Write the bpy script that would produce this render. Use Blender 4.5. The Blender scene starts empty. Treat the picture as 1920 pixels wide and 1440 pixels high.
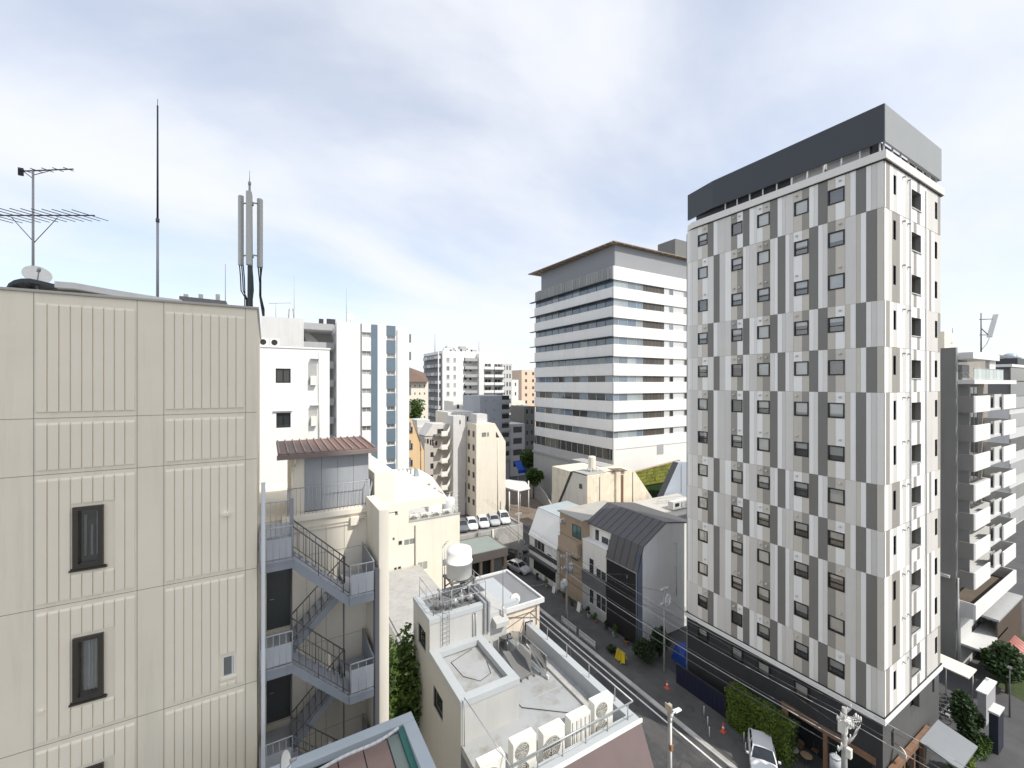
import bpy, math, random
from mathutils import Vector, Matrix, Euler
R = random.Random(7)
SC = bpy.context.scene
COL = SC.collection
# ------------------------------------------------------------------ camera
F = 790.0            # focal length in pixels of the 1920 px wide photograph
H = 28.5             # camera height above the street
T = math.atan2(463.0, F)
cam_d = bpy.data.cameras.new('camera')
cam_d.sensor_width = 36.0
cam_d.lens = F / 1920.0 * 36.0
cam_d.clip_start = 0.1
cam_d.clip_end = 4000.0
cam = bpy.data.objects.new('camera', cam_d)
cam.location = (0, 0, H)
cam.rotation_euler = (math.radians(90), 0, -T)
COL.objects.link(cam)
SC.camera = cam
SC.render.resolution_x = 1024
SC.render.resolution_y = 768
SC.render.engine = 'CYCLES'
# ------------------------------------------------------------------ light
SUN = Vector((0.32, -0.66, 0.80)).normalized()      # towards the sun
SUN_EL = math.asin(SUN.z)
SUN_ROT = math.atan2(SUN.x, SUN.y)
sd = bpy.data.lights.new('sun', 'SUN')
sd.energy = 2.65
sd.angle = math.radians(0.55)
sd.color = (1.0, 0.955, 0.87)
so = bpy.data.objects.new('sun', sd)
so.rotation_euler = SUN.to_track_quat('Z', 'Y').to_euler()
so.location = (20, -30, 90)
COL.objects.link(so)
W = bpy.data.worlds.new('World')
SC.world = W
W.use_nodes = True
nt = W.node_tree
nt.nodes.clear()
def N(nt, typ, **kw):
    n = nt.nodes.new(typ)
    for k, v in kw.items():
        setattr(n, k, v)
    return n
wo = N(nt, 'ShaderNodeOutputWorld')
bg = N(nt, 'ShaderNodeBackground')
bg.inputs['Strength'].default_value = 0.14
sky = N(nt, 'ShaderNodeTexSky')
sky.sky_type = 'NISHITA'
sky.sun_disc = False
sky.sun_elevation = SUN_EL
sky.sun_rotation = SUN_ROT
sky.altitude = 40
sky.air_density = 1.0
sky.dust_density = 1.2
sky.ozone_density = 1.2
tc = N(nt, 'ShaderNodeTexCoord')
sep = N(nt, 'ShaderNodeSeparateXYZ')
nt.links.new(tc.outputs['Generated'], sep.inputs[0])
def MATH(nt, op, a, b=None, c=None):
    n = N(nt, 'ShaderNodeMath', operation=op)
    for i, v in enumerate((a, b, c)):
        if v is None: continue
        if isinstance(v, (int, float)): n.inputs[i].default_value = v
        else: nt.links.new(v, n.inputs[i])
    return n.outputs[0]
zc = MATH(nt, 'ADD', MATH(nt, 'MAXIMUM', sep.outputs[2], 0.0), 0.30)
cu = MATH(nt, 'DIVIDE', sep.outputs[0], zc)
cv = MATH(nt, 'DIVIDE', sep.outputs[1], zc)
comb = N(nt, 'ShaderNodeCombineXYZ')
nt.links.new(cu, comb.inputs[0]); nt.links.new(cv, comb.inputs[1])
mp = N(nt, 'ShaderNodeMapping')
mp.inputs['Rotation'].default_value = (0, 0, math.radians(-58))
mp.inputs['Scale'].default_value = (0.85, 1.3, 1)
mp.inputs['Location'].default_value = (3.35, 1.6, 0)
nt.links.new(comb.outputs[0], mp.inputs[0])
nz = N(nt, 'ShaderNodeTexNoise')
nz.inputs['Scale'].default_value = 1.0
nz.inputs['Detail'].default_value = 7
nz.inputs['Roughness'].default_value = 0.5
nz.inputs['Distortion'].default_value = 0.35
nt.links.new(mp.outputs[0], nz.inputs['Vector'])
nz2 = N(nt, 'ShaderNodeTexNoise')
nz2.inputs['Scale'].default_value = 4.2
nz2.inputs['Detail'].default_value = 6
nz2.inputs['Roughness'].default_value = 0.6
nt.links.new(mp.outputs[0], nz2.inputs['Vector'])
cl = MATH(nt, 'ADD', MATH(nt, 'MULTIPLY', nz.outputs[0], 0.86), MATH(nt, 'MULTIPLY', nz2.outputs[0], 0.14))
rmp = N(nt, 'ShaderNodeMapRange', interpolation_type='SMOOTHSTEP')
rmp.inputs[1].default_value = 0.30; rmp.inputs[2].default_value = 0.64
rmp.inputs[3].default_value = 0.42; rmp.inputs[4].default_value = 0.94
nt.links.new(cl, rmp.inputs[0])
cmix = N(nt, 'ShaderNodeMix', data_type='RGBA')
CLOUD = (4.62, 4.72, 4.98, 1)
cmix.inputs['B'].default_value = CLOUD
nt.links.new(rmp.outputs[0], cmix.inputs['Factor'])
nt.links.new(sky.outputs[0], cmix.inputs['A'])
nt.links.new(cmix.outputs['Result'], bg.inputs[0])
nt.links.new(bg.outputs[0], wo.inputs[0])
vs = SC.view_settings
vs.view_transform = 'Standard'
vs.look = 'None'
vs.exposure = 0.62
vs.gamma = 1.0
vs.use_curve_mapping = False

# ------------------------------------------------------------------ pixel helpers (real positions are read off planes)
ct, st = math.cos(T), math.sin(T)
def ray(px):
    a = (px - 960.0) / F
    return st + ct * a, ct - st * a
def onX(px, py, X):
    rx, ry = ray(px); d = X / rx
    return Vector((X, ry * d, H + (720.0 - py) / F * d))
def onY(px, py, Y):
    rx, ry = ray(px); d = Y / ry
    return Vector((rx * d, Y, H + (720.0 - py) / F * d))
def onZ(px, py, z):
    rx, ry = ray(px); d = (H - z) * F / (py - 720.0)
    return Vector((rx * d, ry * d, z))
def yX(px, X): return onX(px, 720, X).y      # world y seen at px on plane x=X
def xY(px, Y): return onY(px, 720, Y).x      # world x seen at px on plane y=Y
def zX(px, py, X): return onX(px, py, X).z
def zY(px, py, Y): return onY(px, py, Y).z

# ------------------------------------------------------------------ materials
MAT = {}
def mat(name, col, rough=0.6, var=0.07, vs=0.5, streak=0.0, bump=0.0, bs=30.0, metal=0.0, spec=0.5, ov=0.0, dirt=None, rib=None, coat=0.0):
    if name in MAT: return MAT[name]
    m = bpy.data.materials.new(name); m.use_nodes = True
    t = m.node_tree; b = t.nodes['Principled BSDF']
    L = t.links
    geo = N(t, 'ShaderNodeNewGeometry')
    pos = geo.outputs['Position']
    nA = N(t, 'ShaderNodeTexNoise'); nA.inputs['Scale'].default_value = vs; nA.inputs['Detail'].default_value = 6; nA.inputs['Roughness'].default_value = 0.65
    L.new(pos, nA.inputs['Vector'])
    mr = N(t, 'ShaderNodeMapRange'); mr.inputs[1].default_value = 0.3; mr.inputs[2].default_value = 0.7
    mr.inputs[3].default_value = 1 - var; mr.inputs[4].default_value = 1 + var
    L.new(nA.outputs[0], mr.inputs[0])
    fac = mr.outputs[0]
    if streak:
        mpn = N(t, 'ShaderNodeMapping'); mpn.inputs['Scale'].default_value = (2.6, 2.6, 0.16)
        L.new(pos, mpn.inputs[0])
        nS = N(t, 'ShaderNodeTexNoise'); nS.inputs['Scale'].default_value = 1.0; nS.inputs['Detail'].default_value = 6; nS.inputs['Roughness'].default_value = 0.7
        L.new(mpn.outputs[0], nS.inputs['Vector'])
        ms = N(t, 'ShaderNodeMapRange'); ms.inputs[1].default_value = 0.5; ms.inputs[2].default_value = 0.72
        ms.inputs[3].default_value = 1.0; ms.inputs[4].default_value = 1 - streak
        L.new(nS.outputs[0], ms.inputs[0])
        fac = MATH(t, 'MULTIPLY', fac, ms.outputs[0])
    if ov:
        oi = N(t, 'ShaderNodeObjectInfo')
        mo = N(t, 'ShaderNodeMapRange'); mo.inputs[3].default_value = 1 - ov; mo.inputs[4].default_value = 1 + ov
        L.new(oi.outputs['Random'], mo.inputs[0])
        fac = MATH(t, 'MULTIPLY', fac, mo.outputs[0])
    mx = N(t, 'ShaderNodeMix', data_type='RGBA', blend_type='MULTIPLY')
    mx.inputs['Factor'].default_value = 1.0
    mx.inputs['A'].default_value = (*col, 1)
    L.new(fac, mx.inputs['B'])
    res = mx.outputs['Result']
    if dirt:
        nD = N(t, 'ShaderNodeTexNoise'); nD.inputs['Scale'].default_value = dirt[2]; nD.inputs['Detail'].default_value = 7; nD.inputs['Roughness'].default_value = 0.7
        L.new(pos, nD.inputs['Vector'])
        md = N(t, 'ShaderNodeMapRange'); md.inputs[1].default_value = 0.5; md.inputs[2].default_value = 0.68; md.inputs[4].default_value = dirt[1]
        L.new(nD.outputs[0], md.inputs[0])
        m2 = N(t, 'ShaderNodeMix', data_type='RGBA'); m2.inputs['B'].default_value = (*dirt[0], 1)
        L.new(md.outputs[0], m2.inputs['Factor']); L.new(res, m2.inputs['A'])
        res = m2.outputs['Result']
    L.new(res, b.inputs['Base Color'])
    rr = N(t, 'ShaderNodeMapRange'); rr.inputs[3].default_value = max(0.02, rough - 0.08); rr.inputs[4].default_value = min(1, rough + 0.08)
    L.new(nA.outputs[0], rr.inputs[0]); L.new(rr.outputs[0], b.inputs['Roughness'])
    b.inputs['Metallic'].default_value = metal
    b.inputs['Specular IOR Level'].default_value = spec
    b.inputs['Coat Weight'].default_value = coat
    if bump or rib:
        bp = N(t, 'ShaderNodeBump')
        bp.inputs['Distance'].default_value = 0.02
        if rib:
            sp = N(t, 'ShaderNodeSeparateXYZ'); L.new(pos, sp.inputs[0])
            s = MATH(t, 'SINE', MATH(t, 'MULTIPLY', MATH(t, 'ADD', sp.outputs[0], sp.outputs[1]), rib[0]))
            hgt = MATH(t, 'MULTIPLY', s, rib[1]); bp.inputs['Strength'].default_value = 0.6
        else:
            nB = N(t, 'ShaderNodeTexNoise'); nB.inputs['Scale'].default_value = bs; nB.inputs['Detail'].default_value = 4
            L.new(pos, nB.inputs['Vector']); hgt = nB.outputs[0]; bp.inputs['Strength'].default_value = bump
        L.new(hgt, bp.inputs['Height']); L.new(bp.outputs[0], b.inputs['Normal'])
    MAT[name] = m
    return m
def glassmat(name, col, rough=0.04, ov=0.3, spec=0.7):          # opaque reflective pane, the unlit room behind put into its dark colour
    if name in MAT: return MAT[name]
    m = mat(name, col, rough, 0.15, 0.4, ov=ov, spec=spec)
    b = m.node_tree.nodes['Principled BSDF']
    for l in list(b.inputs['Roughness'].links): m.node_tree.links.remove(l)
    b.inputs['Roughness'].default_value = rough
    b.inputs['IOR'].default_value = 1.6
    return m
def clearglass(name, tint=(0.85, 0.9, 0.9), refl=0.16):
    if name in MAT: return MAT[name]
    m = bpy.data.materials.new(name); m.use_nodes = True
    t = m.node_tree; t.nodes.clear()
    o = N(t, 'ShaderNodeOutputMaterial'); tr = N(t, 'ShaderNodeBsdfTransparent'); gl = N(t, 'ShaderNodeBsdfGlossy')
    tr.inputs[0].default_value = (*tint, 1); gl.inputs['Roughness'].default_value = 0.02
    fr = N(t, 'ShaderNodeFresnel'); fr.inputs[0].default_value = 1.5
    mx = N(t, 'ShaderNodeMixShader')
    f = MATH(t, 'ADD', MATH(t, 'MULTIPLY', fr.outputs[0], 1.0), refl)
    t.links.new(f, mx.inputs[0]); t.links.new(tr.outputs[0], mx.inputs[1]); t.links.new(gl.outputs[0], mx.inputs[2])
    t.links.new(mx.outputs[0], o.inputs[0])
    MAT[name] = m
    return m
def leafmat(name, c1, c2):
    if name in MAT: return MAT[name]
    m = bpy.data.materials.new(name); m.use_nodes = True
    t = m.node_tree; b = t.nodes['Principled BSDF']
    geo = N(t, 'ShaderNodeNewGeometry')
    nA = N(t, 'ShaderNodeTexNoise'); nA.inputs['Scale'].default_value = 1.7; nA.inputs['Detail'].default_value = 5
    t.links.new(geo.outputs['Position'], nA.inputs['Vector'])
    f = MATH(t, 'ADD', MATH(t, 'MULTIPLY', nA.outputs[0], 1.1), MATH(t, 'MULTIPLY', geo.outputs['Random Per Island'], 0.5))
    mr = N(t, 'ShaderNodeMapRange'); mr.inputs[1].default_value = 0.45; mr.inputs[2].default_value = 1.15
    t.links.new(f, mr.inputs[0])
    mx = N(t, 'ShaderNodeMix', data_type='RGBA'); mx.inputs['A'].default_value = (*c1, 1); mx.inputs['B'].default_value = (*c2, 1)
    t.links.new(mr.outputs[0], mx.inputs['Factor']); t.links.new(mx.outputs['Result'], b.inputs['Base Color'])
    b.inputs['Roughness'].default_value = 0.55
    tl = N(t, 'ShaderNodeBsdfTranslucent'); ms = N(t, 'ShaderNodeMixShader'); ms.inputs[0].default_value = 0.3
    t.links.new(mx.outputs['Result'], tl.inputs[0]); t.links.new(b.outputs[0], ms.inputs[1]); t.links.new(tl.outputs[0], ms.inputs[2])
    t.links.new(ms.outputs[0], t.nodes['Material Output'].inputs[0])
    MAT[name] = m
    return m

# ------------------------------------------------------------------ objects
WL = {}
def wloc(o):
    v = Vector((0, 0, 0))
    while o is not None:
        v = v + WL.get(o.name, Vector((0, 0, 0))); o = o.parent
    return v
def link(o, parent=None):
    COL.objects.link(o)
    if parent is not None: o.parent = parent
    return o
def tag(o, label, cat, group=None):
    o['label'] = label; o['category'] = cat
    if group: o['group'] = group
    return o
def thing(name, label, cat, loc, group=None):
    o = bpy.data.objects.new(name, None)
    o.empty_display_size = 0.3
    o.location = loc
    link(o); WL[o.name] = Vector(loc)
    return tag(o, label, cat, group)
def P(plane, c, u, v, w=0.0):
    return (u, c - w, v) if plane == 'Y' else (c - w, u, v)
class MB:
    def __init__(s): s.v = []; s.f = []; s.m = []; s.mi = 0; s.sm = []
    def poly(s, pts, smooth=False):
        n = len(s.v); s.v += [tuple(p) for p in pts]; s.f.append(tuple(range(n, n + len(pts)))); s.m.append(s.mi); s.sm.append(smooth); return s
    def box(s, a, b):
        x0, x1 = min(a[0], b[0]), max(a[0], b[0]); y0, y1 = min(a[1], b[1]), max(a[1], b[1]); z0, z1 = min(a[2], b[2]), max(a[2], b[2])
        n = len(s.v)
        s.v += [(x0,y0,z0),(x1,y0,z0),(x1,y1,z0),(x0,y1,z0),(x0,y0,z1),(x1,y0,z1),(x1,y1,z1),(x0,y1,z1)]
        for q in ((0,3,2,1),(4,5,6,7),(0,1,5,4),(1,2,6,5),(2,3,7,6),(3,0,4,7)):
            s.f.append(tuple(n + i for i in q)); s.m.append(s.mi); s.sm.append(False)
        return s
    def slab(s, plane, c, u0, u1, v0, v1, w0, w1):
        return s.box(P(plane, c, u0, v0, w0), P(plane, c, u1, v1, w1))
    def prism(s, pts, vec):
        n = len(s.v); k = len(pts); vec = Vector(vec)
        s.v += [tuple(p) for p in pts] + [tuple(Vector(p) + vec) for p in pts]
        fs = [tuple(range(n, n + k))[::-1], tuple(range(n + k, n + 2 * k))]
        for i in range(k): fs.append((n + i, n + (i + 1) % k, n + k + (i + 1) % k, n + k + i))
        s.f += fs; s.m += [s.mi] * len(fs); s.sm += [False] * len(fs); return s
    def cyl(s, p0, p1, r0, r1=None, n=8, cap=True, smooth=True):
        r1 = r0 if r1 is None else r1
        p0 = Vector(p0); p1 = Vector(p1); d = (p1 - p0)
        if d.length < 1e-6: return s
        d.normalize(); a = d.orthogonal().normalized(); b = d.cross(a)
        k = len(s.v)
        for i in range(n):
            t = 2 * math.pi * i / n; q = a * math.cos(t) + b * math.sin(t)
            s.v.append(tuple(p0 + q * r0)); s.v.append(tuple(p1 + q * r1))
        for i in range(n):
            j = (i + 1) % n
            s.f.append((k + 2*i, k + 2*j, k + 2*j + 1, k + 2*i + 1)); s.m.append(s.mi); s.sm.append(smooth)
        if cap:
            s.f.append(tuple(k + 2*i for i in range(n))[::-1]); s.f.append(tuple(k + 2*i + 1 for i in range(n))); s.m += [s.mi] * 2; s.sm += [False] * 2
        return s
    def tube(s, pts, r, n=6):
        for a, b in zip(pts, pts[1:]): s.cyl(a, b, r, r, n)
        return s
    def bar(s, p0, p1, w, h):            # square section bar between two points
        p0 = Vector(p0); p1 = Vector(p1); d = (p1 - p0).normalized()
        up = Vector((0, 0, 1)) if abs(d.z) < 0.95 else Vector((0, 1, 0))
        a = d.cross(up).normalized() * (w / 2); b = a.cross(d).normalized() * (h / 2)
        return s.prism([p0 - a - b, p0 + a - b, p0 + a + b, p0 - a + b], p1 - p0)
    def lathe(s, c, prof, n=24, smooth=True):
        k = len(s.v)
        for (r, z) in prof:
            for i in range(n):
                t = 2 * math.pi * i / n
                s.v.append((c[0] + r * math.cos(t), c[1] + r * math.sin(t), c[2] + z))
        for j in range(len(prof) - 1):
            for i in range(n):
                s.f.append((k + j*n + i, k + j*n + (i+1) % n, k + (j+1)*n + (i+1) % n, k + (j+1)*n + i)); s.m.append(s.mi); s.sm.append(smooth)
        s.f.append(tuple(k + (len(prof)-1)*n + i for i in range(n))); s.m.append(s.mi); s.sm.append(False)
        return s
    def wall(s, plane, c, u0, u1, v0, v1, holes=(), depth=0.15, back=False):
        hs = [(max(u0, min(h[0], h[1])), min(u1, max(h[0], h[1])), max(v0, h[2]), min(v1, h[3])) for h in holes]
        hs = [h for h in hs if h[1] > h[0] and h[3] > h[2]]
        us = sorted(set([u0, u1] + [x for h in hs for x in h[:2]])); vv = sorted(set([v0, v1] + [x for h in hs for x in h[2:]]))
        for j in range(len(vv) - 1):
            run = None
            for i in range(len(us) - 1):
                cu, cv = (us[i] + us[i+1]) / 2, (vv[j] + vv[j+1]) / 2
                inh = any(h[0] < cu < h[1] and h[2] < cv < h[3] for h in hs)
                if not inh and run is None: run = us[i]
                if run is not None and (inh or i == len(us) - 2):
                    e = us[i] if inh else us[i+1]
                    s.poly([P(plane, c, run, vv[j]), P(plane, c, e, vv[j]), P(plane, c, e, vv[j+1]), P(plane, c, run, vv[j+1])]); run = None
        for h in hs:
            q = [(h[0], h[2]), (h[1], h[2]), (h[1], h[3]), (h[0], h[3])]
            for i in range(4):
                a, b = q[i], q[(i+1) % 4]
                if (i == 0 and h[2] == v0) or (i == 2 and h[3] == v1) or (i == 3 and h[0] == u0) or (i == 1 and h[1] == u1): continue
                s.poly([P(plane, c, *a), P(plane, c, *b), P(plane, c, *b, -depth), P(plane, c, *a, -depth)])
            if back: s.poly([P(plane, c, *a, -depth) for a in q])
        return s
    def build(s, name, mats, parent=None, bevel=0.0, origin=None, kind=None, smooth=None):
        me = bpy.data.meshes.new(name)
        if not isinstance(mats, (list, tuple)): mats = [mats]
        if origin is None:
            if parent is not None: off = wloc(parent); loc = Vector((0, 0, 0))
            else:
                xs = [p[0] for p in s.v]; ys = [p[1] for p in s.v]; zs = [p[2] for p in s.v]
                off = Vector(((min(xs) + max(xs)) / 2, (min(ys) + max(ys)) / 2, min(zs))); loc = off
        else:
            off = Vector(origin); loc = off - (wloc(parent) if parent is not None else Vector((0, 0, 0)))
        me.from_pydata([(p[0] - off.x, p[1] - off.y, p[2] - off.z) for p in s.v], [], s.f)
        for m in mats: me.materials.append(m)
        me.polygons.foreach_set('material_index', s.m)
        me.polygons.foreach_set('use_smooth', s.sm)
        me.update()
        o = bpy.data.objects.new(name, me); o.location = loc
        link(o, parent); WL[o.name] = loc.copy()
        if bevel:
            bm = o.modifiers.new('bevel', 'BEVEL'); bm.width = bevel; bm.segments = 2; bm.limit_method = 'ANGLE'
        if kind: o['kind'] = kind
        return o
def inst(name, mesh, loc, parent=None, rz=0.0, sc=None):      # piece that shares mesh data
    o = bpy.data.objects.new(name, mesh)
    pl = wloc(parent) if parent is not None else Vector((0, 0, 0))
    o.location = Vector(loc) - pl
    if rz: o.rotation_euler = (0, 0, rz)
    if sc: o.scale = sc
    link(o, parent); WL[o.name] = o.location.copy()
    return o
MC = {}
def mesh_of(key, fn, mats):
    if key not in MC:
        b = MB(); fn(b)
        me = bpy.data.meshes.new(key if isinstance(key, str) else str(key[0]))
        me.from_pydata(b.v, [], b.f)
        for m in (mats if isinstance(mats, (list, tuple)) else [mats]): me.materials.append(m)
        me.polygons.foreach_set('material_index', b.m); me.polygons.foreach_set('use_smooth', b.sm); me.update()
        MC[key] = me
    return MC[key]
RZ = {'Y': 0.0, 'X': -math.pi / 2}
def child(name, mesh, parent, loc=(0, 0, 0)):
    o = bpy.data.objects.new(name, mesh); o.location = loc; link(o, parent); return o
def win(parent, plane, c, u0, u1, v0, v1, fm, pm, fw=0.05, fd=0.06, recess=0.1, mull=(), trans=(), blind=None, sill=None, pname='pane', name='window', room=None, open_=0):
    w, h = abs(u1 - u0), v1 - v0
    w = round(w, 3); h = round(h, 3)
    key = ('window', w, h, fw, fd, tuple(mull), tuple(trans), fm.name, sill)
    def fr(b):
        b.box((-w/2, -fd, -h/2), (w/2, 0, -h/2 + fw)); b.box((-w/2, -fd, h/2 - fw), (w/2, 0, h/2))
        b.box((-w/2, -fd, -h/2 + fw), (-w/2 + fw, 0, h/2 - fw)); b.box((w/2 - fw, -fd, -h/2 + fw), (w/2, 0, h/2 - fw))
        for t in mull: b.box((-w/2 + w*t - fw*0.4, -fd*0.85, -h/2 + fw), (-w/2 + w*t + fw*0.4, 0, h/2 - fw))
        for t in trans: b.box((-w/2 + fw, -fd*0.8, -h/2 + h*t - fw*0.35), (w/2 - fw, 0, -h/2 + h*t + fw*0.35))
        if sill: b.box((-w/2 - 0.04, -recess - sill, -h/2 - 0.05), (w/2 + 0.04, 0, -h/2))
    me = mesh_of(key, fr, fm)
    loc = P(plane, c, (u0 + u1) / 2, (v0 + v1) / 2, -recess)
    o = inst(name, me, loc, parent, RZ[plane])
    pk = ('pane', w, h, fw, pm.name)
    child(pname, mesh_of(pk, lambda b: b.poly([(-w/2+fw*.5, -0.012, -h/2+fw*.5), (w/2-fw*.5, -0.012, -h/2+fw*.5), (w/2-fw*.5, -0.012, h/2-fw*.5), (-w/2+fw*.5, -0.012, h/2-fw*.5)]), pm), o)
    if blind:
        fr_, bmat = blind; fr_ = round(fr_, 2)
        child('blind', mesh_of(('blind', w, h, fr_, bmat.name), lambda b: b.box((-w/2+fw*.6, 0.05, h/2 - (h-fw)*fr_), (w/2-fw*.6, 0.06, h/2-fw*.5)), bmat), o)
    if room:
        child('room', mesh_of(('room', w, h, room.name), lambda b: b.poly([(-w/2, 0.3, -h/2), (w/2, 0.3, -h/2), (w/2, 0.3, h/2), (-w/2, 0.3, h/2)]).poly([(-w/2, 0, -h/2), (-w/2, .3, -h/2), (w/2, .3, -h/2), (w/2, 0, -h/2)]).poly([(-w/2, 0, h/2), (-w/2, .3, h/2), (w/2, .3, h/2), (w/2, 0, h/2)]), room), o)
    return o
def railing(mb, pts, h, r=0.02, gap=0.12, posts=None, rails=(1.0,), br=None):
    br = br or r * 0.5
    for a, b in zip(pts, pts[1:]):
        a = Vector(a); b = Vector(b); up = Vector((0, 0, h))
        for q in rails: mb.cyl(a + up * q, b + up * q, r, r, 6)
        n = max(1, int((b - a).length / gap))
        for i in range(n + 1):
            p = a.lerp(b, i / n); mb.cyl(p, p + up, br, br, 5)
def body(mb, x0, x1, y0, y1, z0, z1): mb.box((x0, y0, z0), (x1, y1, z1))
# ------------------------------------------------------------------ palette
m_asph = mat('asphalt', (0.075, 0.075, 0.078), 0.85, 0.22, 0.35, bump=0.25, bs=60, dirt=((0.12, 0.115, 0.11), 0.5, 0.25))
m_road = mat('road_asphalt', (0.062, 0.062, 0.064), 0.85, 0.25, 0.6, bump=0.25, bs=60, dirt=((0.13, 0.127, 0.12), 0.6, 0.7))
m_pave = mat('pavement', (0.10, 0.098, 0.095), 0.85, 0.18, 0.6, bump=0.2, bs=40, dirt=((0.05, 0.05, 0.05), 0.5, 0.7))
m_conc = mat('concrete', (0.42, 0.41, 0.39), 0.85, 0.12, 0.8, streak=0.2, bump=0.15, bs=25)
m_concd = mat('concrete_dark', (0.25, 0.245, 0.235), 0.85, 0.15, 0.8, streak=0.25, bump=0.15, bs=25)
m_line = mat('road_paint', (0.78, 0.78, 0.75), 0.7, 0.12, 3.0, dirt=((0.4, 0.4, 0.38), 0.5, 4.0))
m_clad = mat('beige_cladding', (0.85, 0.78, 0.63), 0.6, 0.045, 0.35, streak=0.11)
m_cladj = mat('beige_cladding_edge', (0.87, 0.80, 0.65), 0.6, 0.03, 0.5)
m_brown = mat('bronze_frame', (0.055, 0.048, 0.038), 0.4, 0.1, 2)
m_blackf = mat('black_frame', (0.012, 0.012, 0.013), 0.4, 0.1, 2)
m_white = mat('white_paint', (0.80, 0.795, 0.775), 0.6, 0.03, 0.3, streak=0.06)
m_whitew = mat('warm_white_paint', (0.80, 0.78, 0.73), 0.65, 0.035, 0.3, streak=0.09)
m_cream = mat('cream_render', (0.80, 0.745, 0.635), 0.7, 0.04, 0.4, streak=0.12)
m_creamd = mat('cream_render_stained', (0.78, 0.70, 0.56), 0.75, 0.06, 0.5, streak=0.32, dirt=((0.42, 0.33, 0.22), 0.35, 0.8))
m_lgrey = mat('light_grey_paint', (0.62, 0.62, 0.61), 0.65, 0.04, 0.5, streak=0.10)
m_mgrey = mat('mid_grey_paint', (0.40, 0.405, 0.405), 0.65, 0.05, 0.5, streak=0.10)
m_dgrey = mat('dark_grey_paint', (0.17, 0.17, 0.168), 0.6, 0.06, 0.5, streak=0.08)
m_char = mat('charcoal_paint', (0.035, 0.036, 0.04), 0.55, 0.12, 0.8, streak=0.15)
m_char2 = mat('charcoal_metal', (0.06, 0.063, 0.072), 0.5, 0.06, 0.4)
m_steel = mat('galvanised_steel', (0.42, 0.43, 0.44), 0.45, 0.12, 3, metal=0.5)
m_pipe = mat('grey_pipe', (0.34, 0.34, 0.34), 0.5, 0.1, 2)
m_rail = mat('rail_dark', (0.10, 0.10, 0.105), 0.5, 0.1, 2)
m_stair = mat('blue_grey_steel', (0.26, 0.28, 0.31), 0.5, 0.08, 1.2, streak=0.15)
m_stairl = mat('blue_grey_sheet', (0.40, 0.42, 0.44), 0.55, 0.08, 1.2, streak=0.12)
m_acw = mat('ac_casing', (0.78, 0.765, 0.71), 0.45, 0.05, 1.0, streak=0.12)
m_acg = mat('ac_grille', (0.23, 0.22, 0.19), 0.6, 0.1, 4)
m_black = mat('black_rubber', (0.015, 0.015, 0.015), 0.7, 0.1, 3)
m_roofg = mat('grey_waterproofing', (0.37, 0.38, 0.385), 0.55, 0.10, 0.45, dirt=((0.22, 0.20, 0.16), 0.75, 0.8))
m_roofg2 = mat('dark_waterproofing', (0.20, 0.205, 0.215), 0.55, 0.10, 0.45, dirt=((0.2, 0.19, 0.17), 0.45, 0.6))
m_brownroof = mat('brown_sheet_roof', (0.16, 0.095, 0.075), 0.5, 0.12, 0.8, streak=0.1)
m_mauve = mat('mauve_tile', (0.15, 0.112, 0.107), 0.65, 0.06, 0.7, streak=0.06)
m_glassd = glassmat('dark_glass', (0.035, 0.04, 0.042))
m_glassb = glassmat('blue_glass', (0.10, 0.14, 0.19), 0.05, 0.35, 0.8)
m_glassl = glassmat('curtained_glass', (0.30, 0.31, 0.29), 0.08, 0.45, 0.6)
m_clear = clearglass('clear_pane', (0.93, 0.95, 0.95), 0.17)
m_blind = mat('white_blind', (0.86, 0.86, 0.83), 0.8, 0.05, 1.0, ov=0.10)
m_room = mat('room_dark', (0.17, 0.165, 0.15), 0.8, 0.3, 1.5, ov=0.4)
m_tan = mat('tan_render', (0.40, 0.31, 0.22), 0.75, 0.07, 0.5, streak=0.2)
m_orange = mat('ochre_render', (0.72, 0.52, 0.30), 0.75, 0.05, 0.5, streak=0.1)
m_wood = mat('brown_timber', (0.22, 0.125, 0.075), 0.6, 0.15, 1.5, streak=0.15)
m_leafd = leafmat('leaf_dark', (0.012, 0.028, 0.008), (0.05, 0.095, 0.025))
m_leafg = leafmat('leaf_green', (0.03, 0.06, 0.012), (0.115, 0.19, 0.035))
m_leafy = leafmat('leaf_yellowgreen', (0.06, 0.10, 0.014), (0.23, 0.32, 0.05))
m_tw = mat('panel_white', (0.87, 0.86, 0.83), 0.6, 0.02, 0.4, ov=0.02)
m_trunk = mat('bark', (0.09, 0.07, 0.05), 0.85, 0.25, 4)

# ------------------------------------------------------------------ ground and road
def struct(o, label=None):
    o['kind'] = 'structure'
    return o
GX, GY = 23.6, 29.75
struct(MB().poly([(-400, -300, 0), (500, -300, 0), (500, 700, 0), (-400, 700, 0)]).build('ground', m_asph, origin=(0, 0, 0)))
struct(MB().poly([(GX, -20, .005), (GY, -20, .005), (GY, 62, .005), (GX, 62, .005)]).build('road', m_road))
struct(MB().poly([(29.12, -20, .01), (29.28, -20, .01), (29.28, 56, .01), (29.12, 56, .01)]).build('road_marking', m_line))
struct(MB().poly([(24.0, -20, .01), (24.14, -20, .01), (24.14, 56, .01), (24.0, 56, .01)]).build('road_marking', m_line))
# kerb stones one by one, then the asphalt pavement behind them
kroot = MB().box((30.18, -20, 0), (34.7, 62, 0.1)).build('pavement', m_pave); struct(kroot)
kme = mesh_of('kerb_stone', lambda b: b.box((-0.21, -0.595, 0), (0.21, 0.595, 0.125)), mat('kerb_concrete', (0.50, 0.49, 0.465), 0.8, 0.1, 1.5, ov=0.1))
for i in range(44):
    inst('kerb_stone', kme, (29.96, 3.0 + i * 1.2, 0), kroot)
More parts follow.
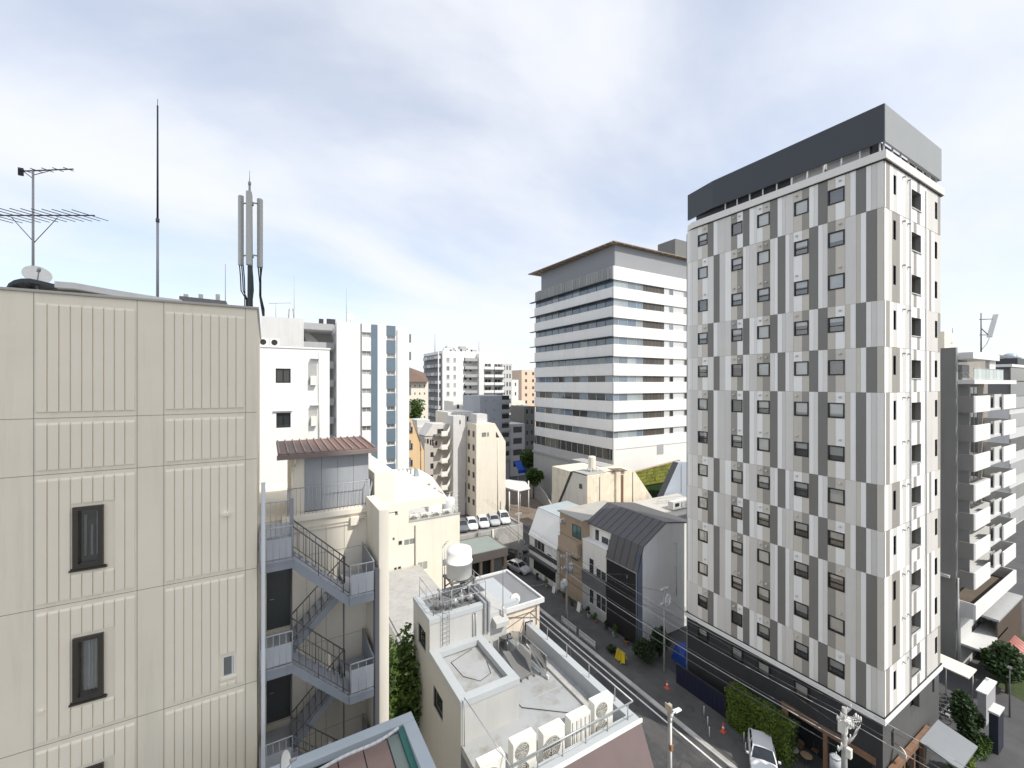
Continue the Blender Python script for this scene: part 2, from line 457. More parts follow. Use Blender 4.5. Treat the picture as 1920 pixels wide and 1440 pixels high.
# ------------------------------------------------------------------ tower with panelled facade
TX = 34.8
TY0 = 11.45                                   # near corner
TX1 = xY(1763, TY0)
tw = thing('hotel_tower', 'tall tower clad in vertical grey, white and beige panels with a dark roof screen', 'building', (TX, TY0, 0))
pan = {}
m_td = mat('panel_dark', (0.20, 0.193, 0.178), 0.6, 0.04, 0.4, ov=0.05, rib=(60, 0.15))
m_tb = mat('panel_beige', (0.60, 0.56, 0.485), 0.6, 0.03, 0.4, ov=0.05, rib=(60, 0.2))
m_tm = mat('panel_grey_beige', (0.335, 0.315, 0.28), 0.6, 0.03, 0.4, ov=0.06, rib=(60, 0.2))
m_tg = mat('panel_light_grey', (0.67, 0.65, 0.61), 0.6, 0.03, 0.4, ov=0.05, streak=.05)
m_tl = mat('panel_pale', (0.77, 0.75, 0.705), 0.6, 0.03, 0.4, ov=0.03, streak=.06)
PC = dict(d=m_td, b=m_tb, m=m_tm, g=m_tg, l=m_tl, w=m_tw)
def fy(cx): return yX(1290 + cx / 4.8, TX)     # facade coordinate of a crop pixel
ZW1 = H + 13.27; PIT = 3.028
bays = [(92, 178), (393, 493), (625, 738), (957, 1088), (1261, 1412)]
WH = 1.08
wrows = [ZW1 - PIT * k for k in range(13)]
bands = [(0, 0, 'A'), (1, 2, 'B'), (3, 3, 'A'), (4, 4, 'B'), (5, 6, 'A'), (7, 7, 'B'), (8, 8, 'A'), (9, 10, 'B'), (11, 11, 'A')]
SA = [(40,90,'g'),(90,130,'l'),(130,180,'b'),(180,232,'d'),(232,268,'w'),(268,335,'g'),(335,390,'g'),(390,445,'m'),(445,497,'w'),(497,555,'d'),(555,600,'w'),(600,623,'l'),(623,675,'w'),(675,740,'b'),(740,808,'d'),(808,850,'w'),(850,878,'g'),(878,950,'g'),(950,1030,'b'),(1030,1092,'m'),(1092,1135,'w'),(1135,1173,'l'),(1173,1258,'d'),(1258,1328,'b'),(1328,1415,'w'),(1415,1462,'b'),(1462,1512,'w'),(1512,1605,'d'),(1605,1650,'w'),(1650,1703,'g'),(1703,1761,'l')]
SB = [(40,90,'l'),(90,130,'b'),(130,180,'w'),(180,232,'l'),(232,285,'d'),(285,335,'g'),(335,390,'w'),(390,445,'b'),(445,497,'m'),(497,525,'w'),(525,555,'l'),(555,623,'g'),(623,675,'b'),(675,740,'m'),(740,780,'l'),(780,808,'w'),(808,878,'d'),(878,915,'w'),(915,950,'g'),(950,1030,'w'),(1030,1092,'b'),(1092,1173,'d'),(1173,1215,'w'),(1215,1258,'l'),(1258,1328,'m'),(1328,1415,'b'),(1415,1515,'g'),(1515,1555,'b'),(1555,1605,'w'),(1605,1703,'d'),(1703,1761,'b')]
holes = []
for (a, b) in bays:
    for k in range(13):
        if k == 12 and a == 1261: continue
        holes.append((fy(b), fy(a), wrows[k] - WH/2, wrows[k] + WH/2))
ZB = wrows[11] - 1.73                       # bottom of the panelled part
ZT = ZW1 + 1.30
Yf = fy(40)
core = MB()
core.wall('X', TX, TY0, Yf, ZB, ZT, [h for h in holes if h[2] > ZB], 0.22)
core.poly([(TX, Yf, ZB), (TX + 0.55, Yf + 1.0, ZB), (TX + 0.55, Yf + 1.0, ZT), (TX, Yf, ZT)])
core.box((TX + 0.6, Yf + 0.9, 0), (TX1 - 0.2, Yf + 1.1, ZT))
core.box((TX1 - 0.12, TY0 + 0.3, 4), (TX1 - 0.02, Yf + 1.0, ZT))
core.box((TX + 0.4, TY0 + 0.4, ZT - 0.25), (TX1 - 0.2, Yf + 0.9, ZT - 0.05))
core.build('wall', mat('tower_backing', (0.3, 0.3, 0.29), 0.7), tw)
npan = 0
for (k0, k1, pt) in bands:
    z1 = wrows[k0] + 1.30; z0 = wrows[k1] - 1.728
    for (a, b, c) in (SA if pt == 'A' else SB):
        u0, u1 = fy(b) + 0.006, fy(a) - 0.006
        mb = MB()
        hh = [h for h in holes if h[3] > z0 and h[2] < z1 and h[1] > u0 and h[0] < u1]
        prd = 0.035 if pt == 'A' else 0.022
        mb.wall('X', TX - prd, u0, u1, z0 + 0.008, z1 - 0.008, hh, prd)
        mb.slab('X', TX - prd, u0, u1, z0 + 0.008, z0 + 0.012, -prd, -0.001)
        mb.slab('X', TX - prd, u0, u1, z1 - 0.012, z1 - 0.008, -prd, -0.001)
        if not hh:
            mb.slab('X', TX - prd, u0, u0 + 0.004, z0 + 0.012, z1 - 0.012, -prd, -0.001)
            mb.slab('X', TX - prd, u1 - 0.004, u1, z0 + 0.012, z1 - 0.012, -prd, -0.001)
        mb.build('panel', PC[c], tw); npan += 1
# rounded far corner
cor = MB()
for (k0, k1, pt) in bands:
    z1 = wrows[k0] + 1.30; z0 = wrows[k1] - 1.728
    prev = None
    for i in range(7):
        t = i / 6 * math.pi / 2
        p = (TX - 0.03 + 1.1 * (1 - math.cos(t)), Yf + 1.1 * math.sin(t))
        if prev:
            cor.mi = (0, 1, 2)[(i + (pt == 'B')) % 3]
            cor.poly([(prev[0], prev[1], z0 + 0.008), (p[0], p[1], z0 + 0.008), (p[0], p[1], z1 - 0.008), (prev[0], prev[1], z1 - 0.008)])
        prev = p
cor.build('corner_cladding', [m_tw, m_tg, m_tl], tw)['kind'] = 'stuff'
# windows with roller blinds
bl = random.Random(3)
for (a, b) in bays:
    for k in range(13):
        if k == 12 and a == 1261: continue
        u0, u1 = fy(b), fy(a); z = wrows[k]
        f = bl.choice([0.97, 0.97, 0.5, 0.55, 0.6, 0.35, 0.7, 0.45, 0.12, 0.97])
        win(tw, 'X', TX, u0, u1, z - WH/2, z + WH/2, m_blackf, m_clear, 0.085, 0.09, 0.03, blind=(f, m_blind), room=m_room, trans=((0.42,) if 0.3 < f < 0.62 else ()))
# vent hoods above the windows
vent = mesh_of('vent_hood', lambda b: b.cyl((0, 0, 0), (-0.10, 0, 0), 0.07, 0.075, 10).cyl((-0.1, 0, 0.02), (-0.13, 0, -0.07), 0.075, 0.06, 10), m_lgrey)
vi = 0
for bi, (a, b) in enumerate(bays):
    for k in range(12):
        for q in ([0.25] if bi in (0, 3, 4) else [0.25, 0.75]):
            qq = (0.25 if bi != 3 else 0.8) if len([0]) and bi in (0, 3, 4) else q
            inst('vent_hood', vent, (TX - 0.035, fy(b) + (fy(a) - fy(b)) * qq, wrows[k] + 0.98), tw)
# dark base
bs = MB()
ZC0 = ZB - 0.42
bhol = [h for h in holes if h[2] < ZB]
ent0, ent1 = TY0 + 0.6, yX(1478, TX)
bs.wall('X', TX + 0.06, TY0 + 0.06, Yf + 0.6, 0, ZC0, bhol + [(ent0, ent1, 0.02, 3.3)], 0.2)
bs.poly([(TX + 0.06, Yf + .6, 0), (TX + 0.9, Yf + 1.2, 0), (TX + 0.9, Yf + 1.2, ZC0), (TX + 0.06, Yf + .6, ZC0)])
bs.build('base_wall', m_char, tw)
bf = MB()
opn = (xY(1717, TY0), xY(1727, TY0) - 0.1)
o_u0, o_u1 = xY(1708, TY0), xY(1726, TY0)
bf.wall('Y', TY0 + 0.06, TX + 0.06, TX1 - 0.06, 0, ZC0, [(o_u0, o_u1, wrows[12] - 0.55, wrows[12] + 0.75), (xY(1673, TY0), xY(1678, TY0), wrows[12] - 1.4, wrows[12] - 0.2), (xY(1750, TY0), xY(1754, TY0), wrows[12] - 0.6, wrows[12] + 0.6), (TX + 0.7, TX1 - 3.5, 0.02, 2.9)], 0.35)
bf.build('base_wall', mat('base_grey', (0.105, 0.105, 0.105), 0.6, 0.06, 0.8, streak=0.12), tw)
rm = MB().box((TX + 0.5, TY0 + 0.5, wrows[12] - 1.5), (TX1 - 0.3, TY0 + 1.0, wrows[12] + 0.9)).build('stair_recess', m_room, tw)
# cornices
co = MB()
co.box((TX - 0.13, TY0 - 0.13, ZC0), (TX + 0.02, Yf + 0.7, ZB - 0.03)); co.box((TX + 0.02, TY0 - 0.13, ZC0), (TX1 + 0.1, TY0 + 0.02, ZB - 0.03))
co.prism([(TX - 0.13, Yf + .7, ZC0), (TX + 0.02, Yf + .7, ZC0), (TX + 0.7, Yf + 1.3, ZC0), (TX + 0.6, Yf + 1.4, ZC0)], (0, 0, 0.39))
co.build('cornice', m_tw, tw, bevel=0.01)
cb = MB().box((TX - 0.10, TY0 - 0.10, ZB - 0.03), (TX + 0.02, Yf + 0.7, ZB + 0.035)); cb.box((TX + 0.02, TY0 - 0.1, ZB - 0.03), (TX1 + 0.08, TY0 + 0.02, ZB + 0.035))
cb.build('cornice_flashing', m_blackf, tw)
ct2 = MB()
for (z0, z1, o, mi) in ((ZT, ZT + 0.07, 0.10, 1), (ZT + 0.07, ZT + 0.62, 0.20, 0)):
    ct2.mi = mi
    ct2.prism([(TX - o, TY0 - o, z0), (TX1 + o, TY0 - o, z0), (TX1 + o, Yf + 1, z0), (TX + 1.0, Yf + 1.1 + o, z0), (TX + 0.25, Yf + 0.7, z0), (TX - o, Yf - 0.1, z0)], (0, 0, z1 - z0))
ct2.build('roof_cornice', [m_tl, m_blackf], tw)
# roof screen, open gap below it
ZS0 = H + 15.84; ZS1 = H + 18.27
yk = yX(1337, TX)
sc = MB()
sc.box((TX - 0.06, TY0 - 0.06, ZS0), (TX + 0.06, yk, ZS1))
sc.prism([(TX - 0.06, yk, ZS0), (TX + 0.06, yk, ZS0), (TX + 0.66, Yf + 0.9, ZS0), (TX + 0.5, Yf + 0.9, ZS0)], (0, 0, ZS1 - ZS0))
sc.build('roof_screen', mat('screen_dark', (0.042, 0.048, 0.058), 0.5, 0.05, 0.2), tw)
sc = MB().box((TX + 0.06, TY0 - 0.06, ZS0), (TX1 + 0.06, TY0 + 0.06, ZS1)).box((TX1 - 0.06, TY0 + 0.06, ZS0), (TX1 + 0.06, Yf + 0.9, ZS1))
sc.build('roof_screen', mat('screen_grey', (0.30, 0.31, 0.31), 0.5, 0.05, 0.3), tw)
fr = MB()
for i in range(14):
    y = TY0 + 0.2 + i * 1.08
    if y < yk - .3: fr.box((TX + 0.1, y, ZT + 0.4), (TX + 0.18, y + 0.08, ZS1 - 0.2))
for i in range(8):
    x = TX + 0.4 + i * 1.4
    if x < TX1: fr.box((x, TY0 + 0.1, ZT + 0.4), (x + 0.08, TY0 + 0.18, ZS1 - 0.2))
fr.build('screen_post', m_lgrey, tw)
pl = MB()
pl.box((TX + 0.45, TY0 + 0.9, ZT + 0.3), (TX + 3.5, yX(1545, TX), ZS0 + 0.4))
pl.box((TX + 0.5, yX(1545, TX) + 0.3, ZT + 0.3), (TX + 4.5, yX(1475, TX), ZS0 + 0.5))
pl.build('plant_room', m_mgrey, tw)
MB().box((TX + .42, yX(1475, TX), ZT + .3), (TX + .5, Yf - .1, ZS0 + .8)).build('gap_dark_sheet', m_char, tw)  # dark sheets added to keep the sunlit gap under the screen dark
MB().box((TX + .5, TY0 + .75, ZT + .3), (TX1 - .3, TY0 + .85, ZS0 + .8)).build('gap_dark_sheet', m_char, tw)
pl = MB()
for i in range(9):
    y = yX(1470, TX) + i * 0.75
    pl.box((TX + 1.0 + (i % 3) * 0.4, y, ZT + 0.2), (TX + 1.9 + (i % 2) * 0.5, y + 0.55, ZT + 0.75 + (i % 4) * 0.22))
pl.build('roof_equipment', m_lgrey, tw)
# right face: panels too narrow in the photo to pick apart singly
def fx(cx): return xY(1640 + cx / 2.88, TY0)
rwin = (o_u0, o_u1)
rh = []
for k in range(12):
    z = wrows[k]
    rh.append((o_u0, o_u1, z - 0.75, z + 0.55)); rh.append((fx(98), fx(113), z - 0.55, z + 0.75)); rh.append((fx(322), fx(336), z - 0.65, z + 0.65))
RA = [(50,58,'w'),(58,78,'m'),(78,98,'w'),(98,118,'l'),(118,138,'w'),(138,162,'w'),(162,182,'l'),(182,200,'w'),(200,226,'w'),(226,240,'m'),(240,262,'w'),(262,282,'w'),(282,302,'l'),(302,338,'l'),(338,352,'m')]
RB = [(50,72,'w'),(72,92,'l'),(92,118,'g'),(118,134,'m'),(134,150,'w'),(150,168,'l'),(168,186,'w'),(186,208,'w'),(208,224,'m'),(224,248,'w'),(248,264,'w'),(264,292,'w'),(292,304,'m'),(304,322,'w'),(322,352,'l')]
mats = [m_td, m_tb, m_tm, m_tg, m_tl, m_tw]; idx = dict(d=0, b=1, m=2, g=2, l=3, w=5)
rp = MB()
for (k0, k1, pt) in bands:
    z1 = wrows[k0] + 1.30; z0 = wrows[k1] - 1.728
    prd = 0.035 if pt == 'A' else 0.022
    for (a, b, c) in (RA if pt == 'A' else RB):
        rp.mi = 2 if c == 'm' else idx[c]
        u0, u1 = fx(a) + 0.006, min(fx(b) - 0.006, TX1)
        rp.wall('Y', TY0 - prd, u0, u1, z0 + 0.008, z1 - 0.008, rh, 0.05)
rp.build('cladding', mats, tw, kind='stuff')
rc = MB().wall('Y', TY0, TX, TX1, ZB, ZT, rh, 0.3)
rc.build('wall', mat('tower_backing_warm', (0.25, 0.25, 0.24), 0.7), tw)
for k in range(12):
    z = wrows[k]
    bb = MB().box((o_u0 - 0.1, TY0 + 1.6, z - 0.75), (o_u1 + 0.1, TY0 + 1.7, z + 0.6)).box((o_u0, TY0 + 0.3, z - 0.77), (o_u1, TY0 + 1.6, z - 0.75)).box((o_u0 - 0.1, TY0 + .3, z - 0.75), (o_u0, TY0 + 1.6, z + 0.6)).box((o_u1, TY0 + .3, z - .75), (o_u1 + .1, TY0 + 1.6, z + .6)).box((o_u0, TY0 + .3, z + .56), (o_u1, TY0 + 1.6, z + .62))
    bb.build('corridor_opening', mat('corridor', (0.16, 0.15, 0.13), 0.7), tw)
    MB().box((o_u0 - 0.05, TY0 - 0.09, z - 0.81), (o_u1 + 0.05, TY0 + 0.02, z - 0.75)).build('sill', m_lgrey, tw)
    win(tw, 'Y', TY0, fx(98), fx(113), z - 0.55, z + 0.75, m_blackf, m_glassd, 0.05, 0.1, 0.12)
    win(tw, 'Y', TY0, fx(322), fx(336), z - 0.65, z + 0.65, m_blackf, m_glassd, 0.05, 0.1, 0.12)
    for q in (148, 176): inst('vent_hood', mesh_of('vent_hood_south', lambda b: b.cyl((0, 0, 0), (0, -0.1, 0), 0.06, 0.065, 8).cyl((0, -0.1, 0.02), (0, -0.14, -0.06), 0.065, 0.05, 8), m_mgrey), (fx(q), TY0 - 0.035, z + 0.95), tw)
dp = MB()
for q in (186, 270): dp.cyl((fx(q), TY0 - 0.09, ZB), (fx(q), TY0 - 0.09, ZT - 0.3), 0.045, n=8)
dp.build('downpipe', m_lgrey, tw)
# ground floor: timber framed cafe front, recessed
cf = MB()
cf.box((TX - 0.04, ent0 - 0.2, 3.3), (TX + 0.25, ent1 + 0.5, 3.75)); cf.box((TX - 0.04, ent1, 0.0), (TX + 0.25, ent1 + 0.45, 3.3))
cf.box((TX - 0.04, (ent0 + ent1) / 2, 0), (TX + 0.2, (ent0 + ent1) / 2 + 0.25, 3.3))
cf.build('timber_frame', m_wood, tw, bevel=0.01)
cg = MB()
cg.box((TX + 1.6, ent0, 0.1), (TX + 1.65, ent1, 3.2)); cg.build('shopfront_glass', m_glassd, tw)
MB().box((TX + 0.1, ent0, 3.32), (TX + 1.7, ent1, 3.4)).box((TX + 0.26, ent1, .1), (TX + 1.7, ent1 + 0.1, 3.3)).build('porch_soffit', m_char, tw)
cf = MB()
xe = TX1 - 3.5
for x in (TX + 0.7, TX + 2.4, TX + 4.2, TX + 6.0): cf.box((x, TY0 - 0.3, 0), (x + 0.22, TY0 - 0.05, 2.9))
cf.box((TX + 0.5, TY0 - 0.34, 2.9), (xe + 0.3, TY0 - 0.05, 3.3))
cf.prism([(TX + 0.92, TY0 - 0.25, 0.2), (TX + 1.1, TY0 - 0.25, 0.2), (TX + 2.4, TY0 - 0.25, 2.9), (TX + 2.22, TY0 - 0.25, 2.9)], (0, 0.1, 0))
cf.build('timber_frame', m_wood, tw, bevel=0.01)
MB().box((TX + 0.9, TY0 + 0.3, 0.1), (xe, TY0 + 0.36, 2.8)).build('shopfront_glass', m_glassd, tw)
cn = MB().prism([(TX + 5.0, TY0 - 0.36, 3.25), (xe + 1.6, TY0 - 0.36, 3.25), (xe + 1.6, TY0 - 2.4, 2.75), (TX + 5.0, TY0 - 2.4, 2.75)], (0, 0, 0.12))
cn.build('entrance_canopy', mat('canopy_grey', (0.22, 0.235, 0.25), 0.5, 0.05), tw)
# ------------------------------------------------------------------ beige clad building on the left
AY = 13.2; AX1 = xY(481.5, AY); AX0 = -9.0; AZ = H + 2.0
ab = thing('beige_building', 'beige building with raised vertical ribs and slim bronze windows at the left edge', 'building', (AX1, AY, 0))
jz = [H - 0.757, H - 2.0] + [H - 4.93 - 3.02 * k for k in range(8)]
wx0, wx1 = xY(137.5, AY), xY(195, AY)
wz = [(zY(166, 1062, AY), zY(166, 948, AY)), (zY(168, 1308, AY), zY(168, 1190, AY))]
dz = wz[0][0] - wz[1][0]; wz += [(wz[1][0] - dz, wz[1][1] - dz), (wz[1][0] - 2*dz, wz[1][1] - 2*dz)]
sx0, sx1 = xY(417, AY), xY(440, AY); sz = (zY(428, 1268, AY), zY(428, 1229, AY))
holes = [(wx0, wx1, a, b) for a, b in wz] + [(sx0, sx1, sz[0], sz[1])]
b = MB().wall('Y', AY, AX0, AX1, 0, AZ, holes, 0.16)
b.poly([(AX1, AY, 0), (AX1, AY + 9, 0), (AX1, AY + 9, AZ), (AX1, AY, AZ)])
b.poly([(AX0, AY, AZ), (AX1, AY, AZ), (AX1, AY + 9, AZ), (AX0, AY + 9, AZ)])
b.build('wall', m_clad, ab)
cp = MB().box((AX0, AY - 0.05, AZ), (AX1 + 0.05, AY + 0.2, AZ + 0.06)).box((AX1 - 0.2, AY + 0.2, AZ), (AX1 + 0.05, AY + 9, AZ + 0.06))
cp.build('coping', mat('coping_metal', (0.44, 0.42, 0.37), 0.5, 0.05), ab, bevel=0.01)
# raised ribs, 9 to a bay
bays_a = [(xY(67, AY), xY(254, AY)), (xY(310, AY), xY(458, AY)), (-7.2, -5.55)]
levels = [(H - 0.62, AZ - 0.22)] + [(jz[i + 1] + 0.1, jz[i] - 0.1) for i in range(7)]
jm = MB()
for li, (z0, z1) in enumerate(levels):
    for bi, (x0, x1) in enumerate(bays_a):
        p = (x1 - x0) / 9
        for i in range(9):
            xa = x0 + p * i + p * 0.06; xb = x0 + p * (i + 1) - p * 0.06
            spans = [(z0, z1)]
            for (h0, h1, v0, v1) in holes:
                if xb > h0 - 0.03 and xa < h1 + 0.03:
                    ns = []
                    for (s0, s1) in spans:
                        if v1 + 0.06 < s0 or v0 - 0.1 > s1: ns.append((s0, s1)); continue
                        if v0 - 0.12 - s0 > 0.12: ns.append((s0, v0 - 0.12))
                        if s1 - v1 - 0.08 > 0.12: ns.append((v1 + 0.08, s1))
                    spans = ns
            for (s0, s1) in spans:
                w_ = round((xb - xa) / 2, 4); h_ = round(s1 - s0, 3)
                def ribf(q, w_=w_, h_=h_):
                    q.prism([(-w_, 0.0, 0), (-w_, -0.030, 0.004), (-w_, -0.030, h_ - 0.05), (-w_, 0.0, h_)], (2 * w_, 0, 0))
                inst('rib', mesh_of(('rib', w_, h_), ribf, m_cladj), ((xa + xb) / 2, AY, s0), ab)
for z in jz: jm.box((AX0, AY - 0.003, z - 0.006), (AX1, AY + 0.01, z + 0.006))
for x in [bays_a[0][0] - 0.03, bays_a[0][1] + 0.03, bays_a[1][0] - 0.03, bays_a[1][1] + 0.03]: jm.box((x - 0.005, AY - 0.0025, 0), (x + 0.005, AY + 0.01, AZ))
jm.build('joint_seal', mat('seal_grey', (0.26, 0.24, 0.20), 0.7), ab)
m_curt = mat('curtain', (0.62, 0.62, 0.60), 0.9, 0.12, 3, streak=0.0, rib=(90, 1.2))
for i, (z0, z1) in enumerate(wz):
    w = win(ab, 'Y', AY, wx0, wx1, z0, z1, m_brown, m_clear, 0.09, 0.13, 0.06, room=m_room, sill=0.03)
    ww, hh = wx1 - wx0, z1 - z0
    if i == 1:
        def cf(q):
            n = 18
            for k in range(n):
                xa = -ww/2 + 0.12 + (ww - 0.22) * k / n; xb = -ww/2 + 0.12 + (ww - 0.22) * (k + 1) / n
                ya = 0.12 + 0.03 * math.sin(k * 1.7); yb = 0.12 + 0.03 * math.sin((k + 1) * 1.7)
                q.poly([(xa, ya, -hh/2 + 0.1), (xb, yb, -hh/2 + 0.1), (xb, yb, hh/2 - 0.08), (xa, ya, hh/2 - 0.08)], True)
        child('curtain', mesh_of('curtain', cf, mat('curtain_cloth', (0.7, 0.7, 0.68), 0.9)), w)
    else:
        def cf2(q):
            for k, (x, z, hgt) in enumerate(((-0.13, -0.5, 0.95), (-0.02, -0.5, 0.7), (0.08, -0.5, 1.0), (0.15, -0.5, 0.6))):
                q.box((x, 0.14, z), (x + 0.04, 0.2, z + hgt))
        child('shelf_post', mesh_of('shelf_post', cf2, mat('shelf', (0.4, 0.42, 0.42), 0.6)), w)
    MB().box((wx0 - 0.06, AY - 0.07, z0 - 0.06), (wx1 + 0.06, AY + 0.02, z0 - 0.02)).build('sill', m_brown, ab)
win(ab, 'Y', AY, sx0, sx1, sz[0], sz[1], mat('white_frame', (0.75, 0.74, 0.71), 0.5), m_glassl, 0.03, 0.05, 0.05, mull=(0.8,))
MB().box((sx0 - 0.04, AY - 0.06, sz[0] - 0.05), (sx1 + 0.04, AY + 0.02, sz[0] - 0.01)).build('sill', m_cladj, ab)
def hood(px, py, s=1.0):
    c = onY(px, py, AY)
    q = MB(); n = 10
    ring = []
    for k in range(n + 1):
        t = math.pi * k / n
        ring.append((c.x - 0.09 * s * math.cos(t), c.z - 0.02 + 0.085 * s * math.sin(t)))
    for k in range(n):
        (xa, za), (xb, zb) = ring[k], ring[k + 1]
        q.poly([(xa, AY - 0.002, za), (xb, AY - 0.002, zb), (xb * .9 + c.x * .1, AY - 0.13 * s, zb - 0.02), (xa * .9 + c.x * .1, AY - 0.13 * s, za - 0.02)], True)
    q.poly([(x * .9 + c.x * .1, AY - 0.13 * s, z - 0.02) for x, z in ring])
    q.build('vent_hood', m_cladj, ab)
hood(424, 962); hood(78, 1330, 0.6)
# roof things on the beige building
RY = AY + 2.2
def rz(px, py, Y=RY): return onY(px, py, Y)
can = MB()
prof = [(10, 541), (16, 531), (26, 525), (40, 522), (56, 522), (75, 526), (100, 532), (140, 536), (200, 545), (255, 553), (300, 560)]
pts = [rz(x, y, AY + 0.9) for x, y in prof]
for a, c in zip(pts, pts[1:]):
    can.prism([a, c, c + Vector((0, 0, -0.09)), a + Vector((0, 0, -0.09))], (0, 2.4, 0))
tag(can.build('curved_canopy', mat('canopy_black', (0.03, 0.035, 0.045), 0.35, 0.05)), 'curved dark sheet canopy on the beige building roof', 'canopy')
cw = MB()
pts = [rz(x, y, AY + 0.6) for x, y in ((102, 527), (140, 530), (200, 541), (255, 550), (300, 557), (340, 562))]
for a, c in zip(pts, pts[1:]): cw.prism([a, c, c + Vector((0, 0, -0.14)), a + Vector((0, 0, -0.14))], (0, 0.25, 0))
tag(cw.build('roof_flashing', m_lgrey), 'pale sloping flashing beside the curved canopy on the beige roof', 'flashing')
def mast(name, label, cat, px, ytop, ybot, Y, r0, r1, mt, group=None):
    p0 = onY(px, ybot, Y); p0.z = AZ; p1 = onY(px, ytop, Y)
    t = thing(name, label, cat, p0, group)
    return t, p0, p1
t, p0, p1 = mast('tv_antenna', 'television antenna mast with long toothed boom on the beige roof', 'antenna', 62, 318, 545, AY + 1.6, .03, .03, m_pipe)
MB().cyl(p0, p1, 0.028, 0.022, 8).build('mast', m_pipe, t)
def yagi(px0, py0, px1, py1, Y, n, ln, dy, names='boom', mult=1.0):
    a = onY(px0, py0, Y); c = onY(px1, py1, Y)
    bm = MB().cyl(a, c, 0.016, 0.016, 6); o = bm.build(names, m_rail, t)
    for i in range(n):
        p = a.lerp(c, (i + 0.5) / n); l = ln * (0.75 + 0.25 * ((n - i) / n))
        d = Vector((0.72, 0.50 * dy, -0.04)).normalized() * l
        MB().cyl(p - d, p + d, 0.011, 0.009, 5).build('element', m_rail, t)
Ym = AY + 1.6
yagi(-40, 404, 178, 404, Ym, 12, 0.46, 1.0)
yagi(38, 321, 138, 317, Ym, 5, 0.12, 1.0)
br = MB()
br.cyl(onY(22, 408, Ym), onY(60, 450, Ym), 0.009).cyl(onY(108, 408, Ym), onY(63, 456, Ym), 0.009).cyl(onY(45, 322, Ym), onY(62, 335, Ym), 0.009)
br.cyl(onY(98, 319, Ym), onY(64, 328, Ym), 0.009)
br.build('brace', m_rail, t)
MB().box(onY(34, 314, Ym) + Vector((0, -0.02, 0)), onY(44, 330, Ym) + Vector((0, 0.02, 0))).build('dipole_box', m_black, t)
# satellite dish
def dish(name, label, c, rad, aim, mt, group=None, base_z=None):
    t = thing(name, label, 'satellite dish', (c.x, c.y, base_z if base_z is not None else c.z - rad - 0.1), group)
    aim = Vector(aim).normalized(); a = aim.orthogonal().normalized(); b2 = aim.cross(a)
    q = MB(); rings = 5; n = 24
    def pt(i, k, off=0): 
        r = rad * i / rings; tt = 2 * math.pi * k / n
        return c + (a * math.cos(tt) + b2 * math.sin(tt)) * r + aim * (0.22 * rad * (i / rings) ** 2 + off)
    for off in (0, -0.012):
        for i in range(rings):
            for k in range(n): q.poly([pt(i, k, off), pt(i + 1, k, off), pt(i + 1, k + 1, off), pt(i, k + 1, off)], True)
    q.build('reflector', mt, t)
    f = c + aim * rad * 0.95
    MB().cyl(c - Vector((0, 0, rad * 0.9)), f, 0.012).cyl(f - aim * 0.07, f + aim * 0.05, 0.035, 0.03, 8).build('feed_arm', m_pipe, t)
    MB().cyl((c.x, c.y + 0.1, t.location.z), c - aim * 0.05, 0.025).build('bracket', m_pipe, t)
    return t
dish('satellite_dish', 'white satellite dish at the foot of the television antenna mast', onY(69, 517, AY + 1.2), 0.25, (0.42, -0.8, 0.5), m_acw, base_z=AZ)
MB_ = MB()
t, p0, p1 = mast('lightning_rod', 'tall tapering lightning rod standing on the beige roof', 'pole', 295.5, 186, 557, AY + 3.0, .05, .02, m_pipe)
pm = onY(295.5, 413, AY + 3.0)
MB().cyl(p0, pm, 0.036, 0.032, 10).build('lower_tube', m_pipe, t)
MB().cyl(pm, onY(295.5, 198, AY + 3.0), 0.026, 0.02, 10).cyl(onY(295.5, 198, AY + 3.0), p1, 0.007).build('upper_tube', m_char, t)
MB().cyl(pm - Vector((0, 0, 0.06)), pm + Vector((0, 0, 0.05)), 0.046, n=10).build('joint_collar', m_rail, t)
t, p0, p1 = mast('whip_antenna', 'thin whip aerial at the right end of the beige roof', 'antenna', 422.5, 495, 572, AY + 2.4, .01, .01, m_rail)
MB().cyl(p0, p1, 0.012, 0.006, 6).build('whip', m_pipe, t); MB().box(p0 - Vector((.04, .04, 0)), p0 + Vector((.04, .04, .1))).build('foot', m_char, t)
eq = thing('roof_duct_box', 'low dark ducting box with small vents behind the beige parapet', 'equipment', onY(380, 572, AY + 2.0))
eq.location.z = AZ; WL[eq.name] = eq.location.copy()
a0 = onY(336, 556, AY + 2.0); a1 = onY(424, 563, AY + 2.0)
MB().prism([(a0.x, a0.y, AZ), (a1.x, a0.y, AZ), (a1.x, a0.y, a1.z - 0.02), (a0.x, a0.y, a0.z + 0.02)], (0, 0.6, 0)).build('casing', m_dgrey, eq)
for px in (348, 376, 408):
    c = onY(px, 559, AY + 2.2); MB().box((c.x - 0.05, c.y, c.z - 0.25), (c.x + 0.05, c.y + 0.12, c.z + 0.12)).build('vent', m_lgrey, eq)
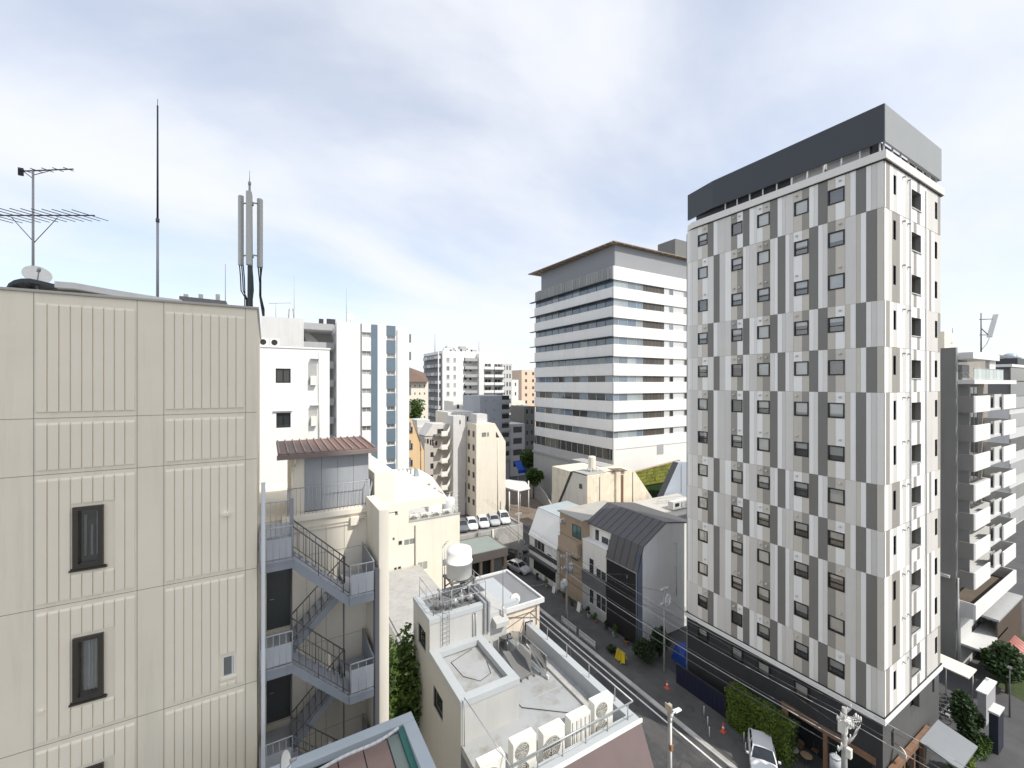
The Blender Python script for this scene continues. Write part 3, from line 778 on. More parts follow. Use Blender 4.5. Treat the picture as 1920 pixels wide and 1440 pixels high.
# mobile phone antenna
CYY = AY + 1.6
base = onY(469, 577, CYY); base.z = AZ
cell = thing('cell_antenna', 'mobile phone mast with three pale panel antennas and black cables', 'antenna', base)
MB().cyl(base, onY(469, 365, CYY), 0.075, 0.06, 12).build('mast', mat('mast_green', (0.06, 0.08, 0.085), 0.5), cell)
MB().cyl(onY(468, 365, CYY), onY(468, 345, CYY), 0.03).cyl(onY(468, 345, CYY), onY(468, 320, CYY), 0.012, 0.005).cyl(onY(468, 347, CYY), onY(468, 341, CYY), 0.04).build('spike', m_pipe, cell)
m_radome = mat('radome_grey', (0.50, 0.50, 0.46), 0.5, 0.04, 1)
for (x0, x1, y0, y1, dy, rot) in ((447, 457, 368, 497, 0.14, 0.5), (461, 472.5, 360, 496, -0.16, 0.0), (482, 492, 374, 501, 0.12, -0.6)):
    a = onY(x0, y1, CYY + dy); c = onY(x1, y0, CYY + dy)
    q = MB(); cx, cz0, cz1, w2 = (a.x + c.x) / 2, a.z, c.z, abs(c.x - a.x) / 2
    ring = [(-w2, 0.07), (-w2, -0.03), (-w2 * 0.5, -0.07), (w2 * 0.5, -0.07), (w2, -0.03), (w2, 0.07)]
    rr = [(cx + u * math.cos(rot * .6) - v * math.sin(rot * .6), CYY + dy + u * math.sin(rot * .6) + v * math.cos(rot * .6), cz0) for u, v in ring]
    q.prism(rr, (0, 0, cz1 - cz0)); q.build('panel_antenna', m_radome, cell, bevel=0.012)
q = MB()
for yy in (382, 480):
    for px in (452, 487): q.cyl(onY(469, yy - 2, CYY), onY(px, yy, CYY + 0.12), 0.022, n=6)
    q.cyl(onY(469, yy, CYY) + Vector((0, -.02, -.05)), onY(469, yy, CYY) + Vector((0, -.02, .05)), 0.095, n=10)
q.build('bracket', m_pipe, cell)
q = MB()
for (px, e, s) in ((449, 462, 1), (453, 464, 2), (456, 459, 3), (466, 466, 4), (472, 473, 5)):
    p = [onY(px, 497, CYY + 0.05), onY(px + 2, 520, CYY + 0.06), onY(px + 3, 545, CYY + 0.1), onY(e, 562, CYY + 0.12), onY(e, 577, CYY + 0.12)]
    q.tube(p, 0.016, 6)
for (px, k) in ((484, 0), (491, 1), (488, 2)):
    p = [onY(px, 501, CYY), onY(487 + k, 530, CYY), onY(487 + k, 555, CYY), onY(491 + k * 2, 580, CYY - .4), onY(493 + k, 592, CYY - 0.6)]
    p[-1].z = p[-1].z; q.tube(p, 0.018, 6)
q.build('cable', m_black, cell)
# ------------------------------------------------------------------ building with the outside steel stair
BY = 15.0; BX0 = -0.1; BX1 = 2.96
bz = H - 4.3
bb = thing('stair_building', 'cream building behind an outside steel staircase, metal hut on its roof', 'building', (BX0, BY, 0))
q = MB()
doors = [(0.04, 0.70, H - 7.70 - 2.9 * k - 0.05 + 0.1, H - 7.70 - 2.9 * k + 2.15) for k in range(5)]
q.wall('Y', BY, BX0 - 3.0, 3.6, 0, bz, doors, 0.2)
q.box((BX0 - 3.0, BY + 0.25, bz - 0.3), (6.0, BY + 6, bz - 0.02)); q.box((3.58, BY + 0.05, 0), (3.62, BY + 6, bz - .3))
q.build('wall', m_cream, bb)
m_pnl = MB()
for x in (1.15, 1.72, 2.28): m_pnl.box((x, BY - 0.012, 0), (x + 0.012, BY + 0.005, bz - 0.35))
for k in range(6): m_pnl.box((0.85, BY - 0.011, bz - 1.2 - 2.9 * k), (3.0, BY + 0.004, bz - 1.188 - 2.9 * k))
m_pnl.build('wall_joint', mat('joint_tan', (0.42, 0.38, 0.30), 0.7), bb)
MB().box((BX0 + 0.55, BY - 0.1, bz - 0.06), (3.02, BY + 0.25, bz + 0.12)).build('roof_ledge', m_cream, bb, bevel=0.01)
for d in doors:
    w = MB().box((d[0], BY + 0.12, d[2]), (d[1], BY + 0.17, d[3])).build('door', mat('door_grey', (0.075, 0.085, 0.085), 0.45, 0.08), bb)
    MB().cyl((d[0] + 0.08, BY + 0.06, d[2] + 0.95), (d[0] + 0.2, BY + 0.06, d[2] + 0.95), 0.014).cyl((d[0] + 0.1, BY + 0.12, d[2] + 0.95), (d[0] + 0.1, BY + 0.06, d[2] + 0.95), 0.012).build('handle', m_steel, w)
q = MB()
for d in doors: q.box((d[1], BY - 0.03, d[2] - 0.1), (d[1] + 0.09, BY + 0.05, d[3] + 0.09)); q.box((d[0] - 0.08, BY - 0.03, d[3]), (d[1], BY + 0.05, d[3] + 0.09))
q.build('door_frame', m_cream, bb)
# wing wall on the right
wz1 = H - 3.85
MB().box((2.99, 13.1, 0), (3.29, BY - 0.002, wz1)).build('wing_wall', m_creamd if False else m_cream, bb, bevel=0.01)
MB().box((2.86, 13.02, 0), (2.985, 13.3, H - 5.6)).build('corner_post', mat('post_dark', (0.13, 0.135, 0.145), 0.5, 0.06), bb)
# pipes and box on the wall
c = onY(664, 975, BY)
MB().box((c.x - 0.14, BY - 0.16, c.z - 0.14), (c.x + 0.14, BY + 0.0, c.z + 0.14)).build('meter_box', m_cream, bb, bevel=0.01)
q = MB()
for k, (dx, dz) in enumerate(((0.30, 0.06), (0.40, 0.12))):
    xr = c.x + 0.14 + dx
    q.tube([(c.x + .14, BY - 0.06, c.z + dz - .02), (xr - 0.12, BY - 0.06, c.z + dz), (xr - 0.03, BY - 0.06, c.z + dz - 0.05), (xr, BY - 0.06, c.z + dz - 0.15), (xr, BY - 0.06, 1.0)], 0.03, 8)
for dz in (0.03, -0.08):
    q.tube([(c.x - .14, BY - 0.05, c.z + dz), (0.62, BY - 0.05, c.z + dz - 0.03)], 0.013, 6)
q.build('wall_pipe', m_cream, bb)
# penthouse hut with ribbed brown roof
hy = BY + 0.35
hx0, hx1 = xY(545, hy), xY(691, hy)
hz1 = onY(610, 846, BY + 0.03).z - 0.1
hut = thing('roof_hut', 'grey metal clad hut with ribbed red-brown roof on the stair building', 'hut', ((hx0 + hx1) / 2, hy + 1.2, bz + 0.02))
xg = xY(571, hy)
MB().box((hx0, hy, bz + 0.0), (xg, hy + 2.3, hz1)).build('side_wall', m_cream, hut)
m_hg = mat('hut_grey_sheet', (0.33, 0.345, 0.365), 0.5, 0.05, 0.8, streak=0.12)
nsh = 4
for i in range(nsh):
    xa = xg + (hx1 - xg) * i / nsh; xb = xg + (hx1 - xg) * (i + 1) / nsh
    MB().box((xa + 0.004, hy - 0.02 - 0.004 * (i % 2), bz + 0.12), (xb - 0.004, hy + 0.02, hz1)).build('wall_sheet', m_hg, hut)
MB().box((xg, hy + 0.03, bz), (hx1, hy + 2.3, hz1)).build('wall', mat('hut_wall', (0.30, 0.31, 0.33), 0.6), hut)
ey = hy - 0.32; rb = hy + 2.3
e0, e1 = xY(521, ey), xY(705, ey)
ez = onY(610, 846, ey).z; rzv = onY(610, 822, rb).z
def rs(x, t, up=0.0): return Vector((x, ey + (rb - ey) * t, ez + (rzv - ez) * t + up))
MB().prism([rs(e0, 0), rs(e1, 0), rs(e1, 1), rs(e0, 1)], (0, 0, -0.06)).build('roof_sheet', m_brownroof, hut)
m_rib2 = mat('brown_roof_batten', (0.33, 0.20, 0.155), 0.45, 0.15, 1.5)
nr = 13
for i in range(nr):
    x = e0 + 0.05 + (e1 - e0 - 0.1) * i / (nr - 1)
    MB().prism([rs(x - 0.028, -0.01), rs(x + 0.028, -0.01), rs(x + 0.018, -0.01, 0.05), rs(x - 0.018, -0.01, 0.05)], rs(x, 1.0) - rs(x, -0.01)).build('roof_batten', m_rib2, hut)
MB().box((e0 - 0.03, ey - 0.09, ez - 0.17), (e1 + 0.03, ey - 0.005, ez - 0.02)).build('gutter', mat('gutter_brown', (0.20, 0.16, 0.145), 0.5, 0.08), hut, bevel=0.008)
MB().tube([(hx0 + 0.12, ey + 0.02, ez - 0.15), (hx0 + 0.1, hy - 0.05, ez - 0.45), (hx0 + 0.04, hy - 0.05, ez - 0.6), (hx0 + 0.04, hy - 0.05, bz)], 0.035, 8).build('downpipe', m_cream, hut)
# roof railing in front of the hut
rl = thing('roof_railing', 'thin grey picket railing along the roof edge before the metal hut', 'railing', (1.5, BY - 0.02, bz + .1))
rx0, rx1 = xY(540, BY), xY(692, BY)
q = MB(); zt = bz + 0.10
railing(q, [(rx0, BY + 0.02, zt), (rx1, BY + 0.02, zt)], 0.88, 0.016, 0.115, br=0.007); q.build('pickets', m_stairl, rl)
q = MB().cyl((rx0, BY + .02, zt), (rx0, BY + .02, zt + .92), 0.022).cyl((rx1, BY + .02, zt), (rx1, BY + .02, zt + .92), 0.022).tube([(rx1, BY + .02, zt + .88), (rx1 + 0.03, BY + 2, zt + .88)], 0.016)
q.build('post', m_stairl, rl)
q = MB()
for s in range(2): q.bar((rx1 - 0.02 + s * .2, BY + .2, zt), (rx1 + .25, BY + .5, zt + .9 - s * .5), 0.05, 0.03)
q.build('stay', m_stairl, rl)
# cream upstand to the right of the hut
up = MB().box((xY(702, BY + 0.3), BY + 0.3, bz - 0.6), (xY(741, BY + 0.3), BY + 5, H - 3.15))
tag(up.build('stair_shaft', m_cream, bevel=0.015), 'plain cream shaft rising right beside the metal hut', 'building')
# ---- the stair
stt = thing('fire_stair', 'blue-grey zigzag steel fire stair with railings between two beige buildings', 'staircase', (1.3, 13.9, 0))
YF, YM, YB = 13.1, 13.93, 14.85
XL0, XL1, XR0, XR1 = -0.12, 0.65, 2.14, 2.84
L = [H - 4.81 - 2.9 * k for k in range(6)]; Rr = [H - 6.26 - 2.9 * k for k in range(6)]
def flight(xa, za, xb, zb, y0, y1, n=8):
    s = MB()
    for y in (y0, y1 - 0.05):
        s.prism([(xa, y, za - 0.02), (xb, y, zb - 0.02), (xb, y, zb - 0.30), (xa, y, za - 0.30)], (0, 0.05, 0))
    s.build('stringer', m_stair, stt)
    for i in range(n):
        x = xa + (xb - xa) * (i + 0.5) / n; z = za + (zb - za) * (i + 1) / (n + 0.5); w = abs(xb - xa) / n * 0.5
        MB().box((x - w, y0 + 0.05, z - 0.03), (x + w, y1 - 0.05, z)).build('tread', m_stairl, stt)
    dxn = (xb - xa) / n
    s = MB()
    for i in range(n):
        x = xa + (xb - xa) * (i + 1) / n - dxn * 0.08; z = za + (zb - za) * (i + 1) / (n + 0.5)
        s.box((x - 0.012, y0 + 0.05, z - 0.16), (x, y1 - 0.05, z - 0.03))
    s.build('riser', m_stairl, stt)
def frail(xa, za, xb, zb, y, h=0.88):
    s = MB(); a = Vector((xa, y, za)); c = Vector((xb, y, zb)); upv = Vector((0, 0, h))
    s.cyl(a + upv, c + upv, 0.019).cyl(a + upv * 0.12, c + upv * 0.12, 0.011)
    n = 9
    for i in range(n + 1):
        p = a.lerp(c, i / n); s.cyl(p + upv * (0 if i % 4 == 0 else .12), p + upv, 0.012 if i % 4 == 0 else 0.008, n=5)
    s.build('flight_railing', m_rail, stt)
def landing(x0, x1, z):
    MB().box((x0, YF, z - 0.05), (x1, YB, z)).build('landing_plate', m_stairl, stt)
    s = MB().box((x0, YF - 0.03, z - 0.26), (x1, YF + 0.03, z - 0.052)).box((x0, YB - 0.06, z - 0.2), (x1, YB - 0.01, z - 0.052)).box((x0, YF - .045, z - .07), (x1, YF - 0.031, z - 0.02))
    s.build('landing_beam', m_stair, stt)
for k in range(6):
    landing(XL0, XL1, L[k]); landing(XR0, XR1, Rr[k])
    flight(XL1, L[k], XR0, Rr[k], YF, YM); frail(XL1, L[k], XR0, Rr[k], YF + 0.02); frail(XL1, L[k], XR0, Rr[k], YM - 0.03)
    if k < 5:
        flight(XR0, Rr[k], XL1, L[k + 1], YM + 0.06, YB); frail(XR0, Rr[k], XL1, L[k + 1], YM + 0.08)
    # guard panels
    MB().box((XL0, YF - 0.005, L[k] + 0.06), (XL1 - 0.02, YF + 0.005, L[k] + 0.60)).build('guard_panel', m_stairl, stt)
    MB().box((XR0 + 0.05, YF - 0.005, Rr[k] + 0.04), (XR1, YF + 0.005, Rr[k] + 0.62 + (0.1 if k else 0))).build('guard_panel', m_stairl, stt)
    s = MB()
    railing(s, [(XL0, YF, L[k]), (XL1, YF, L[k])], 0.9, 0.02, 0.15, br=0.009)
    railing(s, [(XR0 + 0.03, YF, Rr[k]), (XR1, YF, Rr[k])], 0.9, 0.02, 0.22, br=0.009)
    s.tube([(XR1, YF, Rr[k] + 0.9), (XR1, YB, Rr[k] + 0.9)], 0.02)
    s.build('landing_rail', m_stairl, stt)
    MB().box((XR1 - 0.01, YF + 0.02, Rr[k] + 0.05), (XR1, YB, Rr[k] + 0.85)).build('guard_panel', m_stair, stt)
s = MB()
for (x, y) in ((XL1 + 0.02, YM), (XR0 - 0.03, YM + 0.03)):
    s.cyl((x, y, 0), (x, y, (L[0] if x < 1 else Rr[0]) + 0.9), 0.022, n=6)
s.build('post', m_rail, stt)
# roof deck level above the top landing
s = MB().box((XL0, YF + 0.6, bz - 0.08), (XL1, BY, bz - 0.02)); s.build('landing_plate', m_stairl, stt)
s = MB(); railing(s, [(XL0, YF + .6, bz), (XL1, YF + .6, bz)], 0.95, 0.018, 0.11, br=0.008); s.tube([(XL1, YF + .6, bz + .95), (XL1, BY, bz + .95)], .018)
s.build('landing_rail', m_stairl, stt)
MB().box((XL1 - 0.04, YF + 0.55, L[0]), (XL1 + 0.06, YF + 0.65, bz + 1.0)).build('post', m_stair, stt)
# light steel pipe in front
pp = MB().cyl((-0.04, 12.85, 0), (-0.04, 12.85, onY(494, 905, 12.85).z), 0.05, n=12)
tag(pp.build('drain_pipe', mat('pipe_pale', (0.58, 0.60, 0.60), 0.4, 0.05)), 'pale vertical drain pipe between beige wall and fire stair', 'pipe')
for k in range(6):
    pass
# bits glimpsed behind the stair top, left
# ------------------------------------------------------------------ brown roofed building at the bottom edge
iz = H - 8.5
ic = onZ(771, 1333, iz)
ib = thing('brown_roof_building', 'brown seamed roof edged by a blue-grey parapet at the bottom edge', 'building', (ic.x - 2, ic.y - 2, 0))
x1, y1 = ic.x, ic.y; x0 = -2.5; y0 = 4.5; pw = 0.3
MB().box((x0, y0, 0), (x1 - 0.02, y1 - 0.02, iz - 0.9)).build('wall', m_lgrey, ib)
m_para = mat('parapet_blue_grey', (0.42, 0.47, 0.50), 0.55, 0.05, 0.8, streak=0.05)
MB().prism([(x0, y1 - pw, iz), (x1, y1 - pw, iz), (x1, y1, iz), (x0, y1, iz)], (0, 0, -1.0)).prism([(x1 - pw, y0, iz - 0.002), (x1, y0, iz - 0.002), (x1, y1 - pw, iz - 0.002), (x1 - pw, y1 - pw, iz - 0.002)], (0, 0, -1.0)).build('parapet', m_para, ib, bevel=0.012)
gz = iz - 0.14
n = 9; xa0 = x0; xa1 = x1 - pw - 0.42
for i in range(n):
    xa = xa0 + (xa1 - xa0) * i / n; xb = xa0 + (xa1 - xa0) * (i + 1) / n
    MB().prism([(xa + 0.012, y0, gz - 0.5), (xb - 0.012, y0, gz - 0.5), (xb - 0.012, y1 - pw - 0.10, gz), (xa + 0.012, y1 - pw - 0.10, gz)], (0, 0, -0.05)).build('roof_sheet', mat('brown_roof_panel', (0.24, 0.165, 0.14), 0.55, 0.08, 0.8, ov=0.08), ib)
MB().prism([(xa0, y0, gz - 0.53), (xa1, y0, gz - 0.53), (xa1, y1 - pw, gz - 0.03), (xa0, y1 - pw, gz - 0.03)], (0, 0, -0.06)).build('roof_deck', m_black, ib)
MB().prism([(xa1 + 0.01, y0, gz - 0.45), (xa1 + 0.27, y0, gz - 0.45), (xa1 + 0.27, y1 - pw - 0.1, gz + 0.03), (xa1 + 0.01, y1 - pw - 0.1, gz + 0.03)], (0, 0, -0.05)).build('gutter_cover', mat('patina_green', (0.20, 0.235, 0.215), 0.6, 0.1), ib)
MB().prism([(xa1 + 0.275, y0, gz - 0.4), (x1 - pw - 0.005, y0, gz - 0.4), (x1 - pw - 0.005, y1 - pw - 0.05, gz + 0.1), (xa1 + 0.275, y1 - pw - 0.05, gz + 0.1)], (0, 0, -0.05)).build('gutter', mat('gutter_green', (0.02, 0.13, 0.11), 0.5, 0.1), ib)
cbl = []
for i in range(22):
    t = i / 21; cbl.append((x1 - pw - 0.15 - t * 3.0, y1 - pw - 0.13 - 0.16 * math.sin(t * math.pi) - 0.05 * math.sin(t * 11), gz + 0.07 + 0.12 * (1 - t)))
tag(MB().tube(cbl, 0.035, 8).build('flexible_conduit', m_lgrey), 'pale flexible conduit lying along the blue-grey parapet', 'conduit')
dc = onY(532, 1432, 9.2)
dish('satellite_dish', 'white satellite dish edge-on beside the fire stair at the bottom', dc, 0.2, (0.9, -0.35, 0.3), m_acw, base_z=iz - 0.9)

# ------------------------------------------------------------------ grey building with roof terrace
FX0 = 6.38; FX1 = 12.6; FY0 = 11.6; zr = H - 13.65; zp = H - 13.02
YB1 = 14.7; YB2 = 18.2; YB3 = 20.6; XB = onY(973, 1266, YB1).x
zb1 = H - 12.0; zb2 = H - 10.6; XU = xY(919, YB2)
fb = thing('terrace_building', 'grey building with a roof terrace, stepped rooftop boxes and a sloping mauve front', 'building', (9.5, 15, 0))
m_fw = mat('terrace_wall', (0.47, 0.47, 0.455), 0.65, 0.04, 0.6, streak=0.08)
m_fw2 = mat('terrace_cap', (0.43, 0.455, 0.47), 0.6, 0.04, 0.6)
# left wall with windows
fwins = []
for (pa, pb, ya, yb_) in ((784, 798, 1165, 1222), (812, 830, 1282, 1350), (804, 822, 1375, 1470)):
    ca, cb2 = onX(pa, ya, FX0), onX(pb, yb_, FX0)
    u0, u1 = yX(pb, FX0), yX(pa, FX0)
    zt = onX(pa, ya, FX0).z; zb_ = onX(pb, yb_, FX0).z
    fwins.append((u0, u1, zt - 0.95, zt))
q = MB().wall('X', FX0, YB1, YB2, 0, zb1, [f for f in fwins if f[1] < YB2], 0.14)
q.wall('X', FX0, YB2, YB3, 0, zb2, [f for f in fwins if f[0] > YB2], 0.14)
q.build('wall', m_fw, fb)
for f in fwins: win(fb, 'X', FX0, f[0], f[1], f[2], f[3], m_blackf, m_glassd, 0.05, 0.05, 0.10)
q = MB().wall('Y', YB1, FX0, XB, 0, zb1, (), 0.1); q.build('wall', m_fw, fb)
q = MB().wall('Y', YB2, FX0, XU, zb1 - 0.5, zb2, (), 0.1); q.poly([(XU, YB2, zr), (XU, YB3, zr), (XU, YB3, zb2), (XU, YB2, zb2)]); q.build('wall', m_fw, fb)
q = MB().box((XB - 0.02, YB1 + 0.02, zr), (XB, YB2 + 0.6, zb1 - 0.01)).build('wall', m_fw, fb)
# lower box parapet ring and its roof
def ring(x0, x1, y0, y1, z, w, d, mt, name='parapet_cap', o=0.03):
    s = MB()
    s.box((x0 - o, y0 - o, z - d), (x1 + o, y0 + w, z)); s.box((x0 - o, y1 - w, z - d), (x1 + o, y1, z))
    s.box((x0 - o, y0 + w, z - d), (x0 + w, y1 - w, z)); s.box((x1 - w, y0 + w, z - d), (x1 + o, y1 - w, z))
    return s.build(name, mt, fb, bevel=0.012)
ring(FX0, XB, YB1, YB2, zb1 + 0.02, 0.34, 0.28, m_fw2)
MB().box((FX0 + .1, YB1 + .1, zb1 - 0.62), (XB - .1, YB2, zb1 - 0.30)).build('upper_roof', m_roofg, fb)
q = MB().tube([(FX0 + 1.9, YB2 - 0.4, zb1 - 0.28), (FX0 + 0.7, YB2 - .8, zb1 - 0.28), (FX0 + .8, YB2 - 1.9, zb1 - 0.28), (FX0 + 1.3, YB2 - 2.5, zb1 - .28), (FX0 + 1.9, YB2 - 2.3, zb1 - .28), (FX0 + 2.1, YB2 - 1.5, zb1 - .28)], 0.012, 5)
q.build('roof_cable', m_rail, fb)
ring(FX0, XU, YB2, YB3, zb2 + 0.02, 0.28, 0.25, m_fw2)
MB().box((FX0 + .1, YB2 + .1, zb2 - 0.5), (XU - .1, YB3 - .1, zb2 - 0.16)).build('upper_roof', m_roofg2, fb)
MB().wall('Y', YB3, FX0, XU, 0, zb2, (), .1).build('wall', m_fw, fb)
# right hand annex of the upper block, with hood
XA = xY(950, YB2 + 0.5); za = H - 11.45
q = MB().box((XU + .002, YB2 + 0.5, zr), (XA, YB3 + 0.3, za)); q.build('annex', m_fw, fb, bevel=0.015)
c = onY(931, 1164, YB2 + 0.5)
MB().prism([(c.x - .25, YB2 + .5, c.z - .3), (c.x - .25, YB2 + .5, c.z + .25), (c.x - .25, YB2 + .05, c.z + .12), (c.x - .25, YB2 + .05, c.z - .12)], (0.75, 0, 0)).build('vent_hood', m_fw, fb, bevel=0.01)
# ducts running down
q = MB()
for k, px in enumerate((909, 916)):
    c = onY(px, 1115, YB2 - 0.05); q.box((c.x - 0.05, YB2 - 0.14, zb1 + 0.04), (c.x + 0.05, YB2 - 0.02, zb2 + 0.12)); q.box((c.x - .05, YB2 - .02, zb2 + 0.03), (c.x + .05, YB2 + 1.7 + k * .2, zb2 + .13))
q.build('duct', m_steel, fb, bevel=0.01)
c = onY(889, 1150, YB2)
s = MB().tube([(c.x - .07, YB2 - .05, zb1 - .1), (c.x - .07, YB2 - .05, c.z), (c.x - .03, YB2 - .05, c.z + .05), (c.x + .03, YB2 - .05, c.z + .05), (c.x + .07, YB2 - .05, c.z), (c.x + .07, YB2 - .05, zb1 - .1)], 0.022, 8)
s.build('bent_pipe', m_steel, fb)
# ladder
q = MB(); lx0, lx1 = xY(828, YB2), xY(846, YB2)
for x in (lx0, lx0 + 0.32): q.cyl((x, YB2 - .12, zb1 + .1), (x, YB2 - .12, zb2 + .9), 0.014)
for i in range(9): q.cyl((lx0, YB2 - .12, zb1 + .25 + i * .22), (lx0 + .32, YB2 - .12, zb1 + .25 + i * .22), 0.009)
q.build('ladder', m_rail, fb)
# main terrace
MB().box((XB, FY0 + 0.3, zr - 0.3), (FX1 - 0.3, 19.4, zr)).build('terrace_floor', m_roofg, fb)
MB().box((FX0 + .02, FY0 + 0.3, zr - 0.3), (XB - .0, YB1, zr)).build('terrace_floor', m_roofg, fb)
q = MB()
q.box((FX0, FY0, zr - 0.4), (FX1, FY0 + 0.42, zp)); q.box((FX1 - 0.36, FY0 + 0.42, zr - .4), (FX1, 19.4, zp))
q.build('parapet', m_fw2, fb, bevel=0.015)
MB().box((FX0 - 0.04, FY0 - 0.05, zp - 0.12), (FX1 + 0.05, FY0 + 0.012, zp + 0.03)).build('coping', m_tw, fb, bevel=0.01)
MB().box((FX1 - 0.95, FY0 + 0.7, zr), (FX1 - 0.75, 19.0, zr + 0.10)).build('roof_kerb', m_conc, fb)
MB().box((FX1 - 0.005, FY0, 0), (FX1 + 0.005, 19.4, zr - .4)).build('wall', m_concd, fb)
MB().box((FX0 + .3, 19.35, 0), (FX1, 19.42, zr - 0.35)).build('wall', m_concd, fb)
for k in range(3): MB().box((XB + .02, 13.6 + k * 1.7, zr + .001), (FX1 - .96, 13.64 + k * 1.7, zr + .008)).build('membrane_seam', m_mgrey, fb)
MB().tube([(FX0 + 1.2 + .4 * k, FY0 + 1.25 + .07 * math.sin(k * 1.7), zr + .03) for k in range(13)], .025, 6).build('roof_hose', m_pipe, fb)
MB().tube([(FX0 + 2.8 + .35 * k, FY0 + 1.42 + .1 * math.sin(k * 1.1 + 1), zr + .025) for k in range(9)] + [(XB + .4, YB1 + .4, zr + .02), (XB + .1, YB2 - .3, zr + .02)], .018, 6).build('roof_hose', m_rail, fb)
MB().lathe((FX1 - 1.5, FY0 + 1.5, zr), [(.1, 0), (.1, .05), (.06, .08), (.02, .09)], 14).build('roof_drain', m_dgrey, fb)
# sloping mauve front
MB().prism([(FX0, FY0 - 0.02, zp - 0.12), (FX0, FY0 - 2.2, zp - 4.6), (FX0, FY0 - 2.2, 0), (FX0, FY0 + 0.2, 0), (FX0, FY0 + 0.2, zp - 0.12)], (FX1 - FX0, 0, 0)).build('sloping_front', m_mauve, fb)
# front rail over the air conditioners, posts included
q = MB(); zt = zp + 0.62
q.tube([(FX0 + .4, FY0 + .22, zt), (FX1 - .2, FY0 + .22, zt), (FX1 - .2, 19.2, zt)], 0.03, 8)
q.tube([(FX0 + .4, FY0 + .22, zp + .1), (FX1 - .2, FY0 + .22, zp + .1)], 0.018, 6)
for i in range(6): q.cyl((FX0 + .5 + i * 1.05, FY0 + .22, zp - .02), (FX0 + .5 + i * 1.05, FY0 + .22, zt), 0.02)
for i in range(5): q.cyl((FX1 - .2, FY0 + 1.2 + i * 1.6, zp - .02), (FX1 - .2, FY0 + 1.2 + i * 1.6, zt), 0.018)
q.cyl((FX0 + .1, YB1 - .1, zp + 1.2), (FX0 + .5, FY0 + .22, zt), .018).cyl((FX0 + .1, YB1 - .1, zp + 1.2), (FX0 + .1, YB1 - .1, zr), .018)
tag(q.build('terrace_rail', m_steel), 'tubular steel guard rail along the edge of the grey roof terrace', 'railing')
# outdoor units
def ac_unit(label, x, y, z, w=0.95, d=0.36, h=1.33, fans=2, yaw=0.0, group='air conditioner units on the grey roof terrace', front=True):
    t = thing('air_conditioner', label, 'air conditioner', (x, y, z), group)
    MB().box((x - w/2, y - d/2, z + 0.1), (x + w/2, y + d/2, z + 0.1 + h)).build('casing', m_acw, t, bevel=0.02)
    for sx in (-1, 1): MB().box((x + sx * w * .36 - .03, y - d/2 - .04, z), (x + sx * w * .36 + .03, y + d/2 + .04, z + 0.1)).build('foot', m_black, t)
    if front:
        for i in range(fans):
            cz = z + 0.1 + h * (i + 0.5) / fans; r = min(h / fans, w) * 0.42
            q = MB(); cx = x - w * .12
            q.cyl((cx, y - d/2 - .012, cz), (cx, y - d/2 - .004, cz), r, n=24)
            fo = q.build('fan_grille', m_acg, t)
            q = MB()
            for k in range(4):
                rr = r * (0.3 + 0.22 * k)
                prev = None
                for j in range(25):
                    a = 2 * math.pi * j / 24; p = (cx + rr * math.cos(a), y - d/2 - .022, cz + rr * math.sin(a))
                    if prev: q.cyl(prev, p, 0.005, n=4, cap=False)
                    prev = p
            for k in range(8):
                a = 2 * math.pi * k / 8; q.cyl((cx, y - d/2 - .022, cz), (cx + r * math.cos(a), y - d/2 - .022, cz + r * math.sin(a)), 0.005, n=4)
            q.build('guard', m_acw, fo)
    else:
        for i in range(9):
            xx = x - w * .42 + w * .84 * i / 8
            MB().box((xx - .02, y - d/2 - .008, z + .2), (xx + .02, y - d/2 + .001, z + h - .02)).build('fin', m_acw if i % 2 else m_acg, t)
    q = MB().tube([(x + w/2, y, z + .35), (x + w/2 + .1, y, z + .3), (x + w/2 + .14, y + .05, z + .05), (x + w/2 + .05, y + .25, z + .03)], 0.03, 6); q.build('hose', m_acw, t)
    MB().box((x + w/2 - .0, y - .1, z + .2), (x + w/2 + .05, y + .1, z + .5)).build('valve_cover', m_acw, t)
    return t
acd = [('two-fan air conditioner at the street corner of the terrace, farthest right', 1133, 2, True), ('finned air conditioner second from the street corner of the terrace', 1090, 1, False), ('single-fan air conditioner in the middle of the terrace row', 1040, 1, True), ('two-fan air conditioner fourth from the street corner of the terrace', 985, 2, True), ('single-fan air conditioner nearest the bottom edge of the photo', 925, 1, True)]
for lab, px, fans, fr in acd:
    yy = FY0 + 0.82
    ac_unit(lab, xY(px, yy - 0.2), yy, zr, fans=fans, front=fr, h=1.36 if fans == 2 else 1.2)
# water tank with its frame and pipes on the upper block
tc_ = onY(861, 1080, YB2 + 2.1)
zt0 = zb2 + 0.62
tk = thing('water_tank', 'round white water tank on a steel frame above the grey terrace building', 'water tank', (tc_.x, tc_.y, zb2 - 0.16))
r_ = 0.66; ht = 1.55
m_tank = mat('tank_white', (0.84, 0.835, 0.80), 0.4, 0.03, 1.0, streak=0.05)
MB().lathe((tc_.x, tc_.y, zt0), [(r_ * .9, 0), (r_, 0.05), (r_, ht * .5), (r_ + .03, ht * .5), (r_ + .03, ht * .54), (r_, ht * .54), (r_ * .99, ht * .86), (r_ * .93, ht * .93), (r_ * .6, ht * .99), (r_ * .25, ht)], 36).build('tank', m_tank, tk)
MB().lathe((tc_.x + .1, tc_.y - .1, zt0 + ht * .965), [(0.24, 0), (0.24, .07), (0.2, .09), (.05, .1)], 20).build('hatch', m_tank, tk)
q = MB()
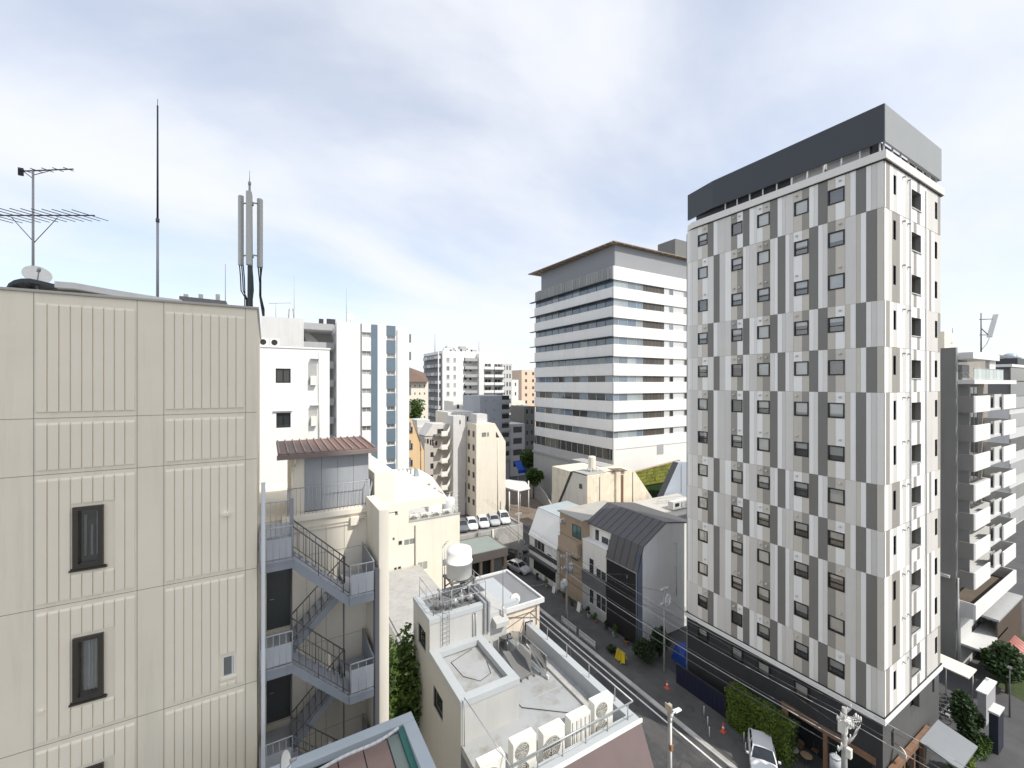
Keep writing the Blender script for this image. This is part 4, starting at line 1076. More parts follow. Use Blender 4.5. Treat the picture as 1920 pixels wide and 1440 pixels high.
for sx in (-1, 1):
    for sy in (-1, 1):
        q.bar((tc_.x + sx * .6, tc_.y + sy * .5, zb2 - .16), (tc_.x + sx * .6, tc_.y + sy * .5, zt0), .08, .08)
    q.bar((tc_.x + sx * .6, tc_.y - .6, zt0 - .05), (tc_.x + sx * .6, tc_.y + .6, zt0 - .05), .08, .1)
    q.bar((tc_.x - .6, tc_.y + sx * .5, zb2), (tc_.x + .6, tc_.y + sx * .5, zt0 - .1), .05, .05)
q.bar((tc_.x - .7, tc_.y - .5, zt0 - .06), (tc_.x + .7, tc_.y - .5, zt0 - .06), .08, .1).bar((tc_.x - .7, tc_.y + .5, zt0 - .06), (tc_.x + .7, tc_.y + .5, zt0 - .06), .08, .1)
q.build('frame', m_dgrey, tk)
q = MB()
for k in range(2):
    x = tc_.x - r_ - .1 - k * .12
    q.tube([(x, tc_.y + .1, zb2), (x, tc_.y + .1, zt0 + ht * 1.1 - k * .1), (x + .08, tc_.y + .1, zt0 + ht * 1.2 - k * .1), (x + .25, tc_.y + .1, zt0 + ht * 1.22 - k * .1)], .02, 6)
q.build('pipe', m_steel, tk)
rn = random.Random(11)
pk = thing('pump_pipework', 'tangle of pumps and grey pipes on the floor under the water tank', 'equipment', (8.0, YB2 + 1.0, zb2 - .16))
for i in range(9):
    x = FX0 + .6 + rn.random() * 2.2; y = YB2 + .5 + rn.random() * 1.3
    pts = [(x, y, zb2 - .1)]
    for k in range(4):
        ax = rn.randrange(3); d = (rn.random() - .3) * 0.7
        p = list(pts[-1]); p[ax] += d; p[2] = max(zb2 - .1, min(zb2 + .55, p[2])); p[0] = min(XU - .3, max(FX0 + .4, p[0])); p[1] = min(YB3 - .4, max(YB2 + .3, p[1])); pts.append(tuple(p))
    MB().tube(pts, 0.025 + rn.random() * .02, 7).build('pipe', rn.choice([m_steel, m_pipe, m_dgrey]), pk)
for i in range(5):
    x = FX0 + .7 + i * .42; y = YB2 + .75 + rn.random() * .5
    MB().cyl((x, y, zb2 - .16), (x, y, zb2 + .25), .1, n=10).cyl((x - .2, y, zb2 + .05), (x + .15, y, zb2 + .05), .07, n=10).build('pump', rn.choice([m_dgrey, m_steel]), pk)
q = MB(); g = 0.95; zz = zb2 + .02
loop = [(FX0 + .25, YB2 + .2, zz), (XU - .15, YB2 + .2, zz), (XU - .15, YB3 - .2, zz)]
for a, b2 in zip(loop, loop[1:]):
    for h in (.5, .95): q.cyl(Vector(a) + Vector((0, 0, h)), Vector(b2) + Vector((0, 0, h)), .016)
    for i in range(4):
        p = Vector(a).lerp(Vector(b2), i / 3); q.cyl(p, p + Vector((0, 0, .95)), .016)
a = Vector(loop[0]); b2 = Vector((FX0 + .25, YB3 - .2, zz))
for h in (.5, .95): q.cyl(a + Vector((0, 0, h)), b2 + Vector((0, 0, h)), .016)
for i in range(3): p = a.lerp(b2, i / 2); q.cyl(p, p + Vector((0, 0, .95)), .016)
tag(q.build('tank_railing', m_pipe), 'thin pipe railing round the tank platform', 'railing')
# aerial mast at the annex
c0 = onY(943, 1170, YB2 + .35); c1 = onY(943, 1062, YB2 + .35)
am = thing('antenna_pole', 'thin dark aerial pole standing right of the water tank', 'pole', (c0.x, c0.y, c0.z))
MB().cyl(c0, c1, .02, .012, 6).build('pole', m_rail, am); MB().cyl(c0 + Vector((0, 0, .35)), c0 + Vector((0, 0, .9)), .05, n=8).build('clamp', m_steel, am)
# stairwell with glass guard
gs = thing('glass_guard', 'glass balustrade round the stair opening on the grey terrace', 'balustrade', (10.6, 17.2, zr))
xg0, xg1 = xY(950, 17.6), xY(1008, 16.6)
m_gl2 = clearglass('guard_glass', (0.78, 0.81, 0.82), 0.08)
for (a, b2) in (((xg0, 18.4), (xg0 + .8, 18.5)), ((xg0 + .8, 18.5), (xg1, 18.3)), ((xg1, 18.3), (xg1 + .1, 16.0)), ((xg0 + .55, 18.4), (xg0 + .75, 16.6))):
    MB().prism([(a[0], a[1], zr + .1), (b2[0], b2[1], zr + .1), (b2[0], b2[1], zr + 1.05), (a[0], a[1], zr + 1.05)], (0.012, .012, 0)).build('glass_panel', m_gl2, gs)
    MB().cyl((a[0], a[1], zr), (a[0], a[1], zr + 1.1), .018).cyl((a[0], a[1], zr + 1.07), (b2[0], b2[1], zr + 1.07), .015).build('post', m_pipe, gs)
q = MB().prism([(xg0 + .05, 16.5, zr + .02), (xg1 - .25, 16.6, zr + .02), (xg1 - .25, 17.9, zr + .35), (xg0 + .05, 18.1, zr + .45)], (0, 0, .06)); 
for i in range(5): q.box((xg0 + .1 + i * .35, 16.4, zr + .0), (xg0 + .14 + i * .35, 16.5, zr + .1))
q.build('stair_dark_sheet', m_dgrey, gs)  # dark grey sheet standing in for the shade inside the stair opening
q = MB().prism([(xg1 - .3, 18.0, zr + .5), (xg1 + .1, 15.9, zr + .18), (xg1 + .1, 15.9, zr + .04), (xg1 - .3, 18.0, zr + .3)], (.08, 0, 0)); q.build('stringer', m_lgrey, gs)
# ------------------------------------------------------------------ cream annex with flat grey roof behind the terrace
gz1 = H - 11.9
gx1 = onZ(1020, 1121, gz1); gx0 = XA + .02
gb = thing('flat_roof_annex', 'small cream building with flat dark grey roof behind the terrace', 'building', (11.5, 21, 0))
MB().box((gx0, 19.55, 0), (gx1.x - .15, 23.4, gz1 - .25)).build('wall', mat('pink_cream_render', (0.76, 0.65, 0.53), 0.7, 0.06, 0.6, streak=0.2), gb)
MB().box((gx0, 19.4, gz1 - .24), (gx1.x, 23.5, gz1 - .12)).build('roof', m_roofg2, gb)
q = MB(); o = .12
q.box((gx0, 19.35, gz1 - .26), (gx1.x + .05, 19.35 + o, gz1)); q.box((gx1.x - .07, 19.35 + o, gz1 - .26), (gx1.x + .05, 23.55, gz1)); q.box((gx0, 23.55 - o, gz1 - .26), (gx1.x - .07, 23.55, gz1))
q.build('roof_edge', m_lgrey, gb, bevel=.01)
q = MB()
ya = 19.5
cA, cB, cC = onY(949, 1180, ya), onY(985, 1150, ya), onY(1006, 1136, ya)
q.bar((cA.x, ya, cA.z), (cC.x, ya, cC.z - .1), .02, .02).bar((cA.x, ya, cC.z - .1), (cC.x, ya, cA.z + .1), .02, .02).bar((cA.x, ya, cA.z + .5), (cC.x, ya, cA.z + .5), .02, .02).bar((cC.x, ya, cA.z - .3), (cC.x, ya, cC.z), .03, .03)
q.build('wall_bracing', m_rail, gb)
w0 = onY(990, 1172, 19.55); win(gb, 'Y', 19.54, w0.x - .3, w0.x + .3, w0.z - .3, w0.z + .3, m_lgrey, m_glassd, .04, .05, -.02, sill=.04)
dish('satellite_dish', 'white satellite dish on the edge of the flat dark grey roof', onY(966, 1122, 19.8), .27, (-.1, -.95, .3), m_acw, base_z=gz1 - .12)
q = MB().prism([(gx0 + .1, 19.5, gz1 - .11), (gx0 + 1.2, 19.5, gz1 - .11), (gx0 + 1.2, 22.5, gz1 - .11), (gx0 + .1, 22.5, gz1 - .11)], (0, 0, .35)); q.build('roof_upstand', m_fw2, gb, bevel=.01)
# ------------------------------------------------------------------ low cream building between, and tree
jz0 = H - 17.5
jc = onZ(754, 1211, jz0)
jb = thing('low_cream_building', 'low cream building with a bare concrete roof behind the terrace building', 'building', (jc.x + 1.5, jc.y + 3, 0))
MB().box((jc.x, jc.y, 0), (jc.x + 5, 39.8, jz0 - .06)).build('wall', m_cream, jb)
MB().box((jc.x - .08, jc.y - .08, jz0 - .05), (jc.x + 5, 39.8, jz0)).build('roof_slab', m_conc, jb, bevel=.01)
MB().tube([(jc.x + .35, jc.y - .05, 2), (jc.x + .35, jc.y - .05, jz0 - .3)], .04, 8).build('downpipe', m_cream, jb)
MB().box((jc.x + .1, jc.y + .25, jz0 + .001), (jc.x + .25, 39.8, jz0 + .12)).build('roof_kerb', m_conc, jb)
# ------------------------------------------------------------------ generic block with window grid on its south face
def block(name, label, px0, px1, ytop, Y, dep, mt, cols=(), rows=(), fm=None, gm=None, ref=None, z0=0.0, cap=None, extra=(), fw=0.07, mull=(0.5,), group=None, side=None, recess=0.12, sill=None):
    X0, X1 = xY(px0, Y), xY(px1, Y); zt = zY((px0 + px1) / 2, ytop, Y)
    t = thing(name, label, 'building', (X0, Y, z0), group)
    hs = []
    rf = ref or (px0 + px1) / 2
    for (r0, r1) in rows:
        for (c0, c1) in cols: hs.append((xY(c0, Y), xY(c1, Y), zY(rf, r1, Y), zY(rf, r0, Y)))
    hs += [(xY(a, Y), xY(b, Y), zY((a + b) / 2, d, Y), zY((a + b) / 2, c, Y)) for (a, b, c, d) in extra]
    q = MB().wall('Y', Y, X0, X1, z0, zt, hs, recess + .02)
    q.poly([(X0, Y, z0), (X0, Y + dep, z0), (X0, Y + dep, zt), (X0, Y, zt)]); q.poly([(X1, Y, z0), (X1, Y + dep, z0), (X1, Y + dep, zt), (X1, Y, zt)])
    q.poly([(X0, Y + dep, z0), (X1, Y + dep, z0), (X1, Y + dep, zt), (X0, Y + dep, zt)])
    q.poly([(X0, Y, zt), (X1, Y, zt), (X1, Y + dep, zt), (X0, Y + dep, zt)])
    q.build('wall', mt, t)
    if cap is not None:
        s = MB().box((X0 - .08, Y - .08, zt + .004), (X1 + .08, Y + .25, zt + .3)).box((X0 - .08, Y + .25, zt + .004), (X0 + .2, Y + dep, zt + .3)).box((X1 - .2, Y + .25, zt + .004), (X1 + .08, Y + dep, zt + .3))
        s.build('parapet', cap, t)
    for h in hs: win(t, 'Y', Y, h[0], h[1], h[2], h[3], fm or m_blackf, gm or m_glassd, fw, .07, recess, mull=mull, sill=sill)
    return t, X0, X1, zt
# ------------------------------------------------------------------ white building left of centre
CY = 34.0
cbld, cx0, cx1, cz = block('white_building', 'plain white building with two dark square windows behind the metal hut', 470, 618, 653, CY, 12, m_white, extra=[(517, 545, 691, 718), (518, 545, 774, 802)], fw=.08, recess=.16)
MB().box((cx0, CY - .06, cz + .004), (cx1 + .06, CY + .3, cz + .12)).build('parapet', m_white, cbld)
s = MB().box((xY(512, CY), CY - .14, zY(530, 771, CY)), (xY(548, CY), CY - .002, zY(530, 769.5, CY))); s.build('window_hood', m_lgrey, cbld)
for (a, b_, c, d) in ((578, 594, 682, 721), (579, 594.5, 769, 797)):
    x0, x1_, zt_, zb_ = xY(a, CY), xY(b_, CY), zY(585, c, CY), zY(585, d, CY)
    MB().box((x0, CY - .02, zb_), (x1_, CY - .004, zt_)).build('recess_panel', mat('recess_grey', (0.42, 0.42, 0.39), .7, .2, 1.2), cbld)
    MB().box((x0 + .12, CY - .34, zb_ - .05), (x1_ - .05, CY - .03, zb_ + .62)).build('ac_box', m_acw, cbld, bevel=.02)
    MB().box((xY(582, CY), CY - .3, zt_ + .34), (xY(598, CY), CY - .005, zt_ + .4)).build('hood', m_lgrey, cbld)
MB().cyl((xY(598, CY), CY - .06, zY(598, 880, CY)), (xY(598, CY), CY - .06, zY(598, 661, CY)), .05, n=8).build('downpipe', m_lgrey, cbld)
sg = onY(502, 646, CY)
sgn = thing('roof_air_conditioner', 'pair of small dark-framed units on the left of the white roof', 'air conditioner', (sg.x, CY + .8, cz))
for k in (0, 1):
    MB().box((sg.x - .55 + k * .7, CY + .6, cz + .15), (sg.x + .05 + k * .7, CY + .95, cz + .7)).build('casing', m_acw, sgn, bevel=.02)
    MB().cyl((sg.x - .28 + k * .7, CY + .58, cz + .42), (sg.x - .28 + k * .7, CY + .6, cz + .42), .2, n=16).build('fan_grille', m_black, sgn)
MB().box((sg.x - .7, CY + .57, cz + .02), (sg.x + .9, CY + 1, cz + .14)).build('stand', m_rail, sgn)
# ------------------------------------------------------------------ white and blue apartment tower
DY = 66.0
dx0 = xY(633.5, DY); dx1 = xY(765, DY); dzt = zY(690, 606.5, DY)
db = thing('blue_striped_tower', 'white apartment tower with slate blue vertical stripes', 'building', (dx0, DY, 0))
m_slate = mat('slate_blue', (0.125, 0.175, 0.225), .55, .05, .4)
def dxx(c): return xY(480 + c / 4.235, DY)
def dzz(c, px=700): return zY(px, 560 + c / 4.235, DY)
wcols = []
hs = [(dxx(842), dxx(913), dzz(310 + 147.5 * k), dzz(270 + 147.5 * k)) for k in range(8)]
hs2 = [(dxx(1040), dxx(1105), dzz(322 + 143 * k), dzz(285 + 143 * k)) for k in range(8)]
MB().wall('Y', DY, dx0, dx1, 0, dzt, hs + hs2, .4).poly([(dx0, DY, dzt), (dx1, DY, dzt), (dx1, DY + 14, dzt), (dx0, DY + 14, dzt)]).poly([(dx0, DY, 0), (dx0, DY + 14, 0), (dx0, DY + 14, dzt), (dx0, DY, dzt)]).build('wall', m_white, db)
MB().slab('Y', DY, dxx(916), dxx(964), dzz(1310), dzt - .1, .004, .12).build('blue_stripe', m_slate, db)
lo = dzt - .1
for k, h in enumerate(hs2 + [None]):
    top = h[3] if h else dzz(1395)
    if lo - top > .2: MB().slab('Y', DY, dxx(1037), dxx(1107), max(top, 0), lo, .004, .10).build('blue_panel', m_slate, db)
    if h: lo = h[2]
for h in hs: win(db, 'Y', DY, h[0], h[1], h[2], h[3], m_lgrey, m_glassl, .08, .08, .3, mull=(.5,))
for h in hs2: win(db, 'Y', DY, h[0], h[1], h[2], h[3], m_lgrey, m_glassl, .08, .08, .3, mull=(.45,))
q = MB().cyl((dxx(836), DY - .08, 4), (dxx(836), DY - .08, dzt - .1), .09, n=6); q.build('downpipe', m_dgrey, db)
MB().slab('Y', DY, dx0 - .2, dxx(678), 0, dzt + .1, .004, .35).build('fin', m_white, db)
MB().slab('Y', DY, dxx(1120), dx1 + .1, 0, dzt - .6, .004, .25).build('fin', m_white, db)
for k in range(9):                                     # dark balconies glimpsed on the far side
    z = dzz(340 + 143 * k, 766)
    MB().box((dx1 + .1, DY + 1, z), (dx1 + .8, DY + 4, z + 1.3)).build('balcony', m_dgrey, db)
# its stair wing
wx0_ = xY(490, DY + 2); wxm = xY(569.5, DY + 2)
wt = zY(540, 596, DY + 2)
MB().box((wx0_, DY + 2, 0), (wxm, DY + 12, wt)).build('wing', m_lgrey, db)
MB().box((wxm, DY + 6, 0), (dx0, DY + 12, wt - .6)).build('wing', m_mgrey, db)
for k in range(9):
    z = zY(610, 607 + 35 * k, DY + 2)
    MB().box((wxm, DY + 2, z - .95), (dx0 - .3, DY + 2.3, z)).build('gallery_parapet', m_mgrey, db)
    MB().box((wxm, DY + 2.3, z - 1.1), (dx0 - .3, DY + 6, z - .96)).build('gallery_floor', m_lgrey, db)
q = MB().prism([(wxm + 1, DY + 5.8, zY(600, 650, DY + 2)), (wxm + 3.4, DY + 5.8, zY(600, 650, DY + 2)), (wxm + .6, DY + 5.8, zY(600, 615, DY + 2)), (wxm - .0, DY + 5.8, zY(600, 615, DY + 2))], (0, .1, 0)); q.build('stair_flight', m_white, db)
# roof things
def roofmast(px, y0, y1, Y, label, r=.04, name='whip_antenna'):
    a, c = onY(px, y1, Y), onY(px, y0, Y)
    t = thing(name, label, 'antenna', a); MB().cyl(a, c, r, r * .6, 6).build('mast', m_pipe, t); MB().box(a - Vector((.12, .12, 0)), a + Vector((.12, .12, .15))).build('foot', m_lgrey, t); return t
roofmast(551.5, 517, 597, DY + 5, 'thin aerial above the left end of the blue striped tower')
roofmast(649.5, 540, 607, DY + 1, 'thin aerial beside the small dish on the blue striped tower')
t = roofmast(517, 567, 597, DY + 4, 'small T-shaped television aerial on the pale stair wing')
MB().cyl(onY(504, 569, DY + 4), onY(546, 568, DY + 4), .035, n=5).build('boom', m_pipe, t)
dish('satellite_dish', 'tiny white dish on top of the blue striped tower', onY(657, 594, DY + 1), .55, (.3, -.9, .3), m_white, base_z=dzt)
t = thing('roof_hatch_rail', 'small curved pipe frame on top of the pale stair wing', 'railing', onY(545, 595, DY + 4))
q = MB()
for px in (541, 551): q.tube([onY(px, 597, DY + 4), onY(px, 582, DY + 4), onY(px + (2 if px < 545 else -2), 579, DY + 5.5), onY(px, 597, DY + 5.5)], .06, 6)
q.build('hoop', m_pipe, t)
t = thing('roof_box', 'two small dark boxes on the roof of the blue striped tower', 'equipment', onY(612, 605, DY + 3))
for px in (602.5, 617): c = onY(px, 604, DY + 3); MB().box((c.x - .3, c.y, c.z - .3), (c.x + (.3 if px < 610 else .9), c.y + .5, c.z + .5)).build('casing', m_char, t)
# ------------------------------------------------------------------ cream building with white attic
EY = 40.0
ez_ = zY(860, 963, EY); ex0, ex1 = xY(722, EY), xY(862, EY); exm = xY(766.5, EY); ezh = zY(745, 940, EY)
eb = thing('cream_building', 'cream building with white attic and rooftop air conditioners in the middle', 'building', (ex0, EY, 0))
ew = [(735.5, 745.5, 953, 964), (757, 778, 1010, 1022), (757, 778, 1063, 1076), (783, 802, 1053, 1069), (829, 840, 1048, 1062), (724, 728.5, 1072, 1080), (736, 740, 1008, 1013), (747, 754, 1014, 1022), (739, 744, 1064, 1071), (746, 752, 1062, 1071)]
hs = [(xY(a, EY), xY(b_, EY), zY((a + b_) / 2, d, EY), zY((a + b_) / 2, c, EY)) for a, b_, c, d in ew]
q = MB().wall('Y', EY, ex0, exm, 0, ezh, [h for h in hs if h[1] <= exm], .1).wall('Y', EY, exm, ex1, 0, ez_, [h for h in hs if h[0] >= exm - .9], .1)
q = MB()
hs_l = [(h[0], min(h[1], exm), h[2], h[3]) for h in hs if h[0] < exm]; hs_r = [(max(h[0], exm), h[1], h[2], h[3]) for h in hs if h[1] > exm]
q.wall('Y', EY, ex0, exm, 0, ezh, hs_l, .1); q.wall('Y', EY, exm, ex1, 0, ez_, hs_r, .1)
q.box((ex0, EY + .02 + 3, 0), (ex1, EY + 9, ez_ - .3)); q.poly([(ex1, EY, 0), (ex1, EY + 9, 0), (ex1, EY + 9, ez_), (ex1, EY, ez_)]); q.poly([(ex0, EY, 0), (ex0, EY + 3, 0), (ex0, EY + 3, ezh), (ex0, EY, ezh)])
q.poly([(exm, EY, ez_), (exm, EY + 3, ez_), (exm, EY + 3, ezh), (exm, EY, ezh)]); q.poly([(ex0, EY, ezh), (exm, EY, ezh), (exm, EY + 3, ezh), (ex0, EY + 3, ezh)])
q.build('wall', m_cream, eb)
for i, h in enumerate(hs): win(eb, 'Y', EY, h[0], h[1], h[2], h[3], m_whitew if 0 < i < 5 else m_dgrey, m_glassl if 0 < i < 5 else m_glassd, .05, .05, .06, mull=((.5,) if 0 < i < 5 else ()), sill=.06 if i < 1 else None)
MB().box((exm, EY - .04, ez_ - .06), (ex1 + .05, EY + .15, ez_ + .08)).build('coping', m_mgrey, eb)
MB().box((exm, EY + .15, ez_ - .7), (ex1, EY + 9, ez_ - .5)).build('roof_deck', m_lgrey, eb)
q = MB()
for px, a, b_ in ((725, 995, 1063), (778, 985, 1120)): q.cyl((xY(px, EY), EY - .07, zY(px, b_, EY)), (xY(px, EY), EY - .07, zY(px, a, EY)), .05, n=8)
q.build('downpipe', m_dgrey, eb)
# attic
AT = 42.6
def ap(px, py, Y=AT): return onY(px, py, Y)
q = MB()
pr = [ap(744, 975), ap(846, 975), ap(838, 932), ap(811, 894), ap(767, 896), ap(744, 897)]
pr[0].z = pr[1].z = ez_ - .5
hsw = (xY(782, AT), xY(801, AT), zY(791, 931, AT), zY(791, 912, AT))
q.prism(pr, (0, 5, 0)); q.build('attic', m_white, eb)
win(eb, 'Y', AT - .02, hsw[0], hsw[1], hsw[2], hsw[3], m_white, m_glassd, .07, .06, -.04, mull=(.5,), sill=.05)
win(eb, 'Y', AT - .02, xY(809, AT), xY(817, AT), zY(813, 926, AT), zY(813, 913, AT), m_white, m_glassl, .06, .06, -.04)
MB().prism([ap(744, 898, AT - .9), ap(766, 897, AT - .9), ap(768, 936, AT - .9), ap(750, 934, AT - .9)], (0, .88, 0)).build('dormer', m_white, eb, bevel=.03)
MB().prism([ap(773, 914, AT - .35), ap(810, 906, AT - .35), ap(811, 896, AT - .35), ap(773, 899, AT - .35)], (0, .33, 0)).build('eave', m_white, eb, bevel=.02)
q = MB(); prs = [(744, 940), (768, 958), (790, 962), (835, 955)]
for k in range(4): q.box((xY(748 + k * 13, AT - .5), AT - .7 - .2 * k, ez_ - .45), (xY(790 + k * 10, AT - .5), AT - .55 - .2 * k, ez_ + .9 - k * .28))
q.build('timber_step', m_lgrey, eb)
c0, c1 = ap(804, 966, EY + 1.2), ap(829, 926, EY + 1.2)
MB().box((c0.x, EY + 1.2, ez_ - .5), (c1.x, EY + 2.2, c1.z)).build('chimney_block', m_white, eb, bevel=.02)
MB().box((c0.x - .05, EY + 1.15, c1.z + .004), (c1.x + .05, EY + 2.3, c1.z + .1)).build('chimney_cap', mat('terracotta', (0.42, 0.20, 0.13), .7, .1, 2), eb)
c0 = ap(833, 960, EY + 2); MB().lathe((c0.x + .55, EY + 2, ez_ - .5), [(.62, 0), (.66, .1), (.62, 1.5), (.5, 1.68), (.2, 1.75)], 24).build('round_tank', mat('pale_tank', (0.62, 0.64, 0.64), .5, .05, 1), eb)
for i, px in enumerate((776, 797, 818, 838)):
    x = xY(px, EY + .6); sc_ = .8
    ac_unit('air conditioner number %s from the left on the cream building roof' % ('one', 'two', 'three', 'four')[i] if False else ('leftmost', 'second from the left', 'third from the left', 'rightmost')[i] + ' small air conditioner on the cream building roof', x, EY + .6, ez_ - .5, .9, .34, .85, 1, group='air conditioners on the cream building roof')
q = MB(); railing(q, [(exm + .1, EY + .1, ez_), (ex1 - .1, EY + .1, ez_), (ex1 - .1, EY + 4, ez_)], .55, .025, .5, br=.015)
tag(q.build('roof_railing', m_lgrey), 'low grey railing along the parapet of the cream building', 'railing')
q = MB(); c0 = onY(838, 927, EY + 3); c1 = onY(860, 965, EY + 3)
for i in range(4): q.cyl((c0.x + i * .35, EY + 3, ez_ - .4), (c0.x + i * .35, EY + 3, c0.z), .02, n=5)
for i in range(4): q.cyl((c0.x, EY + 3, ez_ + i * .5), (c1.x, EY + 3, ez_ + i * .5), .02, n=5)
tag(q.build('roof_frame', m_lgrey), 'pale pipe frame at the right end of the cream building roof', 'frame')
q = MB()
vx = [xY(p, AT + 1) for p in (748, 756, 764, 770)]
t = thing('roof_vents', 'row of small steel roof vents on the white attic', 'vent', (vx[0], AT + 1, zY(756, 896, AT)))
for x in vx: MB().cyl((x, AT + 1, zY(756, 897, AT)), (x, AT + 1, zY(756, 884, AT)), .09, n=8).cyl((x, AT + 1, zY(756, 886, AT)), (x, AT + 1, zY(756, 883, AT)), .14, n=8).build('vent', m_steel, t)
q = MB().prism([ap(778, 893, AT + .5), ap(786, 893, AT + .5), ap(784, 880, AT + .5), ap(779, 878, AT + .5)], (0, .4, 0)); tag(q.build('roof_cowl', mat('cowl_green', (0.30, 0.35, 0.33), .5)), 'grey-green metal cowl on the white attic', 'cowl')
# ------------------------------------------------------------------ green roofed shed, parking deck
kz = H - 23.5
kc = onZ(952, 1026, kz); kb_ = onZ(916, 1002, kz); kx0 = kc.x - 9.0
kb = thing('green_roof_shed', 'low shed with pale green flat roof and tan fascia', 'building', (kx0 + 4, kc.y + 2, 0))
MB().box((kx0 + .2, kc.y + .2, kz - .12), (kc.x - .2, kb_.y - .2, kz - .06)).build('roof', mat('pale_green_roof', (0.60, 0.66, 0.55), .6, .06, .4), kb)
q = MB().box((kx0, kc.y, kz - 1.2), (kc.x, kc.y + .2, kz)).box((kc.x - .2, kc.y + .2, kz - 1.2), (kc.x, kb_.y, kz)).box((kx0, kb_.y - .2, kz - 1.2), (kc.x - .2, kb_.y, kz)).box((kx0, kc.y + .2, kz - 1.2), (kx0 + .2, kb_.y - .2, kz))
q.build('fascia', mat('tan_fascia', (0.36, 0.315, 0.26), .7, .06, .6), kb)
q = MB()
for x in (kc.x - .5, kc.x - 2.6, kc.x - 4.4, kc.x - 6.4): q.box((x, kc.y + .1, 0), (x + .4, kc.y + .5, kz - 1.2))
q.box((kc.x - .45, kc.y + .5, 0), (kc.x - .1, kb_.y - .1, kz - 1.2)); q.build('pier', m_tan, kb)
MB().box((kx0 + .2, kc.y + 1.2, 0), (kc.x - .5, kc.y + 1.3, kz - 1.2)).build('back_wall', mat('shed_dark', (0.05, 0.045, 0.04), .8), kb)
MB().box((kc.x - 2.2, kc.y + .55, 0.3), (kc.x - .6, kc.y + .6, kz - 1.4)).build('shop_window', m_glassl, kb)
dzk = H - 23.7
dk = thing('parking_deck', 'concrete parking deck wall behind the green roofed shed', 'wall', (32, 60, 0))
MB().box((24, 60.0, 0), (37.3, 60.3, dzk + .25)).build('deck_wall', m_conc, dk); MB().box((24, 60.3, dzk - .3), (37.3, 68, dzk)).build('deck_slab', m_concd, dk)
MB().box((37.0, 60.3, 0), (37.3, 68, dzk + .3)).build('deck_wall', m_conc, dk)
q = MB()
for x in (29, 31.5): q.cyl((x, 59.8, 2), (x, 59.8, dzk + .4), .12, n=8)
q.build('post', m_cream, dk)
# ------------------------------------------------------------------ cream slab with chamfered top
LY = 80.0
lx0, lx1 = xY(893, LY), xY(948, LY); lzt = zY(905, 795, LY)
lb = thing('cream_slab', 'cream slab block with chamfered shoulder and blank sunlit wall', 'building', (lx0, LY, 0))
prf = [(lx0, LY, 0), (lx1, LY, 0), (lx1, LY, zY(948, 828, LY)), (xY(928, LY), LY, lzt), (lx0, LY, lzt)]
q = MB().poly(prf); q.poly([(p[0], LY + 5.2, p[2]) for p in prf])
q.poly([(lx0, LY, lzt), (xY(928, LY), LY, lzt), (xY(928, LY), LY + 5.2, lzt), (lx0, LY + 5.2, lzt)]); q.poly([prf[2], prf[3], (prf[3][0], LY + 5.2, prf[3][2]), (prf[2][0], LY + 5.2, prf[2][2])])
hsl = []
for k in range(6):
    z1_ = H - 8.4 - 1.6 - 2.9 * k
    for (u0, u1) in ((LY + .8, LY + 1.9), (LY + 3.2, LY + 4.3)): hsl.append((u0, u1, z1_ - 1.3, z1_))
q.wall('X', lx0, LY, LY + 5.2, 0, lzt, hsl, .2); q.build('wall', m_cream, lb)
for h in hsl: win(lb, 'X', lx0, h[0], h[1], h[2], h[3], m_dgrey, m_glassd, .06, .06, .12, mull=(.5,))
for (a, b_, c, d) in ((904, 911, 811, 818), (914, 916, 811, 818)):
    win(lb, 'Y', LY, xY(a, LY), xY(b_, LY), zY(908, d, LY), zY(908, c, LY), m_dgrey, m_glassl, .06, .06, -.05)
MB().prism([(xY(930, LY), LY - .05, zY(931, 820, LY)), (xY(936, LY), LY - .05, zY(936, 820, LY)), (xY(930, LY), LY - .05, zY(931, 809, LY))], (0, .04, 0)).build('corner_window', m_glassd, lb)
MB().cyl((xY(933, LY), LY - .08, 1), (xY(933, LY), LY - .08, zY(933, 824, LY)), .09, n=6).build('downpipe', m_cream, lb)
MB().box((lx0 + .6, LY + 1, lzt), (lx0 + 3, LY + 4, lzt + 2.0)).build('roof_box', m_lgrey, lb)
# lift tower, stair and shaded wing
tx0, tx1 = xY(850, 84.6), xY(872, 84.6)
tt_ = thing('lift_tower', 'slim pale grey lift tower left of the cream slab', 'building', (tx0, 84.6, 0))
MB().box((tx0, 84.6, 0), (tx1, 88, zY(860, 780, 84.6))).build('shaft', m_lgrey, tt_)
win(tt_, 'Y', 84.6, xY(861.5, 84.6), xY(863.5, 84.6), zY(862, 795, 84.6), zY(862, 788, 84.6), m_dgrey, m_glassd, .05, .05, -.04)
q = MB(); railing(q, [(tx0 + .1, 84.8, zY(860, 780, 84.6)), (tx1 - .1, 84.8, zY(860, 780, 84.6))], 1.0, .05, .6, br=.03); q.build('roof_rail', m_pipe, tt_)
SY = 87.5
wing, wa, wb_, wzt = block('shaded_wing', 'grey shaded wing with small windows left of the lift tower', 796, 840, 818, SY, 6, mat('wing_grey', (0.52, 0.49, 0.45), .7, .05, .5, streak=.15), extra=[(796.5, 798, 822, 831), (800, 804, 823, 832), (806, 809, 824, 835), (810, 813, 825, 836), (816, 820, 827, 835), (807, 813, 848, 857), (807, 813, 869, 879), (818, 830, 803.5, 815) if False else (807, 812, 890, 898)], fw=.06, mull=())
pr = [onY(796, 830, SY), onY(812, 797, SY), onY(842, 797, SY), onY(842, 818, SY), onY(796, 818, SY)]
MB().prism([onY(797, 817.5, SY), onY(842, 817.5, SY), onY(842, 795, SY), onY(812, 795, SY)], (0, 5, 0)).build('attic', mat('wing_light', (0.62, 0.60, 0.57), .7), wing)
